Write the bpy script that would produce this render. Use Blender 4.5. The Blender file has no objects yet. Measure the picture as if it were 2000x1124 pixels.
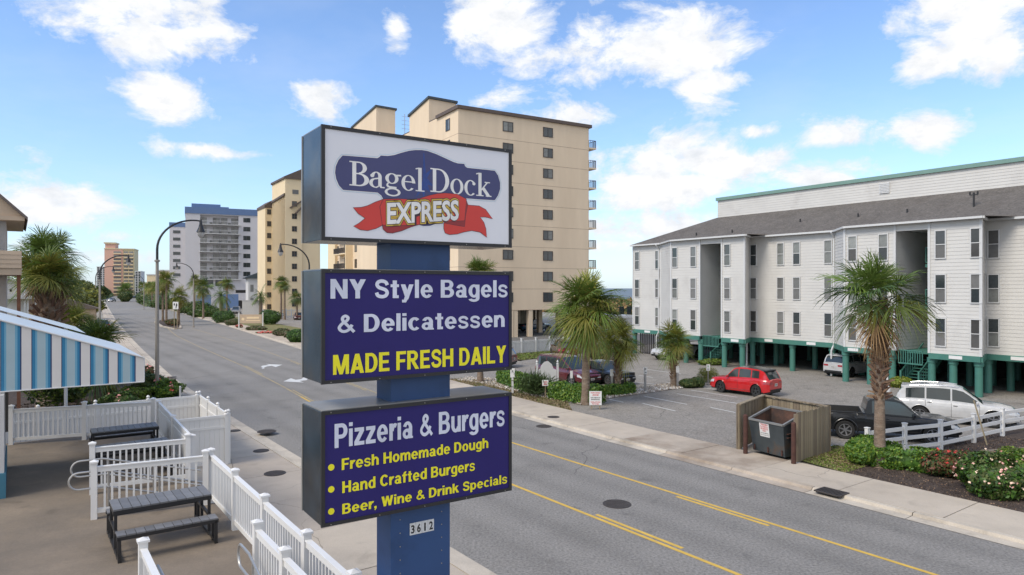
import bpy, math, random
import numpy as np
from mathutils import Vector, Matrix
from mathutils.geometry import tessellate_polygon
random.seed(11)
rng = np.random.default_rng(7)
scene = bpy.context.scene
R = math.radians
# ---------------------------------------------------------------- camera, light, sky, exposure
H, F, HY = 6.4, 1340.0, 563.0
cam_d = bpy.data.cameras.new('camera'); cam = bpy.data.objects.new('camera', cam_d)
scene.collection.objects.link(cam); scene.camera = cam
cam_d.sensor_width = 36; cam_d.lens = F / 2000 * 36
cam_d.clip_start = 0.1; cam_d.clip_end = 20000
cam_d.shift_y = 1.0 / 2000
cam.location = (0, 0, H); cam.rotation_euler = (R(90), 0, 0)

SUN_AZ, SUN_EL = -128.0, 48.0          # degrees: azimuth from +Y towards +X, elevation
sd = bpy.data.lights.new('sun', 'SUN'); sun = bpy.data.objects.new('sun', sd)
scene.collection.objects.link(sun)
sd.energy = 2.5; sd.angle = R(24); sd.color = (1.0, 0.92, 0.80)
_s = Vector((math.sin(R(SUN_AZ)) * math.cos(R(SUN_EL)), math.cos(R(SUN_AZ)) * math.cos(R(SUN_EL)), math.sin(R(SUN_EL))))
sun.rotation_euler = _s.to_track_quat('Z', 'Y').to_euler()

world = bpy.data.worlds.new('World'); scene.world = world; world.use_nodes = True
def build_world():
    nt = world.node_tree; N = nt.nodes; L = nt.links; N.clear()
    out = N.new('ShaderNodeOutputWorld'); bg = N.new('ShaderNodeBackground')
    L.new(bg.outputs[0], out.inputs[0]); bg.inputs['Strength'].default_value = 0.15
    sky = N.new('ShaderNodeTexSky'); sky.sky_type = 'NISHITA'; sky.sun_disc = False
    sky.sun_elevation = R(SUN_EL); sky.sun_rotation = R(SUN_AZ)
    sky.air_density = 1.0; sky.dust_density = 0.4; sky.ozone_density = 1.2; sky.altitude = 0
    tc = N.new('ShaderNodeTexCoord')
    def math_(op, a, b=None, c=None, clamp=False):
        n = N.new('ShaderNodeMath'); n.operation = op; n.use_clamp = clamp
        for i, x in enumerate((a, b, c)):
            if x is None: continue
            if isinstance(x, (int, float)): n.inputs[i].default_value = x
            else: L.new(x, n.inputs[i])
        return n.outputs[0]
    def vmath(op, a, b, out=0):
        n = N.new('ShaderNodeVectorMath'); n.operation = op
        for i, x in enumerate((a, b)):
            if x is None: continue
            if isinstance(x, (tuple, list)): n.inputs[i].default_value = x
            else: L.new(x, n.inputs[i])
        return n.outputs[out]
    d = tc.outputs['Generated']
    sep = N.new('ShaderNodeSeparateXYZ'); L.new(d, sep.inputs[0])
    z = sep.outputs[2]
    zz = math_('ADD', math_('MAXIMUM', z, 0.0), 0.16)
    dv = N.new('ShaderNodeVectorMath'); dv.operation = 'SCALE'; L.new(d, dv.inputs[0]); L.new(math_('DIVIDE', 1.0, zz), dv.inputs['Scale'])
    def noise(vec, sc, det, rough, dist=0.0):
        n = N.new('ShaderNodeTexNoise'); n.noise_dimensions = '3D'
        n.inputs['Scale'].default_value = sc; n.inputs['Detail'].default_value = det
        n.inputs['Roughness'].default_value = rough; n.inputs['Distortion'].default_value = dist
        L.new(vec, n.inputs['Vector']); return n.outputs[0]
    stretched = vmath('MULTIPLY', d, (1.0, 1.0, 1.7))
    n1 = noise(stretched, 10.0, 9, 0.64, 0.25)
    n2 = noise(stretched, 3.1, 3, 0.5)
    n3 = noise(dv.outputs[0], 1.3, 5, 0.6)
    # cloud banks: centre (direction), half widths in radians, weight
    clouds = [(235, 0, 120, 55, 1.05), (300, 75, 75, 40, .95), (345, 185, 65, 30, .95), (622, 190, 50, 42, .9), (775, 60, 28, 32, .9),
              (985, 50, 75, 62, 1.0), (1040, 120, 60, 40, .75), (1270, 95, 135, 62, 1.1), (1390, 165, 85, 28, .9), (1150, 150, 80, 25, .8), (1000, 185, 90, 30, .6), (1120, 225, 110, 24, .75),
              (435, 297, 95, 14, .75), (110, 400, 130, 30, .95), (30, 380, 60, 20, .6), (1300, 310, 110, 35, 1.0), (1440, 320, 90, 28, .85), (1270, 375, 130, 38, 1.0), (1250, 440, 150, 30, .8),
              (1630, 268, 48, 24, .95), (1785, 257, 62, 27, .9), (1795, 118, 52, 34, .9), (1930, 45, 75, 45, 1.0), (1965, 100, 50, 35, .85), (1600, 345, 95, 28, .85),
              (1485, 258, 26, 12, .75), (240, 465, 42, 14, .7), (60, 480, 70, 22, .5), (1190, 480, 60, 18, .6), (1290, 215, 60, 20, .3), (1880, 20, 90, 40, .8), (200, 500, 120, 18, .5)]
    acc = None
    for px, py, rx, ry, w in clouds:
        v = Vector(((px - 1000) / F, 1.0, (HY - py) / F)).normalized()
        sx, sz = F / rx * 0.8, F / ry * 0.8
        df = vmath('SUBTRACT', d, tuple(v)); ds = vmath('MULTIPLY', df, (sx, sx, sz))
        ln = vmath('DOT_PRODUCT', ds, ds, 1)
        g = math_('MULTIPLY', math_('POWER', 2.718, math_('MULTIPLY', ln, -1.0)), w)
        acc = g if acc is None else math_('MAXIMUM', acc, g)
    # unseen cumulus behind the camera, kept dense to whiten the fill light
    behind = math_('SUBTRACT', 0.0, sep.outputs[1])
    gen = math_('MULTIPLY', math_('MULTIPLY', math_('SUBTRACT', n2, 0.33), 5.0, clamp=True), math_('MULTIPLY', math_('ADD', behind, 0.25), 2.0, clamp=True))
    acc = math_('MAXIMUM', acc, gen)
    dens = math_('ADD', math_('MULTIPLY', acc, 0.92), math_('MULTIPLY', math_('SUBTRACT', n1, 0.5), 2.3))
    mask = math_('MULTIPLY', math_('SUBTRACT', dens, 0.29), 2.9, clamp=True)
    core = math_('MULTIPLY', math_('SUBTRACT', dens, 0.44), 2.0, clamp=True)
    n4 = noise(stretched, 24.0, 5, 0.6)
    wisp = math_('MULTIPLY', math_('SUBTRACT', n3, 0.50), 1.2, clamp=True)
    mask = math_('MAXIMUM', mask, math_('MULTIPLY', wisp, 0.55))
    # haze towards the horizon
    hz = math_('POWER', math_('SUBTRACT', 1.0, math_('MAXIMUM', z, 0.0), clamp=True), 7.0)
    up = math_('GREATER_THAN', z, -0.02)
    def mix(f, a, b, bt='MIX'):
        n = N.new('ShaderNodeMix'); n.data_type = 'RGBA'; n.blend_type = bt
        for s, x in ((n.inputs['Factor'], f), (n.inputs['A'], a), (n.inputs['B'], b)):
            if isinstance(x, (int, float)): s.default_value = x
            elif isinstance(x, tuple): s.default_value = x + (1,)
            else: L.new(x, s)
        return n.outputs['Result']
    skyc = mix(1.0, sky.outputs[0], SKY_TINT, 'MULTIPLY')
    skyc = mix(math_('MULTIPLY', hz, 0.50), skyc, SKY_HAZE)
    cl = mix(core, CLOUD_EDGE, CLOUD_CORE)
    cl = mix(math_('MULTIPLY', math_('SUBTRACT', n4, 0.46), 3.6, clamp=True), cl, CLOUD_GREY)
    fin = mix(math_('MULTIPLY', mask, up), skyc, cl)
    L.new(fin, bg.inputs['Color'])
SKY_TINT = (1.0, 1.13, 1.32)
SKY_HAZE = (2.9, 3.95, 5.4)
CLOUD_EDGE = (5.1, 5.4, 5.9); CLOUD_CORE = (6.3, 6.2, 6.1); CLOUD_GREY = (4.7, 4.9, 5.2)
build_world()
vs = scene.view_settings
vs.view_transform = 'Standard'; vs.look = 'None'; vs.gamma = 1; vs.exposure = 0.22; vs.use_curve_mapping = False
scene.cycles.max_bounces = 6; scene.cycles.diffuse_bounces = 3; scene.cycles.glossy_bounces = 3
scene.cycles.transparent_max_bounces = 8; scene.cycles.transmission_bounces = 3
scene.cycles.use_denoising = True
scene.render.use_persistent_data = False

# ---------------------------------------------------------------- coordinates
A = math.atan(970 / F)                                     # heading of the street left of the view
def W(u, v, z=0.0):                                        # street frame: u along it, v across it
    return Vector((-u * math.sin(A) + v * math.cos(A), u * math.cos(A) + v * math.sin(A), z))
def G(px, py, z=0.0):                                      # ground point seen at a place of the photograph
    Y = (H - z) * F / (py - HY); return Vector(((px - 1000) / F * Y, Y, z))
def UV(p): return (-p.x * math.sin(A) + p.y * math.cos(A), p.x * math.cos(A) + p.y * math.sin(A))
def zat(py, Y): return H - (py - HY) / F * Y
def on_line(px, P, D):                                     # parameter t where P + t D is seen in column px
    k = (px - 1000) / F
    return (k * P[1] - P[0]) / (D[0] - k * D[1])

# ---------------------------------------------------------------- mesh builder
class MB:
    def __init__(s): s.v = []; s.f = []; s.m = []; s.cur = 0
    def add(s, vs_, fs, m=None):
        b = len(s.v); s.v.extend([tuple(p) for p in vs_])
        for f in fs: s.f.append(tuple(i + b for i in f)); s.m.append(s.cur if m is None else m)
        return s
    def quad(s, a, b, c, d, m=None): return s.add([a, b, c, d], [(0, 1, 2, 3)], m)
    def obox(s, c, ax, ay, az, m=None):                    # centre and three half-axis vectors
        c, ax, ay, az = map(Vector, (c, ax, ay, az)); P = []
        for i in (-1, 1):
            for j in (-1, 1):
                for k in (-1, 1): P.append(c + ax * i + ay * j + az * k)
        fs = [(0, 1, 3, 2), (4, 6, 7, 5), (0, 4, 5, 1), (2, 3, 7, 6), (0, 2, 6, 4), (1, 5, 7, 3)]
        if ax.cross(ay).dot(az) < 0: fs = [f[::-1] for f in fs]
        return s.add(P, fs, m)
    def box(s, x0, x1, y0, y1, z0, z1, m=None):
        return s.obox(((x0 + x1) / 2, (y0 + y1) / 2, (z0 + z1) / 2), ((x1 - x0) / 2, 0, 0), (0, (y1 - y0) / 2, 0), (0, 0, (z1 - z0) / 2), m)
    def beam(s, p, q, w, h, up=(0, 0, 1), m=None):         # rectangular bar from p to q, w across, h upwards
        p, q = Vector(p), Vector(q); d = q - p; up = Vector(up)
        if abs(d.normalized().dot(up)) > .99: up = Vector((1, 0, 0))
        side = d.cross(up).normalized(); u2 = side.cross(d).normalized()
        return s.obox((p + q) / 2, d / 2, side * w / 2, u2 * h / 2, m)
    def tube(s, pts, r, n=8, cap=True, m=None):
        pts = [Vector(p) for p in pts]; rs = r if isinstance(r, (list, tuple)) else [r] * len(pts)
        b = []; prev = None
        for i, p in enumerate(pts):
            t = (pts[min(i + 1, len(pts) - 1)] - pts[max(i - 1, 0)])
            t = t.normalized() if t.length > 1e-9 else Vector((0, 0, 1))
            if prev is None:
                a = Vector((0, 0, 1)) if abs(t.z) < .9 else Vector((1, 0, 0)); x = t.cross(a).normalized()
            else: x = (prev - t * prev.dot(t)).normalized()
            prev = x; y = t.cross(x)
            b.append([p + (x * math.cos(2 * math.pi * k / n) + y * math.sin(2 * math.pi * k / n)) * rs[i] for k in range(n)])
        V = [q for ring in b for q in ring]; fs = []
        for i in range(len(pts) - 1):
            for k in range(n):
                k2 = (k + 1) % n; fs.append((i * n + k, i * n + k2, (i + 1) * n + k2, (i + 1) * n + k))
        if cap: fs.append(tuple(range(n))[::-1]); fs.append(tuple((len(pts) - 1) * n + k for k in range(n)))
        return s.add(V, fs, m)
    def lathe(s, prof, n=16, c=(0, 0, 0), m=None):         # profile of (radius, z)
        V = []; fs = []; c = Vector(c)
        for r, z in prof:
            for k in range(n): V.append(c + Vector((r * math.cos(2 * math.pi * k / n), r * math.sin(2 * math.pi * k / n), z)))
        for i in range(len(prof) - 1):
            for k in range(n):
                k2 = (k + 1) % n; fs.append((i * n + k, i * n + k2, (i + 1) * n + k2, (i + 1) * n + k))
        fs.append(tuple(range(n))[::-1]); fs.append(tuple((len(prof) - 1) * n + k for k in range(n)))
        return s.add(V, fs, m)
    def disc(s, c, r, n=24, nz=(0, 0, 1), m=None):
        c = Vector(c); nz = Vector(nz).normalized(); x = nz.orthogonal().normalized(); y = nz.cross(x)
        return s.add([c + (x * math.cos(2 * math.pi * k / n) + y * math.sin(2 * math.pi * k / n)) * r for k in range(n)], [tuple(range(n))], m)
    def poly(s, pts, fn, m=None):                          # flat concave polygon of 2D points placed by fn
        tri = tessellate_polygon([[Vector((p[0], p[1], 0)) for p in pts]])
        V = [fn(p[0], p[1]) for p in pts]; fs = []
        for t in tri:
            a, b, c = [pts[i] for i in t]
            ar = (b[0] - a[0]) * (c[1] - a[1]) - (b[1] - a[1]) * (c[0] - a[0])
            fs.append(tuple(t) if ar > 0 else tuple(t)[::-1])
        return s.add(V, fs, m)
    def extrude(s, pts, fn0, fn1, m=None):                 # closed prism between two placements of one outline
        s.poly(pts, fn0, m); 
        k = len(s.f); s.poly(pts, fn1, m)
        s.f[k:] = [f[::-1] for f in s.f[k:]]
        n = len(pts)
        for i in range(n):
            a, b = pts[i], pts[(i + 1) % n]
            s.quad(fn0(*a), fn0(*b), fn1(*b), fn1(*a), m)
        return s
    def mesh(s, name, mats, smooth=False):
        me = bpy.data.meshes.new(name); me.from_pydata(s.v, [], s.f)
        mats = mats if isinstance(mats, (list, tuple)) else [mats]
        for m in mats: me.materials.append(m)
        if len(mats) > 1: me.polygons.foreach_set('material_index', s.m)
        if smooth:
            me.polygons.foreach_set('use_smooth', [True] * len(me.polygons))
            try: me.set_sharp_from_angle(angle=R(38))
            except Exception: pass
        me.update(); return me
    def build(s, name, mats, parent=None, smooth=False, loc=None, rz=0.0, bevel=0, **kw):
        o = link(name, s.mesh(name, mats, smooth), parent, loc, rz)
        if bevel:
            b = o.modifiers.new('bevel', 'BEVEL'); b.width = bevel; b.segments = 2; b.limit_method = 'ANGLE'; b.angle_limit = R(50)
        for k, v in kw.items(): o[k] = v
        return o
KIDS = {}
def link(name, data, parent=None, loc=None, rz=0.0):
    o = bpy.data.objects.new(name, data); scene.collection.objects.link(o)
    if parent is not None: o.parent = parent; KIDS.setdefault(parent.name, []).append(o)
    if loc is not None: o.location = loc
    o.rotation_euler = (0, 0, rz); return o
def thing(name, label, cat, loc=(0, 0, 0), rz=0.0, group=None):
    o = link(name, None, None, loc, rz); o.empty_display_size = .3
    o['label'] = label; o['category'] = cat
    if group: o['group'] = group
    return o
def copy_tree(o, label=None, loc=None, rz=None, parent=None, scale=None):
    c = o.copy(); scene.collection.objects.link(c); c.parent = parent
    if label: c['label'] = label
    if loc is not None: c.location = loc
    if rz is not None: c.rotation_euler = (0, 0, rz)
    if scale is not None: c.scale = (scale,) * 3 if isinstance(scale, (int, float)) else scale
    if parent is not None: KIDS.setdefault(parent.name, []).append(c)
    for ch in list(KIDS.get(o.name, ())): copy_tree(ch, None, None, None, c)
    return c
def structure(name, mb, mats, smooth=False, parent=None):
    o = mb.build(name, mats, parent, smooth); o['kind'] = 'structure'; return o

# ---------------------------------------------------------------- materials
MATS = {}
def mat(name, col, rough=.6, metal=0.0, var=.12, scale=2.0, bump=0.0, bscale=30.0, blotch=None, bl_scale=.6, bl_lo=.5, bl_hi=.7,
        spec=.5, coat=0.0, rand=0.0, trans=0.0, grain=None, fine=0.0, fscale=80., emit=None):
    """procedural surface: base colour with soft variation, optional blotches of a second colour, fine speckle and bump"""
    if name in MATS: return MATS[name]
    m = bpy.data.materials.new(name); m.use_nodes = True; nt = m.node_tree; N = nt.nodes; L = nt.links
    b = N['Principled BSDF']; b.inputs['Roughness'].default_value = rough; b.inputs['Metallic'].default_value = metal
    b.inputs['Specular IOR Level'].default_value = spec; b.inputs['Coat Weight'].default_value = coat; b.inputs['Coat Roughness'].default_value = .08
    tc = N.new('ShaderNodeTexCoord'); vec = tc.outputs['Object']
    if grain:
        mp = N.new('ShaderNodeMapping'); mp.inputs['Scale'].default_value = grain; L.new(vec, mp.inputs['Vector']); vec = mp.outputs[0]
    def noise(sc, det=4, ro=.6, v=None):
        n = N.new('ShaderNodeTexNoise'); n.inputs['Scale'].default_value = sc; n.inputs['Detail'].default_value = det; n.inputs['Roughness'].default_value = ro
        L.new(v or vec, n.inputs['Vector']); return n.outputs[0]
    def mix(f, a, c, bt='MIX'):
        n = N.new('ShaderNodeMix'); n.data_type = 'RGBA'; n.blend_type = bt
        for s_, x in ((n.inputs['Factor'], f), (n.inputs['A'], a), (n.inputs['B'], c)):
            if isinstance(x, (int, float)): s_.default_value = x
            elif isinstance(x, tuple): s_.default_value = tuple(x) + (1,) if len(x) == 3 else x
            else: L.new(x, s_)
        return n.outputs['Result']
    def ramp(f, lo, hi, a, c):
        r = N.new('ShaderNodeMapRange'); r.inputs['From Min'].default_value = lo; r.inputs['From Max'].default_value = hi
        r.inputs['To Min'].default_value = a; r.inputs['To Max'].default_value = c; L.new(f, r.inputs['Value']); return r.outputs[0]
    c = mix(ramp(noise(scale), .3, .7, 0, 1), tuple(x * (1 - var) for x in col), tuple(min(1, x * (1 + var)) for x in col))
    if blotch: c = mix(ramp(noise(bl_scale, 6, .65), bl_lo, bl_hi, 0, 1), c, tuple(blotch))
    if fine: 
        g = ramp(noise(fscale, 3, .7), .25, .75, 1 - fine, 1 + fine); cm = N.new('ShaderNodeCombineColor')
        for i in range(3): L.new(g, cm.inputs[i])
        c = mix(1.0, c, cm.outputs[0], 'MULTIPLY')
    if rand:
        oi = N.new('ShaderNodeObjectInfo'); hs = N.new('ShaderNodeHueSaturation')
        L.new(ramp(oi.outputs['Random'], 0, 1, 1 - rand, 1 + rand), hs.inputs['Value'])
        L.new(ramp(oi.outputs['Random'], 0, 1, .5 - rand * .04, .5 + rand * .04), hs.inputs['Hue']); L.new(c, hs.inputs['Color']); c = hs.outputs[0]
    L.new(c, b.inputs['Base Color'])
    if bump:
        bp = N.new('ShaderNodeBump'); bp.inputs['Strength'].default_value = min(1, bump); bp.inputs['Distance'].default_value = .02
        L.new(noise(bscale, 5, .65), bp.inputs['Height']); L.new(bp.outputs[0], b.inputs['Normal'])
    if trans:
        tr = N.new('ShaderNodeBsdfTranslucent'); L.new(c, tr.inputs['Color']); ms = N.new('ShaderNodeMixShader'); ms.inputs[0].default_value = trans
        L.new(b.outputs[0], ms.inputs[1]); L.new(tr.outputs[0], ms.inputs[2]); L.new(ms.outputs[0], N['Material Output'].inputs[0])
    m.diffuse_color = tuple(col) + (1,)
    MATS[name] = m; return m

mat('asphalt', (.238, .224, .205), .88, var=.07, scale=.35, bump=.6, bscale=60, blotch=(.198, .186, .168), bl_scale=.16, bl_lo=.5, bl_hi=.72, fine=.5, fscale=15, grain=(1, 1, 1))
mat('lot_asphalt', (.25, .23, .205), .9, var=.10, scale=.5, bump=.6, bscale=60, blotch=(.195, .172, .146), bl_scale=.22, bl_lo=.52, bl_hi=.7, fine=.5, fscale=13)
mat('dark_asphalt', (.13, .125, .12), .9, var=.1, scale=.6, fine=.2)
mat('concrete', (.46, .395, .32), .85, var=.10, scale=.7, bump=.4, bscale=50, blotch=(.31, .26, .21), bl_scale=.35, bl_lo=.52, bl_hi=.72, fine=.10, fscale=30, rand=.09)
mat('concrete_kerb', (.50, .44, .36), .85, var=.12, scale=1.2, bump=.4, bscale=40, blotch=(.28, .24, .19), bl_scale=.5, bl_lo=.5, bl_hi=.7, fine=.12, fscale=25, rand=.06)
mat('patio_concrete', (.215, .172, .128), .8, var=.16, scale=.55, bump=.3, bscale=40, blotch=(.155, .128, .10), bl_scale=.5, bl_lo=.42, bl_hi=.66, fine=.10, fscale=22)
ASPH = ('asphalt', 'lot_asphalt')
mat('mulch', (.060, .042, .033), .95, var=.4, scale=6, bump=1, bscale=22, fine=.5, fscale=18, blotch=(.10, .075, .06), bl_scale=3, bl_lo=.55, bl_hi=.7)
mat('grass', (.13, .145, .045), .95, var=.25, scale=1.5, bump=1, bscale=30, blotch=(.24, .19, .09), bl_scale=.8, bl_lo=.45, bl_hi=.62, fine=.4, fscale=18)
mat('dry_grass', (.24, .18, .105), .95, var=.25, scale=1.5, bump=1, bscale=30, blotch=(.15, .14, .06), bl_scale=1.2, bl_lo=.5, bl_hi=.65, fine=.4, fscale=18)
mat('pale_ground', (.30, .275, .235), .95, var=.15, scale=.2, fine=.1, fscale=6)
mat('gravel', (.50, .43, .37), .9, var=.3, scale=9, bump=1, bscale=18, fine=.5, fscale=14)
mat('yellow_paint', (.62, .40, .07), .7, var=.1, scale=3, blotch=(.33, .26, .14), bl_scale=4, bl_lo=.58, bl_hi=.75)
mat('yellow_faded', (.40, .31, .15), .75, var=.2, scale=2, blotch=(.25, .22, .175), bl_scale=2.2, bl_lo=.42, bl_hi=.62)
mat('concrete_stained', (.42, .355, .285), .85, var=.16, scale=.9, bump=.4, bscale=50, blotch=(.21, .155, .11), bl_scale=.5, bl_lo=.46, bl_hi=.74, fine=.12, fscale=30)
mat('glass_curtain', (.20, .21, .20), .12, var=.3, scale=2, spec=.7, rand=.4)
mat('white_road_paint', (.62, .62, .60), .7, var=.1, scale=3, blotch=(.32, .31, .30), bl_scale=3, bl_lo=.58, bl_hi=.75)
mat('white_vinyl', (.76, .75, .73), .38, var=.03, scale=1.5, blotch=(.63, .62, .60), bl_scale=1.2, bl_lo=.58, bl_hi=.8)
mat('siding', (.59, .575, .545), .55, var=.04, scale=.8, blotch=(.48, .46, .435), bl_scale=.5, bl_lo=.55, bl_hi=.8)
mat('white_trim', (.60, .60, .595), .5, var=.03)
mat('beige_stucco', (.76, .61, .44), .85, var=.06, scale=.6, grain=(1, 1, .18), bump=.2, bscale=8, blotch=(.70, .555, .395), bl_scale=.2, bl_lo=.45, bl_hi=.7)
mat('beige_joint', (.40, .30, .215), .9)
mat('yellow_stucco', (.77, .625, .41), .85, var=.04, scale=.2, blotch=(.72, .575, .37), bl_scale=.1)
mat('cream_stucco', (.78, .62, .40), .85, var=.04)
mat('grey_stucco', (.56, .545, .565), .85, var=.04, scale=.2)
mat('light_grey_stucco', (.58, .57, .56), .85, var=.04, scale=.2)
mat('blue_fascia', (.105, .175, .33), .6, var=.05)
mat('pink_stucco', (.66, .40, .31), .85, var=.04)
mat('tan_stucco', (.62, .53, .33), .85, var=.04)
mat('brown_fascia', (.115, .085, .07), .7, var=.1)
mat('dark_roof', (.055, .07, .08), .6, var=.1)
mat('shingles', (.120, .108, .098), .95, var=.14, scale=1.4, fine=.4, fscale=7, bump=.6, bscale=9, blotch=(.10, .088, .078), bl_scale=.6)
mat('teal_paint', (.062, .195, .155), .5, var=.12, scale=1.2, blotch=(.04, .16, .14), bl_scale=1.5, bl_lo=.5, bl_hi=.75)
mat('sage_trim', (.17, .29, .25), .6, var=.06)
mat('glass_dark', (.035, .045, .05), .06, var=.3, scale=1.5, spec=.8, rand=.3)
mat('glass_blind', (.13, .13, .128), .10, var=.15, scale=2.2, spec=.7, rand=.6, coat=.5)
mat('glass_car', (.03, .04, .042), .04, spec=.9)
mat('screen', (.17, .17, .165), .5, var=.1, rand=.2)
mat('frame_bronze', (.06, .05, .045), .5)
mat('painted_shade', (.03, .028, .026), .9)  # near-black colour standing in for the shade inside openings and recesses
mat('black_metal', (.022, .022, .024), .45, spec=.5)
mat('galvanised', (.42, .42, .42), .35, metal=.8, var=.1)
mat('steel_rail', (.50, .49, .47), .35, metal=.7, var=.08)
mat('lamp_pole_grey', (.30, .275, .245), .75, var=.12, scale=1.2, fine=.15, fscale=40)
mat('lamp_black', (.02, .02, .022), .4)
mat('frosted_glass', (.62, .60, .58), .25, var=.05, trans=.3)
mat('rubber', (.018, .018, .018), .8)
mat('alloy', (.50, .50, .52), .3, metal=.9)
mat('alloy_dark', (.13, .135, .14), .35, metal=.8)
mat('cast_iron', (.075, .065, .06), .7, metal=.3, var=.2, scale=5, bump=.4, bscale=60)
mat('timber_grey', (.29, .235, .16), .9, var=.22, scale=3.2, grain=(2, 2, .35), bump=.7, bscale=14, blotch=(.12, .095, .062), bl_scale=1.8, bl_lo=.5, bl_hi=.72, fine=.2, fscale=22, rand=.22)
mat('timber_brown', (.20, .085, .045), .8, var=.2, scale=4)
mat('rust', (.075, .032, .024), .85, var=.3, scale=4, bump=.4, bscale=30, blotch=(.06, .03, .025), bl_scale=3)
mat('skip_paint', (.060, .072, .078), .6, metal=.2, var=.2, scale=1.5, blotch=(.115, .075, .05), bl_scale=1.6, bl_lo=.55, bl_hi=.72, bump=.2, bscale=20)
mat('skip_inside', (.12, .06, .04), .85, var=.4, scale=2.5, blotch=(.035, .03, .03), bl_scale=1.4, bl_lo=.4, bl_hi=.6)
mat('table_grey', (.155, .155, .16), .55, var=.12, scale=5, rand=.14)
mat('awning_white', (.68, .65, .62), .8, var=.03)
mat('awning_top', (.56, .63, .67), .7, var=.05, scale=1.5, grain=(1, .25, 1))
mat('awning_blue', (.035, .20, .36), .8, var=.04)
mat('awning_mid', (.15, .36, .50), .8, var=.04)
mat('awning_pale', (.36, .47, .51), .8, var=.04)
mat('awning_navy', (.035, .06, .14), .8)
mat('sign_blue', (.024, .070, .19), .5, var=.10, scale=.8, blotch=(.018, .052, .14), bl_scale=1.3, bl_lo=.5, bl_hi=.7)
mat('sign_navy', (.024, .017, .135), .45, var=.05, spec=.3)
mat('sign_white', (.74, .75, .80), .25, var=.02, coat=.3)
mat('sign_halo', (.50, .62, .74), .3)
mat('sign_text', (.66, .69, .80), .4)
mat('sign_yellow', (.88, .80, .02), .4, var=.05)
mat('logo_navy', (.050, .055, .165), .35, var=.05)
mat('logo_blue', (.02, .06, .26), .35, var=.2, scale=20)
mat('logo_red', (.62, .045, .035), .35, var=.05)
mat('logo_dark_red', (.30, .025, .03), .35)
mat('logo_outline', (.045, .02, .035), .4)
mat('logo_gold', (.60, .42, .06), .4)
mat('logo_white', (.80, .79, .77), .4)
mat('cabinet_metal', (.028, .042, .058), .22, metal=.4, var=.5, scale=2.0, blotch=(.10, .088, .072), bl_scale=1.1, bl_lo=.5, bl_hi=.75)
mat('cabinet_top', (.30, .29, .27), .4, metal=.3, var=.15)
mat('red_paint', (.52, .012, .016), .25, coat=1.0)
mat('black_paint', (.010, .011, .013), .3, coat=.5, spec=.35)
mat('navy_paint', (.02, .03, .06), .22, coat=1.0)
mat('white_paint', (.52, .52, .52), .25, coat=1.0)
mat('maroon_paint', (.11, .018, .022), .25, coat=1.0)
mat('silver_paint', (.40, .41, .43), .25, metal=.4, coat=1.0)
mat('blue_paint', (.03, .09, .16), .25, coat=1.0)
mat('plastic_black', (.02, .02, .02), .6)
mat('chrome', (.6, .6, .6), .15, metal=1)
mat('headlight', (.55, .57, .6), .1, coat=1)
mat('tail_lamp', (.35, .02, .03), .15, coat=1)
mat('plate', (.6, .58, .5), .5)
mat('plate_print', (.08, .09, .2), .5)
mat('sign_panel_white', (.72, .72, .71), .5, var=.04)
mat('sign_red', (.60, .06, .06), .5, var=.1)
mat('sign_green_text', (.05, .2, .12), .5)
mat('bark_palm', (.205, .15, .11), .95, var=.3, scale=5, grain=(1, 1, 2.5), bump=1, bscale=18, blotch=(.30, .25, .20), bl_scale=3, bl_lo=.5, bl_hi=.68, fine=.3, fscale=14)
mat('boot', (.21, .13, .085), .95, var=.35, scale=6, bump=.6, bscale=20, rand=.35)
mat('bark', (.13, .10, .075), .95, var=.3, scale=5, bump=.8, bscale=16)
mat('frond_green', (.13, .19, .035), .5, var=.25, scale=2.2, trans=.3, rand=.30, spec=.4)
mat('frond_olive', (.25, .25, .045), .55, var=.25, scale=2.2, trans=.3, rand=.28)
mat('frond_dark', (.075, .125, .04), .5, var=.25, scale=2.2, trans=.25, rand=.28)
mat('frond_dead', (.30, .185, .085), .8, var=.25, scale=3, trans=.2, rand=.25)
mat('leaf_hedge', (.075, .17, .022), .5, var=.35, scale=6, trans=.25)
mat('leaf_lime', (.18, .27, .03), .5, var=.3, scale=5, trans=.25)
mat('leaf_dark', (.035, .078, .020), .55, var=.35, scale=5, trans=.2)
mat('leaf_olive', (.10, .125, .035), .6, var=.35, scale=3, trans=.2)
mat('leaf_red', (.17, .065, .035), .6, var=.3, scale=5, trans=.2)
mat('petal_pink', (.85, .38, .34), .6, var=.25, scale=8)
mat('petal_cream', (.85, .66, .50), .6, var=.15, scale=8)
mat('petal_red', (.65, .06, .05), .6, var=.2, scale=8)
mat('twig', (.20, .155, .11), .9, var=.2)
mat('water', (.09, .12, .14), .45, var=.1, scale=.02)
mat('orange_mesh', (.75, .11, .03), .7)
mat('tan_siding', (.50, .38, .27), .7, var=.06)
mat('lattice', (.42, .37, .32), .8, var=.1)
mat('brown_roof', (.15, .12, .105), .9, var=.1)
mat('blue_wall', (.05, .17, .24), .7, var=.1)
mat('white_wall', (.55, .54, .53), .7, var=.05)
mat('cushion', (.19, .15, .15), .9)
mat('stone_white', (.72, .70, .66), .7, var=.08)
X_ = MATS
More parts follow.
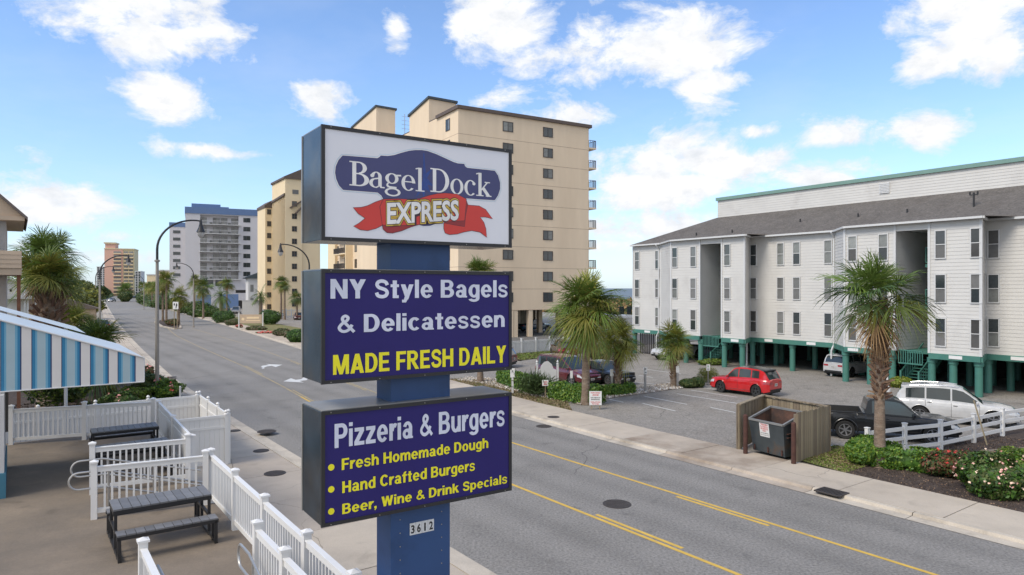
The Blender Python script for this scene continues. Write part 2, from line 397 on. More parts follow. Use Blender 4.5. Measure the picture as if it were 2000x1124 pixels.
# wear of the paved grounds: cracks, sealed patches, tyre polished lanes and drips, all fixed to the ground
def wear(name, lanes=None, crack=.5, stains=.25, cscale=.11):
    m = MATS[name]; nt = m.node_tree; N = nt.nodes; L = nt.links; b = N['Principled BSDF']; src = b.inputs['Base Color'].links[0].from_socket
    tc = N.new('ShaderNodeTexCoord'); mp = N.new('ShaderNodeMapping'); mp.inputs['Rotation'].default_value = (0, 0, -A_); L.new(tc.outputs['Object'], mp.inputs['Vector'])
    def ma(op, a, c=None, cl=False):
        n = N.new('ShaderNodeMath'); n.operation = op; n.use_clamp = cl
        for i, x in enumerate((a, c)):
            if x is None: continue
            if isinstance(x, (int, float)): n.inputs[i].default_value = x
            else: L.new(x, n.inputs[i])
        return n.outputs[0]
    def no(sc, det=4, v=None, dist=0):
        n = N.new('ShaderNodeTexNoise'); n.inputs['Scale'].default_value = sc; n.inputs['Detail'].default_value = det; n.inputs['Distortion'].default_value = dist; L.new(v or mp.outputs[0], n.inputs['Vector']); return n
    nz = no(.6, 5); add = N.new('ShaderNodeVectorMath'); add.operation = 'MULTIPLY_ADD'; L.new(nz.outputs['Color'], add.inputs[0]); add.inputs[1].default_value = (1.6, 1.6, 0); L.new(mp.outputs[0], add.inputs[2])
    vo = N.new('ShaderNodeTexVoronoi'); vo.feature = 'DISTANCE_TO_EDGE'; vo.inputs['Scale'].default_value = cscale; L.new(add.outputs[0], vo.inputs['Vector'])
    ck = ma('SUBTRACT', 1.0, ma('DIVIDE', vo.outputs['Distance'], .0028), True); ck = ma('MULTIPLY', ck, ma('MULTIPLY', ma('SUBTRACT', no(.21, 2).outputs[0], .47), 9.0, True)); f = ma('SUBTRACT', 1.0, ma('MULTIPLY', ck, crack))
    st = ma('MULTIPLY', ma('SUBTRACT', no(1.1, 6, None, .6).outputs[0], .60), 7.0, True); f = ma('MULTIPLY', f, ma('SUBTRACT', 1.0, ma('MULTIPLY', st, stains)))
    if lanes:
        sp = N.new('ShaderNodeSeparateXYZ'); L.new(mp.outputs[0], sp.inputs[0]); acc = None
        for c in lanes:
            d = ma('DIVIDE', ma('SUBTRACT', sp.outputs[0], c), .42); g = ma('POWER', 2.718, ma('MULTIPLY', ma('MULTIPLY', d, d), -1.0)); acc = g if acc is None else ma('ADD', acc, g)
        f = ma('MULTIPLY', f, ma('SUBTRACT', 1.0, ma('MULTIPLY', ma('MULTIPLY', acc, .17), ma('ADD', no(.3, 3).outputs[0], .3))))
    cm = N.new('ShaderNodeCombineColor'); [L.new(f, cm.inputs[i]) for i in range(3)]
    mx = N.new('ShaderNodeMix'); mx.data_type = 'RGBA'; mx.blend_type = 'MULTIPLY'; mx.inputs['Factor'].default_value = 1; L.new(src, mx.inputs['A']); L.new(cm.outputs[0], mx.inputs['B']); L.new(mx.outputs['Result'], b.inputs['Base Color'])
A_ = math.atan(970 / F)
wear('asphalt', (10.0, 11.7, 14.1, 15.6, 17.4, 19.0), .6, .24, .085); wear('lot_asphalt', None, .55, .34, .13); wear('patio_concrete', None, .35, .30, .16); wear('concrete', None, .5, .16, .12)
# ================================================================ the setting
def interp(tab, u):
    for (a, va), (b, vb) in zip(tab, tab[1:]):
        if u <= b:
            t = max(0, (u - a) / (b - a)); return va + (vb - va) * t
    return tab[-1][1]
LEFT = [(-60, 8.7), (35, 8.7), (53, 9.1), (67, 9.9), (91, 11.4), (159, 16.4), (368, 33.6), (700, 62), (1500, 128)]
RIGHT = [(-60, 19.9), (20, 19.95), (30, 20.3), (37, 20.9), (50, 22.0), (69, 23.9), (124, 29.0), (163, 31.8), (282, 41.2), (573, 68), (1500, 146)]
UL = [-30] + list(range(-24, 60, 2)) + list(range(60, 180, 6)) + list(range(180, 700, 30)) + [800, 1000, 1500]
def strip(mb, u0, u1, fa, fb, z, step=None):               # flat strip along the street between two lateral functions
    us = [u for u in UL if u0 < u < u1]; us = [u0] + us + [u1]
    for a, b in zip(us, us[1:]):
        mb.quad(W(a, fa(a), z), W(a, fb(a), z), W(b, fb(b), z), W(b, fa(b), z))
fL = lambda u: interp(LEFT, u); fR = lambda u: interp(RIGHT, u)
mb = MB()
def gp(x, y): return Vector((x, y, -.04))
mb.add([(-4000, -300, -.04), (2500, -300, -.04), (2500, 6000, -.04), (-4000, 6000, -.04)], [(0, 1, 2, 3)])
# the land ends at the shore, which runs with the street
shore = MB(); SH = 200
shore.add([W(-400, -3000, -.04), W(-400, SH, -.04), W(7000, SH + 900, -.04), W(7000, -3000, -.04)], [(0, 1, 2, 3)])
structure('ground', shore, X_['pale_ground'])
mb = MB(); mb.add([W(-3000, SH - 4, -.6), W(-3000, 9000, -.6), W(16000, 9000, -.6), W(16000, SH - 4, -.6)], [(0, 1, 2, 3)])
structure('sea', mb, X_['water'])
mb = MB(); strip(mb, -30, 1500, lambda u: fL(u) - .1, lambda u: fR(u) + .1, 0)
structure('road', mb, X_['asphalt'])

# pavements: a bed with single slabs laid on it
def pavement(u0, u1, inner, outer, seg, split=None, name='sidewalk'):
    root = None
    bed = MB()
    us = [u0]
    while us[-1] < u1: us.append(us[-1] + (seg if us[-1] < 60 else 12 if us[-1] < 200 else 60))
    for a, b in zip(us, us[1:]):
        bed.quad(W(a, inner(a), .06), W(a, outer(a), .06), W(b, outer(b), .06), W(b, inner(b), .06))
    root = structure(name, bed, X_['concrete_kerb'])
    for a, b in zip(us, us[1:]):
        for c0, c1 in (((0, split), (split, 1)) if split else ((0, 1),)):
            g = .012 if a < 60 else .02
            dz = random.uniform(-.004, .004)
            lo = lambda u, c=c0: inner(u) + (outer(u) - inner(u)) * c + g
            hi = lambda u, c=c1: inner(u) + (outer(u) - inner(u)) * c - g
            m = MB(); ca, cb = a + g, b - g
            P = [W(ca, lo(ca), 0), W(ca, hi(ca), 0), W(cb, hi(cb), 0), W(cb, lo(cb), 0)]
            top = [p + Vector((0, 0, .10 + dz)) for p in P]; bot = [p + Vector((0, 0, .04)) for p in P]
            m.add(top + bot, [(0, 1, 2, 3), (0, 4, 5, 1), (1, 5, 6, 2), (2, 6, 7, 3), (3, 7, 4, 0)])
            m.build('slab', X_['concrete_stained' if (v_right := inner(a) > 15) and 12.6 < a < 20.5 else 'concrete'], root)
    return root
def kerb(u0, u1, f, side, name='kerb'):                    # kerb stones with a flat gutter towards the road
    root = None; us = [u0]
    while us[-1] < u1: us.append(us[-1] + (3 if us[-1] < 60 else 12 if us[-1] < 200 else 60))
    for a, b in zip(us, us[1:]):
        m = MB(); g = .01
        sec = [(0, .012), (.42, .02), (.46, .098), (.625, .103), (.625, .04)]
        ca, cb = a + g, b - g
        A_ = [W(ca, f(ca) + side * x, z) for x, z in sec]; B_ = [W(cb, f(cb) + side * x, z) for x, z in sec]
        n = len(sec); fs = [(i, i + 1, n + i + 1, n + i) for i in range(n - 1)]
        if side > 0: fs = fs
        else: fs = [q[::-1] for q in fs]
        m.add(A_ + B_, fs)
        if root is None: root = structure(name, m, X_['concrete_kerb'])
        else: m.build('kerb_stone', X_['concrete_stained' if side > 0 and 9 < a < 16 else 'concrete_kerb'], root)
kerb(-12, 700, fL, -1); kerb(-12, 700, fR, 1)
Lin = lambda u: 3.5 if u < 24 else 3.5 + (u - 24) * .45 if u < 32 else fL(u) - 2.0 if u > 46 else 7.1 + (fL(46) - 2.0 - 7.1) * (u - 32) / 14
pavement(-10, 300, Lin, lambda u: fL(u) - .64, 3.05, .52)
pavement(-10, 300, lambda u: fR(u) + .64, lambda u: fR(u) + 3.0, 3.05)

# road paint
def paint(name, quads, m, z=.005):
    b = MB()
    for q in quads: b.add([Vector((p[0], p[1], z)) for p in q], [tuple(range(len(q)))])
    return structure(name, b, m)
def lane(name, tab, w, u0, u1, m, dash=None):
    q = []; u = u0
    while u < u1:
        st = 2 if u < 60 else 10
        e = min(u + (dash[0] if dash else st), u1); a, b = interp(tab, u), interp(tab, e)
        q.append([W(u, a - w / 2), W(u, a + w / 2), W(e, b + w / 2), W(e, b - w / 2)])
        u = e + (dash[1] if dash else 0)
    paint(name, q, m)
YL = [(-12, 13.02), (35, 13.15), (45, 14.1), (58, 15.1), (80, 16.2), (103, 17.6), (118, 19.4), (165, 24), (400, 44)]
YR = [(-12, 16.6), (25, 16.65), (43, 18.2), (60, 19.7), (80, 21.2), (103, 22.1), (122, 22.6)]
YLd = [(u, v + .2) for u, v in YL]; YRd = [(u, v - .2) for u, v in YR]
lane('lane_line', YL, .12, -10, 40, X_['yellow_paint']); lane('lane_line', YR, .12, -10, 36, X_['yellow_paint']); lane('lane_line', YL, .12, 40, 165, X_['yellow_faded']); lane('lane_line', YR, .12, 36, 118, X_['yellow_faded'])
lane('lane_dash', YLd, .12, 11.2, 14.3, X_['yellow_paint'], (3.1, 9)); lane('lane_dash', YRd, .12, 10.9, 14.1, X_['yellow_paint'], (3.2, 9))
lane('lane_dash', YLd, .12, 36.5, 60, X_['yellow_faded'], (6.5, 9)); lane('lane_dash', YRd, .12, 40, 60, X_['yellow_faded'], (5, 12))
# turn arrows in the middle lane
def arrow(u, v, s, mirror, name='turn_arrow'):
    o = [(-.9, -.9), (-.62, -.9), (-.5, -.1), (-.1, .35), (.5, .45), (.5, .95), (1.5, .2), (.5, -.55), (.5, 0.02), (.05, -.05), (-.45, -.5)]
    b = MB(); k = -1 if mirror else 1
    pts = [(x * s * k, y * s * k) for x, y in o]
    b.poly(pts, lambda x, y: W(u + y * 1.9, v + x, .006)); structure(name, b, X_['white_road_paint'])
arrow(57.2, 16.6, .95, False); arrow(47.6, 16.3, .95, True)

# flat grounds beside the street
def area(name, pts, z, m, world_pts=False):
    b = MB(); P = pts if world_pts else [tuple(W(u, v).xy) for u, v in pts]
    b.poly(P, lambda x, y: Vector((x, y, z))); return structure(name, b, m)
area('parking_lot', [(-20, 22.6), (-20, 66), (52.5, 66), (52.5, 44), (46.5, 33), (46.5, 24.5), (38, 23.6), (25, 22.85)], .045, X_['lot_asphalt'])
area('mulch_bed', [(-20, 22.92), (12.6, 22.92), (12.3, 27), (11.95, 32), (11.4, 60), (-20, 60)], .09, X_['mulch'])
area('grass_strip', [(12.3, 22.95), (15.6, 23.5), (14.6, 26.6), (12.3, 26.6)], .097, X_['grass'])
area('planting_bed', [(26.6, 23.1), (31.0, 26.2), (38.5, 27.2), (41, 25.4), (41.0, 24.2), (33.5, 23.7)], .06, X_['dry_grass'])
area('gravel_strip', [(27.9, 24.9), (28.7, 27.5), (29.0, 37.4), (30.6, 37.6), (30.9, 29), (38, 28.1), (41.2, 25.9), (40.5, 24.6), (38, 25.0), (32, 24.6)], .075, X_['gravel'])
area('lawn', [(48.2, 36.0), (50.2, 45.2), (53.2, 45.5), (52.6, 35.4)], .08, X_['grass'])
area('tower_forecourt', [(54, 34), (54, 70), (71.4, 70), (71.4, 34)], .03, X_['dark_asphalt'])
area('verge', [(74, fR(74) + 3.1), (74, fR(74) + 9.5), (100, fR(100) + 9.5), (124, fR(124) + 8.5), (163, fR(163) + 8), (282, fR(282) + 10), (282, fR(282) + 3.1), (163, fR(163) + 3.1), (124, fR(124) + 3.1)], .05, X_['grass'])
area('hotel_lot', [(74, fR(74) + 9.6), (74, 60), (200, 110), (200, fR(200) + 9.5), (124, fR(124) + 8.8), (100, fR(100) + 9.6)], .02, X_['lot_asphalt'])
area('mulch_bed', [(25.6, -12), (25.6, 3.9), (32.0, 6.9), (46, 6.9), (60, 7.3), (60, -12)], .03, X_['mulch'])
area('lawn', [(60.2, -20), (60.2, 7.2), (95, 9.2), (150, 12.5), (150, -30)], .02, X_['grass'])
# parking bay lines
for i, (a, b) in enumerate([((1255, 790), (1319, 805)), ((1258, 776), (1342, 792)), ((1190, 782), (1218, 788)), ((1322, 771), (1452, 792)), ((1350, 764), (1440, 778)), ((1373, 759), (1425, 768)),
                            ((1388, 798), (1436, 808)), ((1248, 735), (1275, 739)), ((1240, 748), (1283, 753)), ((1300, 748), (1340, 755)), ((1255, 722), (1330, 732)), ((1620, 872), (1700, 885))]):
    p, q = G(*a), G(*b); d = (q - p).normalized(); n = Vector((-d.y, d.x, 0)) * .05
    paint('bay_line', [[p + n, p - n, q - n, q + n]], X_['white_road_paint'], .052)
# patio terrace, 1.8 m above the pavement
PZ = 1.8
pat = MB(); pat.obox(W(7.5, -3.3, .9), W(17.7, 0) , W(0, 6.8), (0, 0, .9))
structure('patio', pat, X_['patio_concrete'])
# median island
mi = MB(); c = G(325, 634)
isl = [(116.5, 19.9), (118.5, 21.3), (126, 22.6), (140, 24.3), (150, 24.6), (150, 23.0), (143, 21.0), (126, 19.4)]
mi.extrude([tuple(W(u, v).xy) for u, v in isl], lambda x, y: Vector((x, y, .15)), lambda x, y: Vector((x, y, -.01)))
structure('median_kerb', mi, X_['concrete_kerb'])
area('median_bed', [(117.2, 20.1), (118.8, 21.0), (126, 22.3), (140, 24.0), (149.5, 24.3), (149.5, 23.2), (142.5, 21.3), (126, 19.8)], .17, X_['mulch'])

# manhole covers and the drain: single castings
def manhole(px, py, r, label, z):
    p = G(px, py, z); t = thing('manhole_cover', label, 'manhole', p, 0, 'manhole covers')
    b = MB(); b.lathe([(r, -.01), (r, .012), (r * .93, .012), (r * .93, .006), (r * .9, .006)], 28); b.build('rim', X_['cast_iron'], t)
    b = MB(); b.lathe([(r * .88, -.005), (r * .88, .01)], 28)
    for k in range(-4, 5):
        w = math.sqrt(max(.01, .64 - (k * .17) ** 2)) * r
        b.box(-w, w, k * .17 * r - .02, k * .17 * r + .02, .0101, .016)
    b.build('cover', X_['cast_iron'], t)
manhole(537, 925, .36, 'round iron manhole cover in the sidewalk near the patio fence, largest of them', .1)
manhole(510, 881, .30, 'round iron manhole cover in the sidewalk, middle one beside the sidewalk crack', .1)
manhole(457, 842, .28, 'round iron manhole cover on the sidewalk just right of the white privacy fence', .1)
manhole(521, 843, .40, 'dark drain cover let into the kerb edge beside the road', .14)
manhole(336, 737, .30, 'small far manhole cover on the left sidewalk beside the lamp post', .1)
manhole(1205, 985, .42, 'large ribbed manhole cover in the asphalt between the yellow lane lines', .004)
manhole(1062, 833, .36, 'dark manhole cover in the road near the right kerb', .004)
manhole(1081, 815, .30, 'small manhole cover in the right concrete sidewalk', .1)
t = thing('storm_drain', 'rectangular iron storm drain grate in the gutter before the palm bed', 'drain grate', G(1624, 962, .1), A)
t.scale = (.8, .85, 1)
b = MB(); b.box(-.34, .34, -.42, .42, -.03, .012); b.build('pit_shade', X_['painted_shade'], t)  # solid block, the shade below the bars put into its colour
b = MB()
for x in (-.35, .35): b.box(x - .03, x + .03, -.45, .45, .0, .035)
for y in (-.45, .45): b.box(-.38, .38, y - .03, y + .03, .0, .034)
b.build('frame', X_['cast_iron'], t)
bar = MB(); bar.box(-.32, .32, -.018, .018, .005, .032); me = bar.mesh('bar', X_['cast_iron'])
for k in range(9): link('bar', me, t, (0, -.36 + k * .09, 0))
# ================================================================ the pylon sign
SB = R(33.9); SN = Vector((math.cos(SB), math.sin(SB), 0)); SD = Vector((-math.sin(SB), math.cos(SB), 0))
YS = 7.5; SP = Vector(((628 - 1000) / F * YS, YS, 0)); SW_ = .332 * YS; ST = .70
def face(px, py):                                          # place on the sign's front plane -> (s, z)
    k = (px - 1000) / F; s = (k * SP.y - SP.x) / (SN.x - k * SN.y); Y = SP.y + s * SN.y
    return s, H - (py - HY) / F * Y
sign = thing('pylon_sign', 'tall blue pylon sign with three stacked cabinets for the bagel shop', 'sign', SP, SB)
# pole: front face from column 763 to 879
s0 = on_line(763, SP + SD * .14, SN); s1 = on_line(879, SP + SD * .14, SN)
b = MB(); b.box(s0, s1, .14, ST - .14, -.02, 7.0); b.build('pole', X_['sign_blue'], sign, bevel=.006)
b = MB()
for z in np.arange(3.0, 4.6, .16):
    for x in (s0 + .12, s1 - .12): b.tube([(x, .141, z), (x, .134, z)], .008, 6)
b.build('rivets', X_['cabinet_top'], sign, kind='stuff')
def text_mesh(txt, x0, x1, z0, z1, y, m, bold=.018, name='lettering', rot=0.0, shear=0.0, parent=None, thick=.004):
    cu = bpy.data.curves.new('txt', 'FONT'); cu.body = txt; cu.size = 1; cu.offset = bold; cu.resolution_u = 3; cu.extrude = 0.0
    ob = bpy.data.objects.new('txt', cu); scene.collection.objects.link(ob)
    dg = bpy.context.evaluated_depsgraph_get(); me = bpy.data.meshes.new_from_object(ob.evaluated_get(dg))
    bpy.data.objects.remove(ob); bpy.data.curves.remove(cu)
    n = len(me.vertices); co = np.empty(n * 3); me.vertices.foreach_get('co', co); co = co.reshape(-1, 3)
    w0, w1 = co[:, 0].min(), co[:, 0].max()
    x = (co[:, 0] - w0) / (w1 - w0) * (x1 - x0); z = co[:, 1] / .729 * (z1 - z0)
    x = x + z * shear; c_, s_ = math.cos(rot), math.sin(rot)
    xr = x0 + x * c_ - z * s_; zr = z0 + x * s_ + z * c_
    co = np.stack([xr, np.full(n, y), zr], 1); me.vertices.foreach_set('co', co.ravel()); me.materials.clear(); me.materials.append(m); me.name = name
    me.polygons.foreach_set('use_smooth', [False] * len(me.polygons)); me.update()
    if len(me.polygons) and me.polygons[0].normal.y > 0: me.flip_normals()
    return link(name, me, parent)
def cabinet(zt, zb, fm):
    c = None; fr = .035; w = SW_
    m = MB(); m.box(0.0, w, .012, ST, zb, zt)
    c = m.build('cabinet', X_['cabinet_metal'], sign, bevel=.008)
    m = MB(); m.box(fr, w - fr, -.004, .011, zb + fr, zt - fr); m.build('face', X_[fm], c)
    m = MB()
    m.box(-.006, fr, -.016, .014, zb - .006, zt + .006); m.box(w - fr, w + .006, -.016, .014, zb - .006, zt + .006)
    m.box(fr, w - fr, -.0155, .0135, zt - fr, zt + .0055); m.box(fr, w - fr, -.0155, .0135, zb - .0055, zb + fr)
    m.build('retainer', X_['black_metal'], c)
    m = MB(); m.box(.01, w - .01, .02, ST - .01, zt + .001, zt + .012); m.build('lid', X_['cabinet_top'], c)
    m = MB()
    m.box(-.008, -.001, ST - .03, ST + .004, zb, zt)
    for i in range(5):
        xx = .1 + i * (w - .2) / 4
        for zz in (zt - .012, zb + .012): m.tube([(xx, -.016, zz), (xx, -.021, zz)], .006, 6)
    m.build('screws', X_['cabinet_top'], c, kind='stuff')
    return c
def ztb(pt, pb):
    return face(628, pt)[1], face(628, pb)[1]
def ztb2(pl, pr): return (face(628, pl)[1] + face(998, pr)[1]) / 2
c1 = cabinet(ztb2(248, 291), ztb2(473, 480), 'sign_white')
c2 = cabinet(ztb2(529, 531), ztb2(752, 720), 'sign_navy')
c3 = cabinet(ztb2(804, 769), ztb2(1031, 956), 'sign_navy')
def ring(cx, cy, ro, so, ri, si, a0, a1, n=22):
    P = []
    for i in range(n + 1):
        a = R(a0 + (a1 - a0) * i / n); P.append(((cx + ro * math.cos(a), cy + so * math.sin(a)), (cx + ri * math.cos(a), cy + si * math.sin(a))))
    return [[P[i][0], P[i + 1][0], P[i + 1][1], P[i][1]] for i in range(n)]
def rc(a, b_, c, d): return [[(a, b_), (c, b_), (c, d), (a, d)]]
def rib(P, w):
    o = []
    for i in range(len(P) - 1):
        a, b_ = Vector(P[i]), Vector(P[i + 1]); d = (b_ - a).normalized(); n = Vector((-d.y, d.x)); o.append([tuple(a + n * w[i] / 2), tuple(a - n * w[i] / 2), tuple(b_ - n * w[i + 1] / 2), tuple(b_ + n * w[i + 1] / 2)])
    return o
def pg(*p): return [list(p)]
def ribs(P, w, sub=4):                                     # smooth heavy stroke through points
    Q = []
    for i in range(len(P) - 1):
        p0, p1, p2, p3 = P[max(0, i - 1)], P[i], P[i + 1], P[min(len(P) - 1, i + 2)]
        for k in range(sub):
            t = k / sub; Q.append(tuple(.5 * ((2 * p1[j]) + (-p0[j] + p2[j]) * t + (2 * p0[j] - 5 * p1[j] + 4 * p2[j] - p3[j]) * t * t + (-p0[j] + 3 * p1[j] - 3 * p2[j] + p3[j]) * t ** 3) for j in (0, 1)))
    Q.append(P[-1]); o = []; E = []
    for i, q in enumerate(Q):
        a, b_ = Q[max(0, i - 1)], Q[min(len(Q) - 1, i + 1)]; d = Vector((b_[0] - a[0], b_[1] - a[1])).normalized(); n = Vector((-d.y, d.x)) * w / 2; E.append(((q[0] + n.x, q[1] + n.y), (q[0] - n.x, q[1] - n.y)))
    return [[E[i][0], E[i][1], E[i + 1][1], E[i + 1][0]] for i in range(len(E) - 1)]
_S = [(.64, .70), (.56, .85), (.37, .915), (.18, .86), (.115, .72), (.20, .58), (.38, .51), (.56, .43), (.635, .28), (.55, .13), (.36, .085), (.16, .14), (.09, .30)]
_o = ring(.34, .37, .34, .385, .12, .235, 0, 360)
_st = rc(0, 0, .23, 1)
BG = {'N': (.82, _st + rc(.59, 0, .82, 1) + pg((0, 1), (.25, 1), (.82, 0), (.57, 0))), 'Y': (.82, pg((0, 1), (.27, 1), (.52, .52), (.295, .40)) + pg((.55, 1), (.82, 1), (.525, .40), (.30, .52)) + rc(.295, 0, .525, .5)),
      'S': (.73, ribs(_S, .185)), 's': (.62, ribs([(x * .84, y * .75 - .005) for x, y in _S], .15)), 't': (.45, rc(.11, .1, .33, .95) + rc(0, .59, .44, .74) + rc(.11, 0, .43, .155)),
      'y': (.68, pg((0, .74), (.24, .74), (.46, .14), (.25, .0)) + pg((.45, .74), (.69, .74), (.40, -.08), (.20, -.04)) + pg((.21, .06), (.42, .0), (.28, -.24), (.07, -.24), (.07, -.09), (.17, -.09))), 'l': (.23, rc(0, 0, .22, 1)), 'i': (.23, rc(0, 0, .22, .74) + rc(0, .84, .22, 1)),
      'e': (.68, ring(.34, .37, .34, .385, .12, .235, 0, 322) + rc(.11, .305, .67, .435)), 'B': (.78, _st + ring(.42, .735, .31, .265, .09, .115, -90, 90) + rc(.2, .85, .42, 1) + ring(.43, .29, .34, .29, .11, .135, -90, 90) + rc(.2, 0, .43, .155) + rc(.2, .43, .43, .59)),
      'a': (.68, rc(.41, 0, .63, .5) + ring(.33, .46, .30, .295, .085, .15, 0, 162) + ring(.28, .215, .27, .225, .085, .085, 0, 360) + rc(.28, .32, .5, .44) + rc(.5, 0, .68, .09)), 'g': (.67, _o + rc(.45, -.06, .67, .74) + ring(.33, -.05, .34, .205, .12, .06, -165, 0)),
      'D': (.80, _st + ring(.37, .5, .42, .5, .18, .335, -90, 90) + rc(.2, .835, .37, 1) + rc(.2, 0, .37, .165)), 'c': (.63, ring(.34, .37, .34, .385, .12, .235, 42, 318)), 'n': (.67, rc(0, 0, .22, .74) + ring(.36, .43, .31, .33, .09, .17, 0, 165) + rc(.45, 0, .67, .45)),
      'h': (.67, rc(0, 0, .22, 1) + ring(.36, .43, .31, .33, .09, .17, 0, 165) + rc(.45, 0, .67, .45)), 'u': (.67, rc(0, .3, .22, .74) + ring(.31, .31, .31, .325, .09, .165, 180, 345) + rc(.45, 0, .67, .74)),
      'm': (1.0, rc(0, 0, .21, .74) + ring(.35, .45, .26, .305, .06, .15, 0, 165) + rc(.40, 0, .61, .46) + ring(.74, .45, .26, .305, .06, .15, 0, 165) + rc(.79, 0, 1.0, .46)), 'o': (.68, _o), 'd': (.67, _o + rc(.45, 0, .67, 1)), 'p': (.68, _o + rc(0, -.25, .22, .74)),
      'r': (.44, rc(0, 0, .22, .74) + ring(.36, .36, .28, .385, .08, .20, 60, 170)), 'z': (.60, rc(.02, .58, .58, .74) + rc(0, 0, .6, .16) + pg((.0, .16), (.27, .16), (.58, .58), (.31, .58))), 'f': (.45, rc(.1, 0, .32, .72) + ring(.36, .72, .26, .285, .04, .13, 78, 180) + rc(0, .59, .45, .74)),
      'k': (.68, rc(0, 0, .22, 1) + pg((.2, .26), (.2, .50), (.40, .74), (.66, .74)) + pg((.26, .40), (.42, .53), (.70, 0), (.44, 0))), 'W': (1.12, pg((0, 1), (.24, 1), (.43, 0), (.21, 0)) + pg((.21, 0), (.43, 0), (.66, 1), (.46, 1)) + pg((.46, 1), (.66, 1), (.91, 0), (.69, 0)) + pg((.69, 0), (.91, 0), (1.12, 1), (.88, 1))),
      'M': (.98, rc(0, 0, .21, 1) + rc(.77, 0, .98, 1) + pg((0, 1), (.30, 1), (.59, 0), (.39, 0)) + pg((.39, 0), (.59, 0), (.98, 1), (.68, 1))), 'A': (.86, pg((0, 0), (.25, 0), (.56, 1), (.30, 1)) + pg((.61, 0), (.86, 0), (.56, 1), (.30, 1)) + rc(.2, .18, .66, .345)),
      'E': (.70, _st + rc(.2, .835, .67, 1) + rc(.2, .42, .63, .58) + rc(.2, 0, .69, .165)), 'F': (.66, _st + rc(.2, .835, .66, 1) + rc(.2, .41, .60, .57)), 'R': (.82, _st + ring(.41, .715, .33, .285, .10, .125, -90, 90) + rc(.2, .84, .41, 1) + rc(.2, .43, .41, .59) + pg((.26, .45), (.50, .46), (.83, 0), (.56, 0))),
      'P': (.75, _st + ring(.41, .685, .34, .315, .11, .15, -90, 90) + rc(.2, .835, .41, 1) + rc(.2, .37, .41, .535)), 'H': (.80, _st + rc(.57, 0, .80, 1) + rc(.2, .42, .6, .60)), 'L': (.66, _st + rc(.2, 0, .66, .17)), 'I': (.23, _st), 'C': (.80, ring(.42, .5, .42, .515, .19, .34, 38, 322)),
      '&': (.84, ribs([(.82, .03), (.54, .35), (.29, .64), (.26, .82), (.39, .92), (.52, .82), (.46, .66), (.24, .50), (.10, .29), (.19, .12), (.38, .075), (.58, .19), (.71, .43)], .155)), ',': (.23, rc(.0, 0, .22, .21) + pg((.10, .0), (.22, .0), (.10, -.20), (.0, -.16))), ' ': (.28, [])}
def bold_line(parent, txt, x0, x1, z0, z1, y, m, gap=.085):
    tot = sum(BG[c][0] + gap for c in txt) - gap; k = (x1 - x0) / tot; h = z1 - z0; x = x0; b_ = MB(); j = 0
    for c in txt:
        for q in BG[c][1]:
            j += 1; yy = y - .00002 * (j % 13); P = [Vector((x + a * k, yy, z0 + e * h)) for a, e in q]; n = (P[1] - P[0]).cross(P[2] - P[0])
            if n.length < 1e-12: continue
            b_.add(P[::-1] if n.y > 0 else P, [tuple(range(len(P)))])
        x += (BG[c][0] + gap) * k
    return b_.build('lettering', m, parent)
def line(c, txt, pl, pr, m, bold=.03, name='lettering'):   # pl = (left x, cap top, baseline) ; pr the same on the right
    a, zt0 = face(pl[0], pl[1]); _, zb0 = face(pl[0], pl[2]); e, zt1 = face(pr[0], pr[1]); _, zb1 = face(pr[0], pr[2])
    bold_line(c, txt, a, e, (zb0 + zb1) / 2, (zt0 + zt1) / 2, -.0075, m)
T_, Y_ = X_['sign_text'], X_['sign_yellow']
line(c2, 'NY Style Bagels', (645, 549, 587), (991, 545, 578), T_, .05)
line(c2, '& Delicatessen', (658, 616, 653), (985, 607, 637), T_, .05)
line(c2, 'MADE FRESH DAILY', (650, 695, 734), (988, 674, 707), Y_, .045)
line(c3, 'Pizzeria & Burgers', (653, 825, 875), (985, 794, 832), T_, .042)
line(c3, 'Fresh Homemade Dough', (667, 893, 917), (953, 858, 876), Y_, .05)
line(c3, 'Hand Crafted Burgers', (668, 936, 960), (927, 903, 922), Y_, .05)
line(c3, 'Beer, Wine & Drink Specials', (668, 980, 1003), (990, 930, 945), Y_, .05)
for px, py in ((646.5, 913), (646.5, 956), (646.5, 999)):
    s, z = face(px, py); m = MB(); m.disc((s, -.0075, z), .036, 20, (0, -1, 0)); m.build('bullet', Y_, c3)
# logo
def zm(q): return [face(640 + x * .18, 280 + y * .18) for x, y in q]
def smooth_poly(P, it=2):
    for _ in range(it):
        P = [q for a, b_ in zip(P, P[1:] + P[:1]) for q in ((a[0] * .75 + b_[0] * .25, a[1] * .75 + b_[1] * .25), (a[0] * .25 + b_[0] * .75, a[1] * .25 + b_[1] * .75))]
    return P
def flat(name, P, y, m, parent):
    b_ = MB(); b_.poly(P, lambda x, z: Vector((x, y, z))); b_.build(name, m, parent)
def area2(P): return sum(a[0] * b_[1] - b_[0] * a[1] for a, b_ in zip(P, P[1:] + P[:1])) / 2
def grow(P, d):
    n = len(P); o = []; sg = 1 if area2(P) > 0 else -1
    for i in range(n):
        a, p, c = P[i - 1], P[i], P[(i + 1) % n]; e1 = Vector((p[0] - a[0], p[1] - a[1])); e2 = Vector((c[0] - p[0], c[1] - p[1]))
        if e1.length < 1e-6 or e2.length < 1e-6: o.append(p); continue
        e1.normalize(); e2.normalize(); n1 = Vector((e1.y, -e1.x)) * sg; n2 = Vector((e2.y, -e2.x)) * sg; q = (n1 + n2)
        q = q.normalized() if q.length > 1e-3 else n1
        o.append((p[0] + q.x * d, p[1] + q.y * d))
    return o
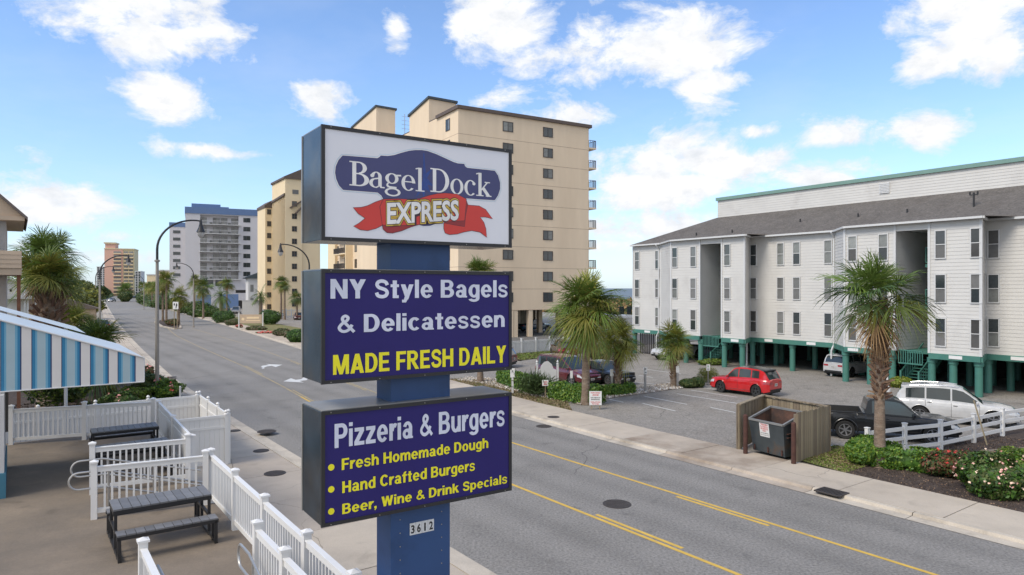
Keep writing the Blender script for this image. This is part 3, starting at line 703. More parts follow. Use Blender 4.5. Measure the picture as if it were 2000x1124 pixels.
navy = [(160, 135), (360, 150), (535, 164), (560, 152), (572, 135), (650, 140), (720, 130), (800, 105), (880, 84), (950, 76), (1020, 76), (1080, 86), (1180, 122), (1290, 172), (1360, 205), (1410, 220), (1480, 226),
        (1488, 250), (1510, 268), (1810, 300), (1845, 350), (1868, 430), (1868, 500), (1845, 570), (1810, 620), (1650, 612), (1500, 600), (1450, 700), (900, 700), (600, 610), (580, 570), (540, 537), (165, 508),
        (120, 460), (90, 390), (78, 320), (86, 250), (115, 185)]
NP = zm(navy)
flat('badge_halo', grow(NP, .018), -.0052, X_['sign_halo'], c1)
flat('badge_halo', grow(NP, .009), -.0058, X_['logo_white'], c1)
flat('badge', NP, -.0066, X_['logo_navy'], c1)
flat('badge', zm([(960, 860), (980, 885), (1040, 900), (1110, 897), (1180, 872), (1200, 850)]), -.0066, X_['logo_navy'], c1)
flat('starburst', zm([(1035, 110), (1046, 110), (1062, 330), (1130, 280), (1075, 380), (1150, 470), (1080, 450), (1110, 540), (1060, 500), (1040, 600), (1020, 520), (950, 590), (1000, 480), (1030, 400)]), -.0072, X_['logo_blue'], c1)
ribs = [('logo_red', [(275, 700), (360, 700), (430, 682), (520, 640), (610, 608), (700, 603), (700, 880), (600, 885), (520, 925), (430, 948), (350, 938), (280, 902), (340, 870), (405, 815), (330, 765)], .0080),
        ('logo_red', [(1440, 660), (1540, 676), (1640, 684), (1710, 722), (1785, 822), (1710, 800), (1650, 803), (1690, 860), (1712, 930), (1722, 1022), (1650, 965), (1560, 948), (1480, 962), (1400, 985), (1320, 992), (1272, 975), (1258, 930), (1258, 870), (1380, 890)], .0080),
        ('logo_dark_red', [(590, 885), (600, 935), (640, 970), (700, 975), (800, 950), (900, 908), (985, 884), (985, 840), (620, 860)], .0088),
        ('logo_dark_red', [(1470, 590), (1495, 610), (1515, 665), (1490, 790), (1480, 905), (1380, 888), (1260, 866), (1300, 830), (1440, 830)], .0088),
        ('logo_red', [(600, 612), (760, 606), (900, 612), (990, 606), (1090, 572), (1180, 552), (1270, 544), (1400, 556), (1500, 610), (1480, 840), (1290, 852), (1100, 862), (980, 884), (830, 892), (650, 896), (590, 885), (565, 690)], .0096)]
for m_, P, y in ribs:
    Q = zm(P); flat('ribbon', grow(Q, .0055), -y, X_['logo_outline'], c1); flat('ribbon', Q, -y - .0004, X_[m_], c1)
# EXPRESS: white letters in gold and dark outlines, rising to the right
x0, z0 = face(640 + 640 * .18, 280 + 872 * .18); x1, z1 = face(640 + 1440 * .18, 280 + 826 * .18)
ch = face(640 + 640 * .18, 280 + 650 * .18)[1] - z0; ch2 = face(640 + 1440 * .18, 280 + 612 * .18)[1] - z1; rt = math.atan2(z1 - z0, x1 - x0); Lx = math.hypot(x1 - x0, z1 - z0) - .03
for bd, mm, y in ((.125, 'logo_outline', .0112), (.100, 'logo_gold', .0120), (.055, 'logo_outline', .0128), (.030, 'logo_white', .0136)):
    g = (bd - .03) * .16
    text_mesh('EXPRESS', x0 - g, x0 + Lx + g, z0, z0 + (ch + ch2) / 2, -y, X_[mm], bd, 'ribbon_lettering', rt, .10, c1)
# serif capitals and small letters drawn as strokes
GL = {'B': (.70, rc(.1, 0, .24, 1) + rc(0, 0, .34, .05) + rc(0, .95, .34, 1) + ring(.33, .755, .29, .245, .14, .195, -90, 90) + ring(.33, .265, .37, .265, .20, .215, -90, 90) + rc(.24, .485, .34, .535)),
      'a': (.57, ring(.24, .19, .24, .2, .11, .155, 80, 285) + rc(.33, .05, .46, .47) + ring(.26, .45, .20, .215, .075, .175, 0, 165) + ring(.115, .49, .075, .075, 0, 0, 0, 360, 12) + rib([(.2, .365), (.36, .40)], [.05, .06]) + rib([(.25, .0), (.36, .08)], [.05, .05]) + rc(.4, 0, .57, .05)),
      'g': (.62, ring(.27, .44, .25, .225, .12, .185, 0, 360) + rib([(.42, .58), (.62, .60)], [.07, .07]) + rib([(.15, .27), (.08, .15), (.16, .07), (.44, .04)], [.05, .07, .09, .12]) + ring(.30, -.13, .30, .18, .20, .12, 0, 360)),
      'e': (.56, ring(.28, .32, .27, .34, .14, .30, 0, 318) + rc(.14, .345, .545, .392)),
      'l': (.36, rc(.1, 0, .24, 1.02) + rc(0, 0, .35, .045) + rib([(.0, .955), (.14, 1.0)], [.05, .05])),
      'D': (.82, rc(.1, 0, .24, 1) + rc(0, 0, .34, .05) + rc(0, .95, .34, 1) + ring(.34, .5, .44, .5, .28, .45, -90, 90)),
      'o': (.60, ring(.29, .32, .28, .34, .15, .30, 0, 360)),
      'c': (.53, ring(.28, .32, .27, .34, .14, .30, 48, 315) + ring(.43, .51, .07, .07, 0, 0, 0, 360, 12)),
      'k': (.66, rc(.1, 0, .24, 1.02) + rc(0, 0, .33, .045) + rib([(.0, .955), (.14, 1.0)], [.05, .05]) + rib([(.22, .26), (.50, .62)], [.05, .06]) + rib([(.31, .36), (.56, .02)], [.14, .14]) + rc(.38, .60, .62, .645) + rc(.43, 0, .69, .045))}
def serif(word, pxl, pxr, ptop, pbase):
    xa, zt = face(*ptop); _, zb = face(*pbase); xb = face(pxr, pbase[1])[0]; tot = sum(GL[c][0] for c in word[:-1]) + GL[word[-1]][0]
    k = (xb - xa) / tot; ph = zt - zb; x = xa
    for i, c in enumerate(word):
        b_ = MB()
        for j, q in enumerate(GL[c][1]):
            y = -.0078 - .00003 * (j % 9); P = [Vector((x + a * k, y, zb + h * ph)) for a, h in q]
            n = (P[1] - P[0]).cross(P[2] - P[0])
            if n.y > 0: P = P[::-1]
            b_.add(P, [tuple(range(len(P)))])
        b_.build('letter', X_['logo_white'], c1); x += GL[c][0] * k
serif('Bagel', 682, 829, (682, 314.5), (682, 362.5)); serif('Dock', 840, 958, (840, 328.5), (840, 375.0))
# house number plates
for i, d in enumerate('3612'):
    k0 = on_line(800 + i * 11.9, SP + SD * .14, SN); k1 = on_line(800 + i * 11.9 + 11.3, SP + SD * .14, SN)
    Yn = (SP + SD * .14 + SN * k0).y; zt = zat(1042.5 - i * 2.0, Yn); zb = zat(1068.5 - i * 2.4, Yn)
    zt = zat(1043, 7.9) ; zb = zat(1067, 7.9)
    b = MB(); b.box(k0, k1, .132, .139, zb, zt); pl = b.build('number_plate', X_['sign_panel_white'], sign)
    w_ = (k1 - k0) * (.36 if d == '1' else .18)
    text_mesh(d, k0 + w_, k1 - w_, zb + .022, zt - .022, .1305, X_['black_metal'], .03, 'digit', parent=pl)
# ================================================================ buildings
def win_mesh(w, h, d, sash, fm, gm, key, split='h'):
    """a window that is a frame with two panes; returns meshes shared by all copies"""
    fr = sash; m = MB()
    m.box(-w / 2, -w / 2 + fr, -d, .02, 0, h); m.box(w / 2 - fr, w / 2, -d, .02, 0, h)
    m.box(-w / 2 + fr, w / 2 - fr, -d, .02, 0, fr); m.box(-w / 2 + fr, w / 2 - fr, -d, .02, h - fr, h)
    if split == 'h': m.box(-w / 2 + fr, w / 2 - fr, -d * .8, .02, h / 2 - fr * .4, h / 2 + fr * .4)
    else: m.box(-fr * .35, fr * .35, -d * .8, .02, fr, h - fr)
    p = MB()
    if split == 'h': p.box(-w / 2 + fr, w / 2 - fr, -.004, .0, 0, h / 2 - fr * 1.0); off = [(0, 0, fr), (0, 0, h / 2 + fr * .4)]; 
    else: p.box(-w / 4 + fr * .75, w / 4 - fr * .75, -.004, .0, fr, h - fr); off = [(-w / 4 + fr * .25, 0, 0), (w / 4 - fr * .25, 0, 0)]
    return (m.mesh('window', X_[fm]), [p.mesh('pane', X_[g_]) for g_ in (gm if isinstance(gm, tuple) else (gm,))], off)
def put_window(W3, parent, x, y, z, rz=0):
    o = link('window', W3[0], parent, (x, y, z), rz)
    for q in W3[2]: link('pane', random.choice(W3[1]), o, q)
    return o
def lapwall(m, p, q, z0, z1, lap=.22, out=None, proud=.016):
    """clapboards: every board a wedge, its lower edge proud"""
    p, q = Vector(p), Vector(q); d = (q - p).normalized(); n = Vector((d.y, -d.x, 0)) if out is None else Vector(out); z = z0
    while z < z1 - 1e-6:
        e = min(z + lap, z1); a = p + Vector((0, 0, z)); b = q + Vector((0, 0, z)); c = q + Vector((0, 0, e)); f = p + Vector((0, 0, e))
        m.quad(a + n * proud, b + n * proud, c, f); m.quad(a, b, b + n * proud, a + n * proud); z = e
    return m

# ---------------------------------------------------------------- the condominium on green posts
AB = R(33.9); BE = Vector((math.sin(AB), -math.cos(AB), 0)); BN = Vector((math.cos(AB), math.sin(AB), 0)); BP = W(16, 45.2)
condo = thing('stilt_condominium', 'long white clapboard condominium on green posts with grey shingle roof beside the parking lot', 'building', BP, AB - R(90))
def cs(px, t=0.0): return on_line(px, BP + BN * t, BE)
REC = 2.3; Z0, Z1 = 2.42, 10.5
def V2(px, t): return Vector((cs(px, t), t, 0))
front = [[(1237, REC), (1291, REC), (1311, 0), (1367, 0)], [(1410, 0), (1454, 0), (1465, REC), (1630, REC), (1650, 0), (1748, 0)], [(1815, 0), (1916, 0), (1924, REC), (2140, REC)]]
wall = MB(); beam = MB(); trim = MB(); gut = MB()
for sec in front:
    P = [V2(*a) for a in sec]
    for a, b in zip(P, P[1:]):
        lapwall(wall, a, b, Z0, Z1)
        d = (b - a).normalized(); n = Vector((d.y, -d.x, 0)); up = Vector((0, 0, 1))
        beam.beam(a + n * .02 + up * 2.26, b + n * .02 + up * 2.26, .16, .34)
    for a in P:
        trim.box(a.x - .07, a.x + .07, a.y - .055, a.y + .05, Z0, Z1)
# breezeways: side walls, back, soffit
bw = [(1367, 1410), (1748, 1815)]
dark = MB()
for l, r in bw:
    a, b = V2(l, 0), V2(r, 0)
    lapwall(wall, a, a + Vector((0, 6.5, 0)), Z0, Z1 - .45, out=(1, 0, 0)); lapwall(wall, b + Vector((0, 6.5, 0)), b, Z0, Z1 - .45, out=(-1, 0, 0))
    lapwall(wall, a + Vector((0, 6.5, 0)), b + Vector((0, 6.5, 0)), Z0, Z1 - .45)
    wall.box(a.x, b.x, .0, .12, Z1 - .5, Z1); dark.box(a.x, b.x, .12, 6.5, Z1 - .42, Z1 - .3)
    beam.box(a.x, b.x, 1.5, 6.5, 2.2, Z0 - .02)
SL = cs(1237, REC); SR = cs(2140, REC)
lapwall(wall, (SL, 16, 0), (SL, REC, 0), Z0, Z1, out=(-1, 0, 0))
lapwall(wall, (SR, REC, 0), (SR, 16, 0), Z0, Z1, out=(1, 0, 0)); wall.quad((SR, 16, Z0), (SL, 16, Z0), (SL, 16, Z1), (SR, 16, Z1))
wall.build('wall', X_['siding'], condo); trim.build('corner_board', X_['white_trim'], condo)
dark.build('soffit', X_['siding'], condo)
beam.box(SL, SR, REC + .3, 16, 2.15, 2.4); beam.build('floor_beam', X_['teal_paint'], condo)
# landings with green railings inside the breezeways
def railing(m, p, q, z, h=1.05, gap=.14):
    p, q = Vector(p), Vector(q); L_ = (q - p).length; d = (q - p) / L_
    m.beam(p + Vector((0, 0, z + h)), q + Vector((0, 0, z + h)), .09, .06); m.beam(p + Vector((0, 0, z + .12)), q + Vector((0, 0, z + .12)), .05, .08)
    n = int(L_ / gap)
    for i in range(n + 1):
        a = p + d * (i * L_ / max(1, n)); m.beam(a + Vector((0, 0, z + .1)), a + Vector((0, 0, z + h)), .045, .045)
for l, r in bw:
    a, b = V2(l, 0), V2(r, 0); w = b.x - a.x
    for z in (5.05, 7.72):
        m = MB(); m.box(a.x + w * .52, b.x - .02, 1.6, 6.4, z, z + .2); fl = m.build('landing', X_['teal_paint'], condo)
        m = MB(); railing(m, (a.x + w * .53, 1.65, 0), (b.x - .05, 1.65, 0), z + .2); railing(m, (a.x + w * .53, 1.68, 0), (a.x + w * .53, 3.4, 0), z + .2)
        m.build('railing', X_['teal_paint'], fl)
    m = MB(); railing(m, (a.x + w * .05, .25, 0), (b.x - w * .25, .25, 0), 2.42 - .9, .95); m.build('railing', X_['teal_paint'], condo)
# staircases down to the lot
def stair(px, t, name='staircase'):
    x = cs(px, t); root = MB()
    for sx in (-.55, .55):
        root.beam((x + sx, t - .1, 1.75), (x + sx, t - 3.0, .12), .05, .26)
        root.beam((x + sx, t - .1, 2.75), (x + sx, t - 3.0, 1.05), .07, .08); root.beam((x + sx, t - 3.0, .05), (x + sx, t - 3.0, 1.15), .1, .1)
        for k in range(9): 
            yy = t - .3 - k * .3; z = 1.75 - (k + .7) * .17 * 1.65 * .58
            root.beam((x + sx, yy, 1.6 - k * .165), (x + sx, yy, 2.55 - k * .165), .035, .035)
    o = root.build(name, X_['teal_paint'], condo); tr = MB(); tr.box(-.52, .52, -.14, .14, -.02, .02); me = tr.mesh('tread', X_['teal_paint'])
    for k in range(9): link('tread', me, o, (x, t - .3 - k * .3, 1.68 - k * .17))
stair(1822, 3.5); stair(1424, 3.6)
# eaves, gutter, roof, upper wall
ZE = 10.55; TW, ZW, ZT = 6.8, 12.95, 14.5
line_ = [(1231, REC - .35), (1289, REC - .35), (1309, -.35), (1456, -.35), (1467, REC - .35), (1628, REC - .35), (1648, -.35), (1920, -.35), (1928, REC - .35), (2150, REC - .35)]
E_ = [Vector((cs(px, t), t, ZE)) for px, t in line_]
sw = cs(1402, TW)
roof = MB()
for a, b in zip(E_, E_[1:]): gut.beam(a + Vector((0, 0, -.07)), b + Vector((0, 0, -.07)), .15, .13)
def eave_t(x):
    for a, b in zip(E_, E_[1:]):
        if a.x <= x <= b.x: return a.y + (b.y - a.y) * (x - a.x) / max(1e-6, b.x - a.x)
    return E_[-1].y
xs = sorted(set([E_[0].x + i * .8 for i in range(int((E_[-1].x - E_[0].x) / .8))] + [p.x for p in E_] + [sw])); V = []; fs = []; TT = [2.2, 3.4, 4.6, 5.7, TW]; NT = len(TT)
for x in xs:
    V.append((x, eave_t(x), ZE))
    for t_ in TT:
        k = (t_ - 1.95) / (TW - 1.95); V.append((x + (max(x, sw) - x) * k, t_, ZE + (ZW - ZE) * k))
for i in range(len(xs) - 1):
    for j in range(NT):
        q = i * (NT + 1) + j; fs.append((q, q + NT + 1, q + NT + 2, q + 1))
roof.add(V, fs)
bk = Vector((E_[0].x, 17, ZE)); roof.add([bk, E_[0], Vector((sw, TW, ZW)), Vector((sw, 12.4, ZW))], [(0, 1, 2, 3)])
bR = Vector((E_[-1].x, 17, ZE)); roof.add([bk, Vector((sw, 12.4, ZW)), Vector((E_[-1].x, 12.4, ZW)), bR], [(0, 1, 2, 3)])
ro = roof.build('roof', X_['shingles'], condo, smooth=True)
gut.build('gutter', X_['white_trim'], condo)
# shingle courses stand out as thin raised lines across the slope
up_ = MB(); lapwall(up_, (sw, TW, 0), (SR, TW, 0), ZW - .02, ZT, .2); lapwall(up_, (sw, 12.4, 0), (sw, TW, 0), ZW - .3, ZT, .2, out=(-1, 0, 0)); up_.quad((SR, 12.4, ZW), (sw, 12.4, ZW), (sw, 12.4, ZT), (SR, 12.4, ZT))
uo = up_.build('upper_wall', X_['siding'], condo)
m = MB(); m.box(sw - .12, SR, TW - .16, TW + .1, ZT - .02, ZT + .26); m.box(sw - .12, sw + .1, TW + .1, 12.5, ZT - .02, ZT + .26); m.build('trim', X_['sage_trim'], uo)
m = MB(); m.box(sw, SR, TW + .1, 12.4, ZT, ZT + .1); m.build('upper_roof', X_['dark_roof'], uo)
m = MB(); x = cs(1728, TW); m.box(x - .38, x + .38, TW - .06, TW - .02, 13.42, 14.22)
for k in range(7): m.box(x - .35, x + .35, TW - .09, TW - .06, 13.45 + k * .11, 13.52 + k * .11)
m.build('louvre', X_['white_trim'], uo)
for px, h in ((1902, .95), (1772, .3), (1676, .3), (1563, .3), (1430, .3), (1360, .3)):
    t = 4.0 if px > 1500 else 3.0
    x = cs(px, t); z = ZE + (ZW - ZE) * (t - 1.95) / (TW - 1.95) - .05; m = MB(); m.tube([(x, t, z - .3), (x, t, z + h)], .06, 8)
    if h > .5: m.beam((x - .22, t, z + h - .15), (x + .22, t, z + h - .15), .06, .06); m.tube([(x - .22, t, z + h - .15), (x - .22, t, z + h + .05)], .05, 6); m.tube([(x + .22, t, z + h - .15), (x + .22, t, z + h + .05)], .05, 6)
    m.build('vent_pipe', X_['black_metal'], ro)
# windows
CW = win_mesh(.64, 1.74, .05, .055, 'white_trim', ('glass_blind', 'glass_blind', 'glass_curtain', 'glass_dark'), 'c')
for px, t in ((1245, REC), (1285, REC), (1318.6, 0), (1354.6, 0), (1421, 0), (1472, REC), (1525, REC), (1556.5, REC), (1618, REC), (1665.6, 0), (1725.7, 0), (1837.5, 0), (1907.5, 0), (1941, REC), (2040, REC), (2090, REC)):
    for z in (8.16, 5.50, 2.86): put_window(CW, condo, cs(px, t), t - .035, z)
# downspouts
for px, t in ((1289, REC), (1466, REC), (1632, REC), (1925, REC)):
    x = cs(px, t) - .05; m = MB(); m.beam((x, t - .5, ZE - .15), (x, t - .12, ZE - .55), .09, .09); m.beam((x, t - .12, ZE - .5), (x, t - .12, 2.3), .10, .10); m.beam((x, t - .12, 2.3), (x - .05, t - .35, 1.9), .10, .10); m.beam((x - .05, t - .35, 1.95), (x - .05, t - .35, .1), .10, .10)
    m.build('downspout', X_['white_trim'], condo)
# posts
cm = MB(); cm.lathe([(.21, 0), (.21, 1.75), (.26, 1.8), (.26, 2.1)], 14); pm = cm.mesh('post', X_['teal_paint'], True)
rotc = Matrix.Rotation(-(AB - R(90)), 4, 'Z')
for px, t in ((1240, REC + .3), (1296, .8 + REC), (1340, .3), (1369, .3), (1415, .3), (1450, .3), (1470, REC + .3), (1548, REC + .3), (1626, REC + .3), (1652, .3), (1700, .3), (1743, .3), (1820, .3), (1862, .3), (1912, .3), (1930, REC + .3), (2020, REC + .3), (2110, REC + .3),
              (1396, 4.5), (1448, 4.5), (1489, 5), (1516, 5), (1592, 5.2), (1683, 4.5), (1773, 4.2), (1857, 4.5), (1894, 5), (1974, 4.6)):
    link('post', pm, condo, (cs(px, t), t, .04))
for i in range(9):
    for t in (6.5, 10.5): link('post', pm, condo, (SL + 3 + i * 5.2, t, .04))
m = MB(); m.box(SL, SR, 11.6, 11.8, 0, 2.3); m.box(SR, SR + .1, REC, 11.7, 0, 2.3); m.build('shade_backing', X_['painted_shade'], condo)  # near-black walls added so the space under the building reads as shaded
m = MB()
for i in range(14): m.box(SL + .1 + i * .28, SL + .24 + i * .28, REC + .8, REC + .86, 0, 2.2)
m.build('slat_screen', X_['frame_bronze'], condo)
pm2 = MB(); pm2.box(-.36, .36, -.02, .02, -.1, .1); pmm = pm2.mesh('unit_plate', X_['sign_panel_white'])
for px, t in ((1266, REC), (1437, 0), (1503, REC), (1586, REC), (1868, 0), (1990, REC), (1668, 0)): link('unit_plate', pmm, condo, (cs(px, t), t - .12, 2.28))

# ---------------------------------------------------------------- generic apartment block pieces
def blockframe(name, label, px, Y, ang, z=0.0):
    P = Vector(((px - 1000) / F * Y, Y, 0)); t = thing(name, label, 'building', P, ang)
    return t, P, Vector((math.cos(ang), math.sin(ang), 0)), Vector((-math.sin(ang), math.cos(ang), 0))
# the beige tower: corner at column 895
bt, BC, BX, BY = blockframe('beige_tower', 'tall beige condominium tower with end wall windows and parking level behind the sign', 895, 84.8, R(31))
WD = on_line(1150, BC, BX); DP = 53.0; ZB, ZTT = 3.5, 28.7
m = MB(); m.box(0, WD, 0, DP, ZB, ZTT); m.build('wall', X_['beige_stucco'], bt)
jt = MB()
for k in range(1, 10):
    z = 28.7 - 1.05 - k * 2.75 + .6; jt.box(-.006, WD + .006, -.006, DP, z, z + .05)
jt.build('control_joint', X_['beige_joint'], bt)
m = MB(); m.box(-.25, WD + .35, -.3, -.01, ZTT - .12, ZTT + .3); m.box(WD + .01, WD + .35, -.01, DP, ZTT - .12, ZTT + .3); m.box(-.25, -.01, -.01, 6.2, ZTT - .12, ZTT + .3); m.box(-.01, WD + .01, -.01, DP, ZTT + .002, ZTT + .12); m.build('roof_edge', X_['brown_fascia'], bt)
TWN = win_mesh(1.55, 1.28, .04, .09, 'frame_bronze', ('glass_dark', 'glass_dark', 'glass_curtain'), 't', 'v')
for px in (992, 1070):
    s = on_line(px, BC, BX); Yp = (BC + BX * s).y
    for k in range(9):
        put_window(TWN, bt, s, -.025, 26.55 - k * 2.75)
TWL = win_mesh(1.2, 1.5, .04, .09, 'frame_bronze', ('glass_dark', 'glass_dark', 'glass_curtain'), 't', 'v')
yl = on_line(875, BC, BY)
for k in range(9): put_window(TWL, bt, -.025, yl, 26.4 - k * 2.75, R(-90))
for y_ in (16.5, 20.5, 39.5, 43.5, 50.0):
    for k in range(9): put_window(TWL, bt, -.025, y_, 26.4 - k * 2.75, R(-90))
# ground parking level
m = MB()
for px in (1008, 1037, 1105, 1143):
    s = on_line(px, BC, BX)
    for y in (.35, 6.5, 12.5): m.box(s - .3, s + .3, y - .3, y + .3, 0, ZB)
m.box(0, on_line(1003, BC, BX), 0, .4, 0, ZB); m.box(0, .4, .4, DP, 0, ZB); m.build('column', X_['beige_stucco'], bt)
m = MB(); m.box(.4, WD - .1, 14, 14.3, 0, ZB); m.build('parking_back_wall', X_['timber_grey'], bt)
# sea side balconies past the end wall
for k in range(8):
    z = 25.75 - k * 2.78; m = MB(); m.box(WD, WD + 1.35, .05, 2.6, z, z + .2); o = m.build('balcony', X_['beige_stucco'], bt)
    m = MB()
    for q in range(9): m.beam((WD + 1.3, .1 + q * .3, z + .18), (WD + 1.3, .1 + q * .3, z + 1.2), .05, .05)
    for q in range(5): m.beam((WD + .1 + q * .28, .09, z + .18), (WD + .1 + q * .28, .09, z + 1.2), .05, .05)
    m.beam((WD + 1.3, .1, z + 1.2), (WD + 1.3, 2.55, z + 1.2), .06, .06); m.beam((WD, .09, z + 1.2), (WD + 1.3, .09, z + 1.2), .06, .06); m.build('railing', X_['frame_bronze'], o)
# lift towers on the street side
def lift(px0, px1, pxr, zt, zt2, h=1.1):
    y0 = on_line(px0, BC, BY); y1 = on_line(px1, BC, BY); P = BC + BY * y0; xr = on_line(pxr, P, BX)
    m = MB(); m.add([(-.02, y0, 4), (xr, y0, 4), (xr, y1, 4), (-.02, y1, 4), (-.02, y0, zt), (xr, y0, zt - .1), (xr, y1, zt2), (-.02, y1, zt2)], [(0, 1, 5, 4), (1, 2, 6, 5), (2, 3, 7, 6), (3, 0, 4, 7), (4, 5, 6, 7)])
    o = m.build('lift_tower', X_['beige_stucco'], bt)
    m = MB(); q = .22
    m.add([(-q, y0 - q, zt), (xr + q, y0 - q, zt - .1), (xr + q, y1 + q, zt2), (-q, y1 + q, zt2), (-q, y0 - q, zt + .3), (xr + q, y0 - q, zt + .2), (xr + q, y1 + q, zt2 + .3), (-q, y1 + q, zt2 + .3)], [(3, 2, 1, 0), (0, 1, 5, 4), (1, 2, 6, 5), (2, 3, 7, 6), (3, 0, 4, 7), (4, 5, 6, 7)])
    m.build('roof_cap', X_['dark_roof'], o)
lift(838, 800, 890, 31.9, 30.9); lift(735, 688, 772, 35.4, 34.4)
ys = on_line(745, BC, BY); m = MB(); m.box(.2, 6, ys - 3, ys + 4, ZTT, ZTT + 1.4); m.build('roof_plant', X_['tan_siding'], bt)
m = MB(); yy = on_line(783, BC, BY)
for q in (0, 1.1): m.tube([(.6 + q, yy, ZTT), (.6 + q, yy, ZTT + 3.4 - q)], .05, 6)
for q in range(4): m.beam((.1, yy, ZTT + 1.2 + q * .6), (1.7, yy, ZTT + 1.2 + q * .6), .04, .04)
m.build('antenna', X_['galvanised'], bt)
# balconies recessed in the street side
ya, yb = on_line(688, BC, BY), on_line(664, BC, BY)
BDR = win_mesh(1.5, 2.1, .05, .09, 'frame_bronze', ('glass_dark', 'glass_dark', 'glass_curtain'), 't', 'v')
for k in range(8):
    z = 4.1 + k * 2.75; m = MB(); m.box(-1.25, 0, ya, yb, z, z + .16); o = m.build('balcony', X_['cream_stucco'], bt)
    m = MB(); railing(m, (-1.2, ya + .05, 0), (-1.2, yb - .05, 0), z + .16, 1.0, .2); railing(m, (-1.2, ya + .05, 0), (0, ya + .05, 0), z + .16, 1.0, .2); m.build('railing', X_['frame_bronze'], o)
    put_window(BDR, bt, -.03, (ya + yb) / 2, z + .2, R(-90))
m = MB(); m.box(-1.3, -.004, ya - .35, ya - .02, 3.6, 27); m.box(-.5, -.004, yb + 1.5, yb + 6, 3.6, 28.2); m.build('pier', X_['cream_stucco'], bt)

# yellow block
yb_, YC, YX, YY_ = blockframe('yellow_block', 'yellow condominium block with stepped slanting roofs and paired windows left of the sign', 557, 158, R(33))
wA = on_line(626, YC, YX)
def slabbox(m, x0, x1, y0, y1, z0, za, zb):                # top falls from za at x0 to zb at x1
    m.add([(x0, y0, z0), (x1, y0, z0), (x1, y1, z0), (x0, y1, z0), (x0, y0, za), (x1, y0, zb), (x1, y1, zb), (x0, y1, za)], [(0, 1, 5, 4), (1, 2, 6, 5), (2, 3, 7, 6), (3, 0, 4, 7), (4, 5, 6, 7)])
xa = on_line(590, YC, YX)
m = MB(); slabbox(m, 0, xa, 0, 12, 0, 31.7, 33.7); slabbox(m, xa, wA, .3, 14, 0, 33.7, 31.5); m.build('wall', X_['yellow_stucco'], yb_)
m = MB(); slabbox(m, -.3, xa, -.3, 12.2, 31.6, 32.1, 34.2); slabbox(m, xa, wA, 0, 14, 33.6, 34.2, 32); m.build('roof_edge', X_['brown_fascia'], yb_)
m = MB(); x1_ = on_line(566, YC, YX)
m.beam((x1_, -.35, 24.9), (xa + .2, -.35, 26.9), .7, .32); m.beam((x1_ + 1.1, -.7, 23.6), (xa + .4, -.7, 25.8), 1.0, .32); m.build('porch_roof', X_['brown_fascia'], yb_)
y1_ = on_line(531, YC, YY_)
m = MB(); m.add([(0, .1, 0), (0, y1_, 0), (8, y1_, 0), (8, .1, 0), (0, .1, 27.9), (0, y1_, 27.3), (8, y1_, 27.3), (8, .1, 27.9)], [(1, 0, 4, 5), (2, 1, 5, 6), (4, 7, 6, 5)]); m.build('wing_wall', X_['yellow_stucco'], yb_)
m = MB(); m.add([(-.3, 0, 27.7), (-.3, y1_, 27.1), (5, y1_, 29.0), (5, 0, 29.6), (-.3, 0, 28.2), (-.3, y1_, 27.6)], [(0, 1, 5, 4), (4, 5, 2, 3)]); m.build('wing_roof', X_['brown_fascia'], yb_)
PC = YC + YY_ * y1_; xc = on_line(518, PC, YX)
m = MB(); slabbox(m, xc, .2, y1_, y1_ + 8, 0, 26.1, 27.6); m.build('wing_wall', X_['yellow_stucco'], yb_)
m = MB(); slabbox(m, xc - .2, .2, y1_ - .2, y1_ + 8, 26.0, 26.6, 28.0); m.build('wing_roof', X_['brown_fascia'], yb_)
YW = win_mesh(.58, 1.25, .04, .06, 'brown_fascia', 'glass_dark', 'y', 'h')
for k in range(9):
    for px in (572.6, 577.4): put_window(YW, yb_, on_line(px, YC, YX), -.03, 25.3 - 2.9 * k)
    for px in (524, 527.2): put_window(YW, yb_, on_line(px, PC, YX), y1_ - .03, 24.4 - 2.9 * k)
m = MB(); xv = on_line(577, YC, YX); m.box(xv - .7, xv + .7, -.06, -.01, 28.2, 29.2); m.build('roof_window', X_['screen'], yb_)

# grey hotel with blue parapet
gh, GC, GX, GY = blockframe('grey_hotel', 'grey beach hotel with blue parapet and stacked white balconies down the road', 362, 205, R(25))
wg = on_line(524, GC, GX); zg = 6.4 + (563 - 405) * 205 / F
xb0, xb1 = on_line(391, GC, GX), on_line(466, GC, GX)
m = MB(); m.box(0, xb0, 0, 16, 0, zg); m.box(xb1, wg, 0, 16, 0, zg); m.box(xb0, xb1, 1.6, 16, 0, zg); m.box(xb0, xb1, 0, 1.6, 0, 9.2); m.box(xb0, xb1, 0, 1.6, zg - 2.0, zg); m.build('wall', X_['grey_stucco'], gh)
m = MB(); m.box(-.15, wg + .1, -.2, 16.1, zg - 1.75, zg + .15); m.build('parapet', X_['blue_fascia'], gh)
xp0, xp1 = on_line(374, GC + GY * 6, GX), on_line(447, GC + GY * 6, GX); m = MB(); m.box(xp0, xp1 - 2.4, 6, 14, zg, zg + 1.9); m.box(xp1 - 2.4, xp1, 6, 14, zg, zg + 1.2); m.build('penthouse', X_['blue_fascia'], gh)
GW = win_mesh(2.0, 1.35, .04, .09, 'glass_dark', 'glass_dark', 'g', 'v')
GD = win_mesh(1.9, 2.1, .04, .08, 'glass_dark', 'glass_blind', 'g', 'v')
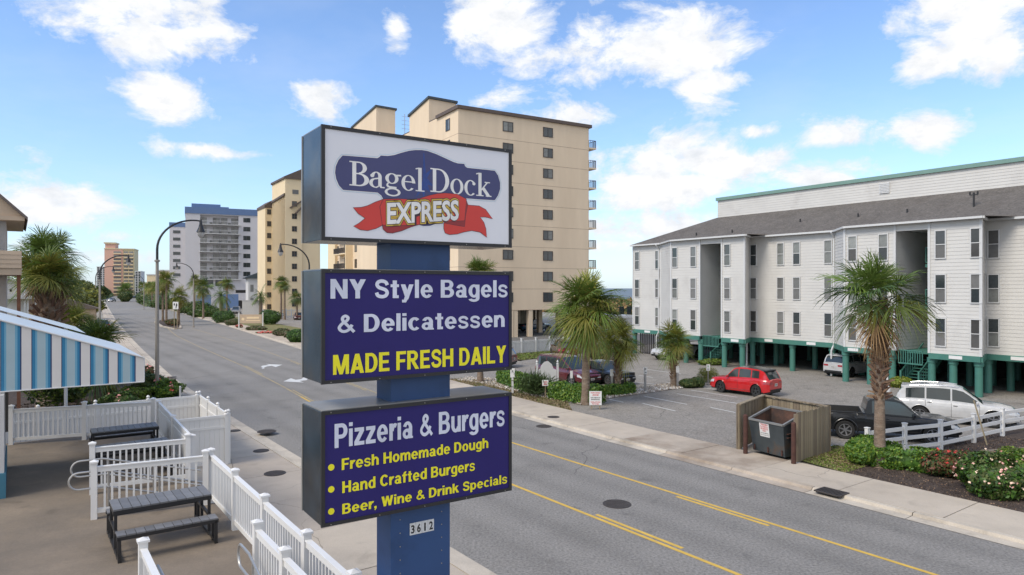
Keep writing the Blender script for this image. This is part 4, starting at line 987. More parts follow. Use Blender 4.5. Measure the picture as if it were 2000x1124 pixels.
for k in range(7):
    z = 26.3 - k * 2.77
    put_window(GW, gh, on_line(482, GC, GX), -.03, z + .4)
    zs = z - .75
    m = MB(); m.box(xb0 - .1, xb1 + .6, -1.0, 1.58, zs, zs + .18); o = m.build('balcony', X_['white_trim'], gh)
    m = MB(); m.beam((xb0, -.95, zs + 1.2), (xb1 + .5, -.95, zs + 1.2), .06, .07)
    for q in range(int((xb1 + .5 - xb0) / .32)): m.beam((xb0 + q * .32, -.95, zs + .18), (xb0 + q * .32, -.95, zs + 1.2), .06, .06)
    m.build('railing', X_['white_trim'], o)
    for fx in (.08, .42, .62, .90): put_window(GD, gh, xb0 + (xb1 - xb0) * fx, 1.58, zs + .2)
    m = MB()
    for fx in (.28, .52, .76): m.box(xb0 + (xb1 - xb0) * fx - .4, xb0 + (xb1 - xb0) * fx + .4, .2, .9, zs + .18, zs + .85)
    m.build('balcony_chairs', X_['plastic_black'], gh)
m = MB(); m.box(wg - 9.5, wg - 1, -.04, -.01, 4.9, 5.8); m.box(wg - 10.5, wg - 4, -.05, -.01, .1, 2.6); m.build('garage_shade_panel', X_['painted_shade'], gh)  # flat dark panels on the wall, shade of the openings painted in
m = MB(); m.box(xb0 + .5, xb0 + 3.6, -.05, -.01, 7.5, 9.3); m.box(xb0 + 4.2, xb0 + 8, -.05, -.01, 7.0, 9.0); m.build('glazing', X_['glass_dark'], gh)
w0 = on_line(331, GC + GY * 8, GX); zw = 6.4 + (563 - 437) * 213 / F
m = MB(); m.box(w0, -.01, 8, 24, 0, zw); m.build('wing_wall', X_['grey_stucco'], gh); m = MB(); m.box(w0 - .1, -.02, 7.9, 24, zw - 1.2, zw + .15); m.build('wing_parapet', X_['blue_fascia'], gh)
for k in range(7):
    z = zw - 3.2 - k * 2.2; m = MB(); m.box(w0 + 1.0, w0 + 3.0, 7.93, 7.99, z, z + .9); m.build('wing_window', X_['glass_dark'], gh)
# grey annex with a sloping roof
ga, AC, AX, AY = blockframe('grey_annex', 'low grey building with dark sloping roof between grey hotel and yellow block', 485, 186, R(25))
wa = on_line(524, AC, AX); m = MB(); slabbox(m, 0, wa, 0, 10, 0, 9.0, 11.2); m.build('wall', X_['light_grey_stucco'], ga); m = MB(); slabbox(m, -.8, wa, -.4, 10, 9.0, 9.3, 11.6); m.build('roof', X_['dark_roof'], ga)
m = MB()
for fx in (.1, .5): 
    for z in (5.4, 1.8): m.box(wa * fx, wa * fx + .8, -.05, -.01, z, z + 1.9)
m.build('window_strip', X_['screen'], ga)
m = MB(); m.box(wa * .1 - .1, wa * .1 + .9, -.07, -.02, 4.0, 5.1); m.box(wa * .5 - .1, wa * .5 + .9, -.07, -.02, 4.0, 5.1); m.build('panel', X_['white_trim'], ga)
# pink tower far down the road
pk, PC_, PX_, PY_ = blockframe('pink_tower', 'distant pink and tan high-rise tower at the far end of the road', 204, 555, R(20))
a1, a2 = on_line(222, PC_, PX_), on_line(262, PC_, PX_); ap = on_line(240, PC_, PX_); zp = 6.4 + (563 - 487) * 555 / F
m = MB(); m.box(0, ap, 0, 20, -.1, zp); m.build('wall', X_['pink_stucco'], pk); m = MB(); m.box(ap, a2, .4, 20, -.1, zp); m.build('wing_wall', X_['tan_stucco'], pk)
m = MB(); m.box(.3, a1 + 1, 1, 14, zp, zp + 4.5); m.build('penthouse', X_['pink_stucco'], pk); m = MB(); m.box(-.6, a1 + 1.6, .2, 15, zp + 4.5, zp + 5.6); m.box(-.3, a2 + .3, -.3, 20, zp, zp + .8); m.build('roof_edge', X_['tan_stucco'], pk)
for k in range(12):
    z = 1.5 + k * 2.95
    m = MB(); m.box(a1, ap - 1.2, -.25, -.02, z + .9, z + 2.3); m.box(ap + .8, (ap + a2) / 2 - .4, .1, .35, z + .9, z + 2.3); m.box((ap + a2) / 2 + .4, a2 - .8, .1, .35, z + .9, z + 2.3); m.build('window_row', X_['glass_blind'], pk)
    m = MB(); m.box(a1 - .2, ap - 1, -1.2, -.02, z, z + .75); m.box(ap + .6, a2 - .6, -.8, .38, z, z + .75); m.build('balcony', X_['cream_stucco'], pk)
# further far buildings
def far_block(name, label, px0, px1, Y, ztop_px, mcol, rows, ang=R(20), cols=3, gm='glass_dark'):
    t, P, X1, Y1 = blockframe(name, label, px0, Y, ang); w = on_line(px1, P, X1); zt = 6.4 + (563 - ztop_px) * Y / F
    m = MB(); m.box(0, w, 0, 18, -.1, zt); m.build('wall', X_[mcol], t); m = MB(); m.box(-.2, w + .2, -.2, 18, zt, zt + .5); m.build('parapet', X_['white_trim'], t)
    for r in range(rows):
        z = zt - (r + 1) * (zt - 1) / (rows + .3) + .5
        for c in range(cols):
            m = MB(); cw = w / cols; m.box(cw * (c + .2), cw * (c + .8), -.1, -.01, z, z + 1.5); m.build('window', X_[gm], t)
    return t
far_block('white_hotel', 'distant white hotel with dark balcony rows right of the pink tower', 264, 275, 520, 531, 'white_wall', 9, cols=2)
far_block('pale_yellow_block', 'low pale yellow building behind the palms down the road', 287, 312, 300, 538, 'cream_stucco', 2, cols=3)
far_block('pale_yellow_block', 'pale yellow low-rise with red framed openings just left of the grey hotel', 308, 334, 260, 530, 'cream_stucco', 3, cols=2, gm='brown_fascia')
far_block('grey_high_rise', 'distant pale grey high-rise half hidden behind the left lamp posts', 189, 206, 620, 522, 'light_grey_stucco', 12, cols=3)
far_block('white_beach_house', 'white house seen past the condominium end near the dunes', 1206, 1236, 128, 622, 'white_wall', 1, R(34), cols=2)

# ---------------------------------------------------------------- left: shop front, awning, houses
shop = thing('bagel_shop', 'pale painted shop wall with blue base at the left edge of the patio', 'building', W(21.9, -.2, 0), A)
m = MB(); m.box(-6, 0, -3.2, 0, PZ + .55, 4.05); m.build('wall', X_['white_wall'], shop); m = MB(); m.box(-6, .03, -3.25, .03, PZ, PZ + .55); m.build('base_band', X_['blue_wall'], shop)
m = MB(); m.box(.0, .06, -1.2, -.2, 2.9, 4.0); m.build('window_panel', X_['glass_blind'], shop)
aw = thing('striped_awning', 'blue and white striped fabric awning over the patio', 'awning', W(18.95, 2.56, 0), A)
# local: x across street (0 = street edge), y along the street; side panel at y=0
ZL, ZF, sl = 4.10, 4.68, .353
stripe = [('awning_white', .19), ('awning_navy', .03), ('awning_blue', .05), ('awning_mid', .05), ('awning_pale', .17), ('awning_mid', .04), ('awning_blue', .06), ('awning_navy', .02)]
edge = [0.0]; cur = 0.0; seq = []
x = 0.0
while x > -4.6:
    for nm, w in stripe:
        w2 = w * (.92 if nm != 'awning_white' else .95); seq.append((x - w2, x, nm)); x -= w2
side = MB(); mats_ = ['awning_white', 'awning_navy', 'awning_blue', 'awning_mid', 'awning_pale']
for a, b, nm in seq:
    wob = .012 * math.sin(a * 9)
    side.add([(a, 0, ZL), (b, 0, ZL), (b, 0, ZF + sl * -b), (a, 0, ZF + sl * -a)], [(0, 1, 2, 3)], mats_.index(nm))
side.build('side_panel', [X_[q] for q in mats_], aw)
m = MB(); n = 10
for i in range(n):
    a, b = -4.6 * i / n, -4.6 * (i + 1) / n
    m.quad((a, -.02, ZF + sl * -a + .012), (a, 5.1, ZF + sl * -a + .012), (b, 5.1, ZF + sl * -b + .012), (b, -.02, ZF + sl * -b + .012))
m.build('canopy', X_['awning_top'], aw)
m = MB(); m.quad((0.004, 0, ZL), (0.004, 5.1, ZL), (0.004, 5.1, ZF), (0.004, 0, ZF)); m.build('valance', X_['awning_white'], aw)
m = MB(); m.tube([(-.0, -.01, ZF + .01), (-4.6, -.01, ZF + sl * 4.6 + .01)], .022, 6); m.tube([(0, 0, ZL), (0, 0, ZF)], .018, 6); m.tube([(0, 5.1, ZL), (0, 5.1, ZF)], .018, 6); m.tube([(0, -.01, ZL), (-4.6, -.01, ZL)], .016, 6)
for yy in (1.7, 3.4): m.tube([(0, yy, ZF - .01), (-4.6, yy, ZF + sl * 4.6 - .01)], .02, 6)
m.build('frame', X_['white_trim'], aw)
wr = thing('white_flat_roof', 'white membrane roof with dark seam and blue wall behind the striped awning', 'roof', W(26.2, 1.5, 0), A)
m = MB(); m.quad((.2, -2.2, 5.05), (.2, 2.2, 5.05), (-5, 2.2, 6.9), (-5, -2.2, 6.9)); m.build('membrane', X_['awning_top'], wr)
m = MB(); m.box(-3.8, -3.2, 2.0, 2.4, 5.2, 6.45); m.box(-7, -3.2, 2.4, 4.0, 4.2, 6.55); m.build('blue_wall', X_['blue_wall'], wr)
for x in (-.1, -2.8): m = MB(); m.tube([(x, 1.8, 0), (x, 1.8, 5.1)], .06, 6); m.build('support', X_['white_trim'], wr)
# tan beach house at the left edge
HP = Vector(((45 - 1000) / F * 27, 27, 0)); th = thing('tan_beach_house', 'tan gabled beach house with lattice and boxy balcony at the left edge', 'house', HP, A)
HN = Vector((math.cos(A), math.sin(A), 0))
def hx(px): return on_line(max(px, -300), HP, HN)
def hz_(py, px=20): return H - (py - HY) / F * (HP + HN * hx(px)).y
xl = hx(-160)
m = MB(); m.box(xl, hx(12), .3, 5, 0, hz_(428)); m.build('lattice_wall', X_['lattice'], th)
m = MB()
for i in range(30):
    for s_ in (-1, 1):
        z = hz_(494) + i * .055
        m.beam((hx(-40), .27, z - s_ * .5), (hx(12), .27, z + s_ * .5), .012, .02)
m.build('lattice', X_['white_wall'], th)
m = MB(); P = [(xl, hz_(428)), (0, hz_(424)), (hx(0) - .1, hz_(374, 0)), (xl, hz_(374, 0) + .2)]
P = [(-8, hz_(428)), (0, hz_(424)), (-2.2, hz_(424) + 2.2 * 1.0), (-8, hz_(424) + 2.2)]
m.extrude(P, lambda x, z: Vector((x, -.3, z)), lambda x, z: Vector((x, 6, z))); m.build('gable', X_['tan_siding'], th)
m = MB(); m.add([(-2.4, -.5, P[2][1] + .28), (-2.4, 6.2, P[2][1] + .28), (.15, 6.2, P[1][1] - .02), (.15, -.5, P[1][1] - .02), (-2.4, -.5, P[2][1] + .16), (-2.4, 6.2, P[2][1] + .16), (.15, 6.2, P[1][1] - .14), (.15, -.5, P[1][1] - .14)], [(0, 1, 2, 3)[::-1], (7, 6, 5, 4)[::-1], (0, 3, 7, 4)[::-1], (1, 5, 6, 2)[::-1], (3, 2, 6, 7)[::-1]])
m.build('roof', X_['brown_roof'], th)
m = MB(); m.box(-8, .05, -.4, 6, hz_(432), hz_(424)); m.build('soffit', X_['tan_siding'], th)
m = MB(); lapwall(m, (xl, -.9, 0), (-.05, -.9, 0), hz_(525), hz_(492), .17); lapwall(m, (-.05, -.9, 0), (-.05, 3, 0), hz_(525), hz_(492), .17, out=(1, 0, 0)); m.quad((xl, -.9, hz_(492)), (-.05, -.9, hz_(492)), (-.05, 3, hz_(492)), (xl, 3, hz_(492))); m.box(xl, -.05, -.85, 3, hz_(538), hz_(525)); m.build('balcony_box', X_['tan_siding'], th)
m = MB(); m.beam((hx(36.5), -.5, 1), (hx(36.5), -.5, hz_(538)), .12, .12); m.build('post', X_['timber_brown'], th)
# grey and white cottage
CP = Vector(((-20 - 1000) / F * 56, 56, 0)); gc = thing('grey_cottage', 'grey cottage with white porch railing beyond the fat palm trunk', 'house', CP, A)
def gx(px): return on_line(px, CP, HN)
def gz(py, px=40): return H - (py - HY) / F * (CP + HN * gx(px)).y
m = MB(); m.extrude([(gx(-20), .0), (gx(54), 0), (gx(54), gz(562, 54)), (gx(17), gz(543, 17)), (gx(-20), gz(562, -20))], lambda x, z: Vector((x, 0, z)), lambda x, z: Vector((x, 7, z))); m.build('wall', X_['light_grey_stucco'], gc)
m = MB(); m.beam((gx(14), 3.4, gz(541, 14)), (gx(60), 3.4, gz(566, 60)), 7.6, .12); m.beam((gx(-26), 3.4, gz(566, -26)), (gx(20), 3.4, gz(541, 20)), 7.6, .12); m.box(gx(50), gx(76), -1, 6, gz(564, 60), gz(560, 60)); m.build('roof', X_['white_wall'], gc)
m = MB(); m.box(gx(10), gx(70), -1.3, 2, gz(584), gz(577)); m.build('porch_floor', X_['white_wall'], gc)
m = MB()
for px in (48, 54, 70, 76): m.box(gx(px) - .06, gx(px) + .06, -1, -.88, 0, gz(562, 60))
for i in range(16): m.box(gx(52 + i * 1.5) - .02, gx(52 + i * 1.5) + .02, -1, -.95, gz(584), gz(572))
m.build('porch_posts', X_['white_trim'], gc)
m = MB(); m.box(gx(55), gx(67), -.04, .1, gz(577), gz(563)); m.box(gx(19), gx(23), -.04, 0, gz(570), gz(565)); m.build('opening_shade', X_['painted_shade'], gc)  # flat dark panels, the shade behind door and window painted in
ln = thing('low_house', 'low tan house half hidden behind the fat palms', 'house', Vector((-64, 88, 0)), R(30))
m = MB(); m.box(-4, 9, 0, 8, 0, 3.6); m.build('wall', X_['tan_siding'], ln); m = MB(); m.extrude([(-4.6, 3.6), (9.6, 3.6), (2.5, 6.2)], lambda x, z: Vector((x, -.5, z)), lambda x, z: Vector((x, 8.5, z))); m.build('roof', X_['brown_roof'], ln)
m = MB(); m.box(0, 1.2, -.05, 0, 1.2, 2.6); m.box(5, 6.2, -.05, 0, 1.2, 2.6); m.build('window', X_['glass_dark'], ln)
# ================================================================ fences, furniture and lamps
def fence(name, label, P, Q, z, post_at, hgt=1.12, group=None, skirt=.16, zend=None, gap=.125, cat='fence', cap_z=.1):
    """vinyl railing from P to Q (u, v): posts with caps, rails and square balusters, each its own part; z may slope to zend"""
    p, q = W(*P, 0), W(*Q, 0); L_ = (q - p).length; ang = math.atan2(q.y - p.y, q.x - p.x); t = thing(name, label, cat, (p.x, p.y, z), ang, group)
    sl = ((zend if zend is not None else z) - z) / L_
    pm_ = MESH.get('fpost')
    if pm_ is None:
        m = MB(); m.box(-.055, .055, -.055, .055, 0, 1.0); pm_ = m.mesh('post', X_['white_vinyl']); MESH['fpost'] = pm_
        m = MB(); m.box(-.075, .075, -.075, .075, 0, .03); m.add([(-.065, -.065, .03), (.065, -.065, .03), (.065, .065, .03), (-.065, .065, .03), (0, 0, .065)], [(0, 1, 4), (1, 2, 4), (2, 3, 4), (3, 0, 4)]); MESH['fcap'] = m.mesh('cap', X_['white_vinyl'])
        m = MB(); m.box(-.019, .019, -.019, .019, 0, 1); MESH['fbal'] = m.mesh('baluster', X_['white_vinyl'])
    for s in post_at:
        o = link('post', pm_, t, (s, 0, sl * s)); o.scale = (1, 1, hgt); link('cap', MESH['fcap'], o, (0, 0, 1.0)).scale = (1, 1, 1 / hgt)
    for a, b in zip(post_at, post_at[1:]):
        a_, b_ = a + .056, b - .056; zt, zb = hgt - cap_z, skirt
        m = MB(); m.beam((a_, 0, zt - .045 + sl * a_), (b_, 0, zt - .045 + sl * b_), .05, .09); m.beam((a_, 0, zt + .012 + sl * a_), (b_, 0, zt + .012 + sl * b_), .085, .022); m.build('top_rail', X_['white_vinyl'], t)
        m = MB(); m.beam((a_, 0, zb + sl * a_), (b_, 0, zb + sl * b_), .05, .09); m.build('bottom_rail', X_['white_vinyl'], t)
        n = max(2, int(round((b_ - a_) / gap)))
        for i in range(1, n):
            s = a_ + (b_ - a_) * i / n; o = link('baluster', MESH['fbal'], t, (s, 0, zb + .045 + sl * s)); o.scale = (1, 1, zt - .09 - zb - .045)
    return t
MESH = {}
VF = 3.36
sp = [0, 2.03, 4.0, 6.09, 7.8, 9.6, 11.4]
fence('patio_fence', 'white baluster fence along the sidewalk from the corner post to the picture bottom', (15.7, VF + .04), (4.3, VF - .05), PZ, sp)
fence('patio_fence', 'white baluster fence across the patio end behind the left picnic table', (24.95, -.1), (23.95, 3.55), PZ, [0, 1.86, 3.72])
fence('ramp_fence', 'white baluster fence on the near side of the steps, behind the front picnic table', (15.95, 1.27), (15.62, 3.33), PZ, [0, 2.03])
fence('ramp_fence', 'white baluster fence on the far side of the steps, behind the looped handrails', (17.88, 1.39), (17.62, 3.36), PZ, [0, 1.93])
fence('ramp_fence', 'short inner white fence just left of the long sidewalk fence at the picture bottom', (10.44, 2.9), (4.4, 2.87), PZ, [0, 1.3, 3.0, 4.7, 6.0])
fence('ramp_fence', 'lone white fence end post and rail at bottom left of the pylon sign', (10.6, 1.42), (7.2, 1.40), PZ, [0, 1.7, 3.3])
# board fences
def board_fence(name, label, P, Q, z, hgt, n_post, finial=True, zs=0.0):
    p, q = W(*P, 0), W(*Q, 0); L_ = (q - p).length; ang = math.atan2(q.y - p.y, q.x - p.x); t = thing(name, label, 'fence', (p.x, p.y, z), ang)
    if 'bpost' not in MESH:
        m = MB(); m.box(-.06, .06, -.06, .06, 0, 1); MESH['bpost'] = m.mesh('post', X_['white_vinyl'])
        m = MB(); m.lathe([(.075, 0), (.075, .03), (.035, .045), (.03, .06), (.058, .085), (.066, .115), (.05, .15), (.012, .175)], 12); MESH['finial'] = m.mesh('finial', X_['white_vinyl'], True)
        m = MB(); m.box(-.0745, .0745, -.011, .011, 0, 1); MESH['board'] = m.mesh('board', X_['white_vinyl'])
    for i in range(n_post):
        s = L_ * i / (n_post - 1); o = link('post', MESH['bpost'], t, (s, 0, 0)); o.scale = (1, 1, hgt)
        f = link('finial' if finial else 'cap', MESH['finial' if finial else 'fcap'], o, (0, 0, 1)); f.scale = (1, 1, 1 / hgt)
    for i in range(n_post - 1):
        a, b = L_ * i / (n_post - 1) + .06, L_ * (i + 1) / (n_post - 1) - .06
        m = MB()
        for zz in (.12, hgt * .76, hgt - .05): m.beam((a, 0, zz), (b, 0, zz), .06, .09)
        m.build('rail', X_['white_vinyl'], t)
        nb = max(1, int((b - a) / .156))
        for k in range(nb):
            o = link('board', MESH['board'], t, (a + (b - a) * (k + .5) / nb, 0, .14)); o.scale = ((b - a) / nb / .156, 1, hgt - .2)
    return t
board_fence('privacy_fence', 'white board privacy fence with ball finials along the sidewalk edge of the enclosure', (31.3, 6.32), (25.95, 6.2), .1, 1.78, 4)
board_fence('privacy_fence', 'white board privacy panel facing the picnic area at the near end of the enclosure', (25.85, 4.0), (25.85, 6.1), .1, 1.78, 2)
board_fence('privacy_fence', 'white board privacy fence with ball finials behind the far patio fence', (30.95, -3.0), (31.25, 6.2), .1, 1.78, 6)
board_fence('screen_fence', 'white board screen fence between patio and enclosure, beside the far picnic table', (23.8, 3.62), (17.75, 3.42), PZ, 1.06, 3, False)
t = thing('equipment_crate', 'grey louvred equipment box behind the far patio fence', 'box', W(28.2, .6, .03), A)
m = MB(); m.box(-.1, 1.1, -.4, .4, 0, .9); m.build('casing', X_['screen'], t)
m = MB()
for i in range(3):
    for j in range(2): m.box(.05 + i * .34, .30 + i * .34, -.43, -.405, .2 + j * .34, .42 + j * .34)
m.build('louvre', X_['painted_shade'], t)  # flat plates, shade of the slots put into their colour
# pipe handrails at the steps
def handrail(label, P, z0, Q, z1):
    p, q = W(*P, z0), W(*Q, z1); d = (q - p); dh = Vector((d.x, d.y, 0)).normalized(); t = thing('handrail', label, 'handrail', (0, 0, 0)); 
    m = MB(); pts = [q, p]
    for a in range(0, 181, 20): pts.append(p - dh * (.42 + .17 * math.sin(R(a))) - Vector((0, 0, .17 - .17 * math.cos(R(a)))))
    pts += [p + dh * .05 - Vector((0, 0, .34)), q - Vector((0, 0, .34))]
    m.tube(pts, .021, 8); m.build('pipe', X_['steel_rail'], t, True)
    m = MB()
    for f in (.05, .5, .95): c = p.lerp(q, f); m.tube([c, c - Vector((0, 0, .34 + (.55 if f < .9 else .4)))], .018, 6)
    m.build('stanchion', X_['steel_rail'], t); return t
handrail('looped steel handrail on the far side of the patio steps', (17.35, 1.55), PZ + .88, (17.2, 3.5), PZ + .35)
handrail('looped steel handrail on the near side of the patio steps', (16.25, 1.45), PZ + .88, (16.1, 3.5), PZ + .30)
handrail('steel handrail on the inner fence going down at bottom centre', (10.2, 2.72), PZ + .78, (6.2, 2.72), PZ - .2)
handrail('steel handrail beside the lone fence post at bottom left', (10.0, 1.58), PZ + .8, (6.5, 1.58), PZ - .1)
# picnic tables
def picnic(label, c, rz):
    t = thing('picnic_table', label, 'picnic table', c, rz, 'grey slatted picnic tables')
    Lx, Wt, ht = 1.6, .70, .76; n = 11
    m = MB(); m.box(-Lx / 2 / n + .005, Lx / 2 / n - .005, -Wt / 2, Wt / 2, -.028, 0); sl_ = MESH.setdefault('tslat', m.mesh('slat', X_['table_grey']))
    for i in range(n): link('slat', sl_, t, (-Lx / 2 + Lx * (i + .5) / n, 0, ht))
    m = MB()
    for y in (-Wt / 2 + .03, Wt / 2 - .03): m.beam((-Lx / 2, y, ht - .065), (Lx / 2, y, ht - .065), .05, .07)
    for x in (-Lx / 2 + .03, Lx / 2 - .03): m.beam((x, -Wt / 2, ht - .064), (x, Wt / 2, ht - .064), .05, .07)
    m.build('apron', X_['black_metal'], t)
    lm = MESH.get('tleg')
    if lm is None: m = MB(); m.box(-.024, .024, -.024, .024, 0, ht - .03); lm = MESH['tleg'] = m.mesh('leg', X_['black_metal'])
    for x in (-Lx / 2 + .04, Lx / 2 - .04):
        for y in (-Wt / 2 + .04, Wt / 2 - .04): link('leg', lm, t, (x, y, 0))
    m = MB()
    for x in (-Lx / 2 + .04, Lx / 2 - .04): m.beam((x, -.88, .05), (x, .88, .05), .05, .05); m.beam((x, -.88, .38), (x, .88, .38), .045, .05)
    m.build('base_frame', X_['black_metal'], t)
    bs = MESH.get('bslat')
    if bs is None: m = MB(); m.box(-Lx / 2 / n + .005, Lx / 2 / n - .005, -.14, .14, -.025, 0); bs = MESH['bslat'] = m.mesh('slat', X_['table_grey'])
    for s in (-1, 1):
        m = MB(); y = s * .74
        for yy in (y - .12, y + .12): m.beam((-Lx / 2, yy, .405), (Lx / 2, yy, .405), .04, .06)
        for x in (-Lx / 2 + .04, Lx / 2 - .04):
            for yy in (y - .11, y + .11): m.beam((x, yy, 0), (x, yy, .4), .05, .05)
        b = m.build('bench', X_['black_metal'], t)
        for i in range(n): link('slat', bs, b, (-Lx / 2 + Lx * (i + .5) / n, y, .46))
    return t
def tz(u, v, a): return W(u, v, PZ), A + a
c, r = tz(14.0, 2.17, 0); picnic('front grey slatted picnic table with bench nearest the camera on the patio', c, r)
c, r = tz(21.6, 2.45, R(-1)); tb2 = picnic('far grey slatted picnic table by the patio end fence', c, r)
c, r = tz(19.2, 2.35, R(2)); picnic('middle grey slatted picnic table behind the steps with looped handrails', c, r)
for i, (u, v) in enumerate(((20.15, 2.0), (20.15, 2.45), (20.1, 3.0))):
    t = thing('seat_cushion', ['left', 'middle', 'right'][i] + ' one of the dark brown cushions between the two farther picnic tables', 'cushion', W(u, v, PZ + .46), A, 'brown seat cushions')
    m = MB(); m.box(-.2, .2, -.12, .12, .0, .09); m.build('pad', X_['cushion'], t, bevel=.04)

# street lamps
def lamp(label, p, hz, az, reach=2.35, sc=1.0):
    t = thing('street_lamp', label, 'street lamp', p, az, 'curved arm street lamps')
    zc = hz - 2.6; m = MB(); m.lathe([(.16, 0), (.16, .25), (.115, .3), (.105, zc * .5), (.085, zc)], 12); m.build('pole', X_['lamp_pole_grey'], t, True)
    m = MB(); m.lathe([(.085, zc - .05), (.15, zc - .03), (.15, zc + .06), (.09, zc + .08)], 12); m.build('collar', X_['lamp_pole_grey'], t)
    pts = [Vector((0, 0, zc + .05)), Vector((0, 0, zc + .7))]
    for i in range(1, 13):
        a = i / 12 * math.pi / 2; pts.append(Vector((reach * (1 - math.cos(a)) * .92, 0, zc + .7 + 1.85 * math.sin(a))))
    pts.append(pts[-1] + Vector((reach * .12, 0, -.02))); e = pts[-1]
    m = MB(); m.tube(pts, [.075] * 2 + [.07 - .002 * i for i in range(13)], 8); m.build('arm', X_['lamp_black'], t, True)
    m = MB(); m.lathe([(.045, .14), (.06, 0), (.09, -.05), (.09, -.16), (.14, -.36), (.24, -.60), (.26, -.66), (.24, -.67)], 16, e + Vector((0, 0, -.02))); hd = m.build('lamp_head', X_['lamp_black'], t, True)
    m = MB(); m.lathe([(.21, -.66), (.21, -.76), (.16, -.92), (.07, -1.02), (.01, -1.03)], 16, e); m.build('globe', X_['frosted_glass'], hd, True)
    return t
az_r = A - R(10)
lamp('nearest street lamp, tall curved arm post standing in the flower bed left of the sign', G(307, 775, .03), 10.55, az_r + R(22), 2.45)
lamp('second street lamp on the left side, arm reaching over the road', Vector(((195 - 1000) / F * 68, 68, 0)), 9.75, A, 2.4)
lamp('third street lamp on the left side, thin post behind the second', Vector(((187 - 1000) / F * 112, 112, 0)), 10.0, A, 2.4)
lamp('street lamp on the right verge seen between the pylon sign and yellow block', G(604, 700), 10.35, A + R(180), 2.5)
lamp('street lamp on the right verge before the grey hotel palms', G(378, 640), 10.45, A + R(180), 2.4)
lamp('distant street lamp on the right side left of the pole of the nearest lamp', Vector(((281 - 1000) / F * 205, 205, 0)), 10.2, A + R(180), 2.4)

# posts and signs on the right
def signpost(name, label, px, py, ztop, w, h, m_panel, m_post='galvanised', rz=0.0, wp=.05, thick=.01, cat='sign', z=.06, lines=(), plate2=False):
    p = G(px, py, z); t = thing(name, label, cat, p, rz)
    m = MB(); m.box(-wp / 2, wp / 2, -wp / 2, wp / 2, 0, ztop - (h if not plate2 else h) + .05); m.build('post', X_[m_post], t)
    m = MB(); m.box(-w / 2, w / 2, -wp / 2 - thick - .004, -wp / 2 - .003, ztop - h, ztop); pn = m.build('panel', X_[m_panel], t)
    for txt, fx0, fx1, f0, f1, mm in lines:
        text_mesh(txt, -w / 2 + w * fx0, -w / 2 + w * fx1, ztop - h + h * f0, ztop - h + h * f1, -wp / 2 - thick - .0065, X_[mm], .03, 'lettering', parent=pn)
    return t
signpost('parking_sign', 'white parking sign on a thick grey post in the gravel strip between two small palms', 1260, 765, 1.5, .22, .42, 'sign_panel_white', wp=.13, lines=(('P', .25, .75, .5, .85, 'black_metal'), ('24', .2, .8, .12, .35, 'black_metal')))
signpost('parking_sign', 'white parking sign on a post beside the tan grass left of the red car', 1383, 752, 1.35, .24, .42, 'sign_panel_white', wp=.06, lines=(('R', .3, .7, .5, .85, 'sign_green_text'), ('12', .25, .75, .12, .35, 'black_metal')))
signpost('parking_sign', 'white bollard sign just right of the smallest palm trunk', 1323, 757, 1.35, .2, .4, 'sign_panel_white', wp=.12)
signpost('parking_sign', 'white parking sign against the dark sedan, left of the middle palm trunk', 1195, 768, 1.45, .22, .42, 'sign_panel_white', wp=.12)
signpost('parking_sign', 'pair of narrow white signs before the maroon minivan', 1116, 768, 1.35, .16, .45, 'sign_panel_white', wp=.06)
signpost('marker_sign', 'small red and white square sign on a wooden stake by the hedge', 1065, 778, 1.05, .36, .34, 'sign_panel_white', 'timber_grey', 0, .06, lines=(('NO', .2, .8, .55, .82, 'sign_red'), ('30', .2, .8, .14, .42, 'sign_red')))
signpost('marker_sign', 'white sign on a white post at the left end of the hedge', 1001, 769, 1.52, .26, .55, 'sign_panel_white', 'white_trim', 0, .12, lines=(('P', .3, .7, .5, .8, 'screen'),))
t = thing('parking_notice', 'white notice board with red lettering on two stakes right of the large hedge palm', 'sign', G(1163, 800, .06), R(-3))
m = MB(); m.box(-.32, .32, -.02, 0, .22, .95); pn = m.build('panel', X_['sign_panel_white'], t)
m = MB()
for x in (-.2, .22): m.box(x - .03, x + .03, .002, .05, 0, .7)
m.build('stake', X_['timber_grey'], t)
for txt, a, b, f0, f1, mm in (('TOW AWAY', .1, .9, .84, .94, 'sign_red'), ('ZONE', .25, .75, .68, .79, 'sign_red'), ('NO BEACH', .12, .88, .50, .58, 'black_metal'), ('PARKING', .15, .85, .37, .45, 'black_metal'), ('VIOLATORS', .1, .9, .18, .27, 'sign_red'), ('TOWED', .2, .8, .05, .13, 'sign_red')):
    text_mesh(txt, -.32 + .64 * a, -.32 + .64 * b, .22 + .73 * f0, .22 + .73 * f1, -.0235, X_[mm], .03, 'lettering', parent=pn)
t = thing('entrance_sign', 'white scroll-topped entrance sign between two finial posts before the minivan', 'sign', G(1069, 762, .06), R(5)); t.scale = (.9, .9, .92)
m = MB(); P = [(-.62, .5), (.62, .5), (.62, 1.35), (.42, 1.45), (.3, 1.75), (.05, 1.95), (-.2, 1.9), (-.42, 1.65), (-.5, 1.45), (-.62, 1.35)]
m.extrude(P, lambda x, z: Vector((x, -.03, z)), lambda x, z: Vector((x, .03, z))); m.build('scroll_panel', X_['white_trim'], t)
m = MB()
for x in (-.72, .72):
    m = MB(); m.box(x - .07, x + .07, -.07, .07, 0, 1.75); m.lathe([(.09, 1.75), (.09, 1.79), (.04, 1.82), (.08, 1.9), (.02, 2.02)], 10, (x, 0, 0)); m.build('finial_post', X_['white_trim'], t); m = MB()
t = thing('arrow_sign', 'white sign with black turn arrows on two posts in the median bed', 'sign', G(343, 642, .1), R(4))
m = MB()
for x in (-.22, .22): m.box(x - .05, x + .05, 0, .08, 0, 3.0)
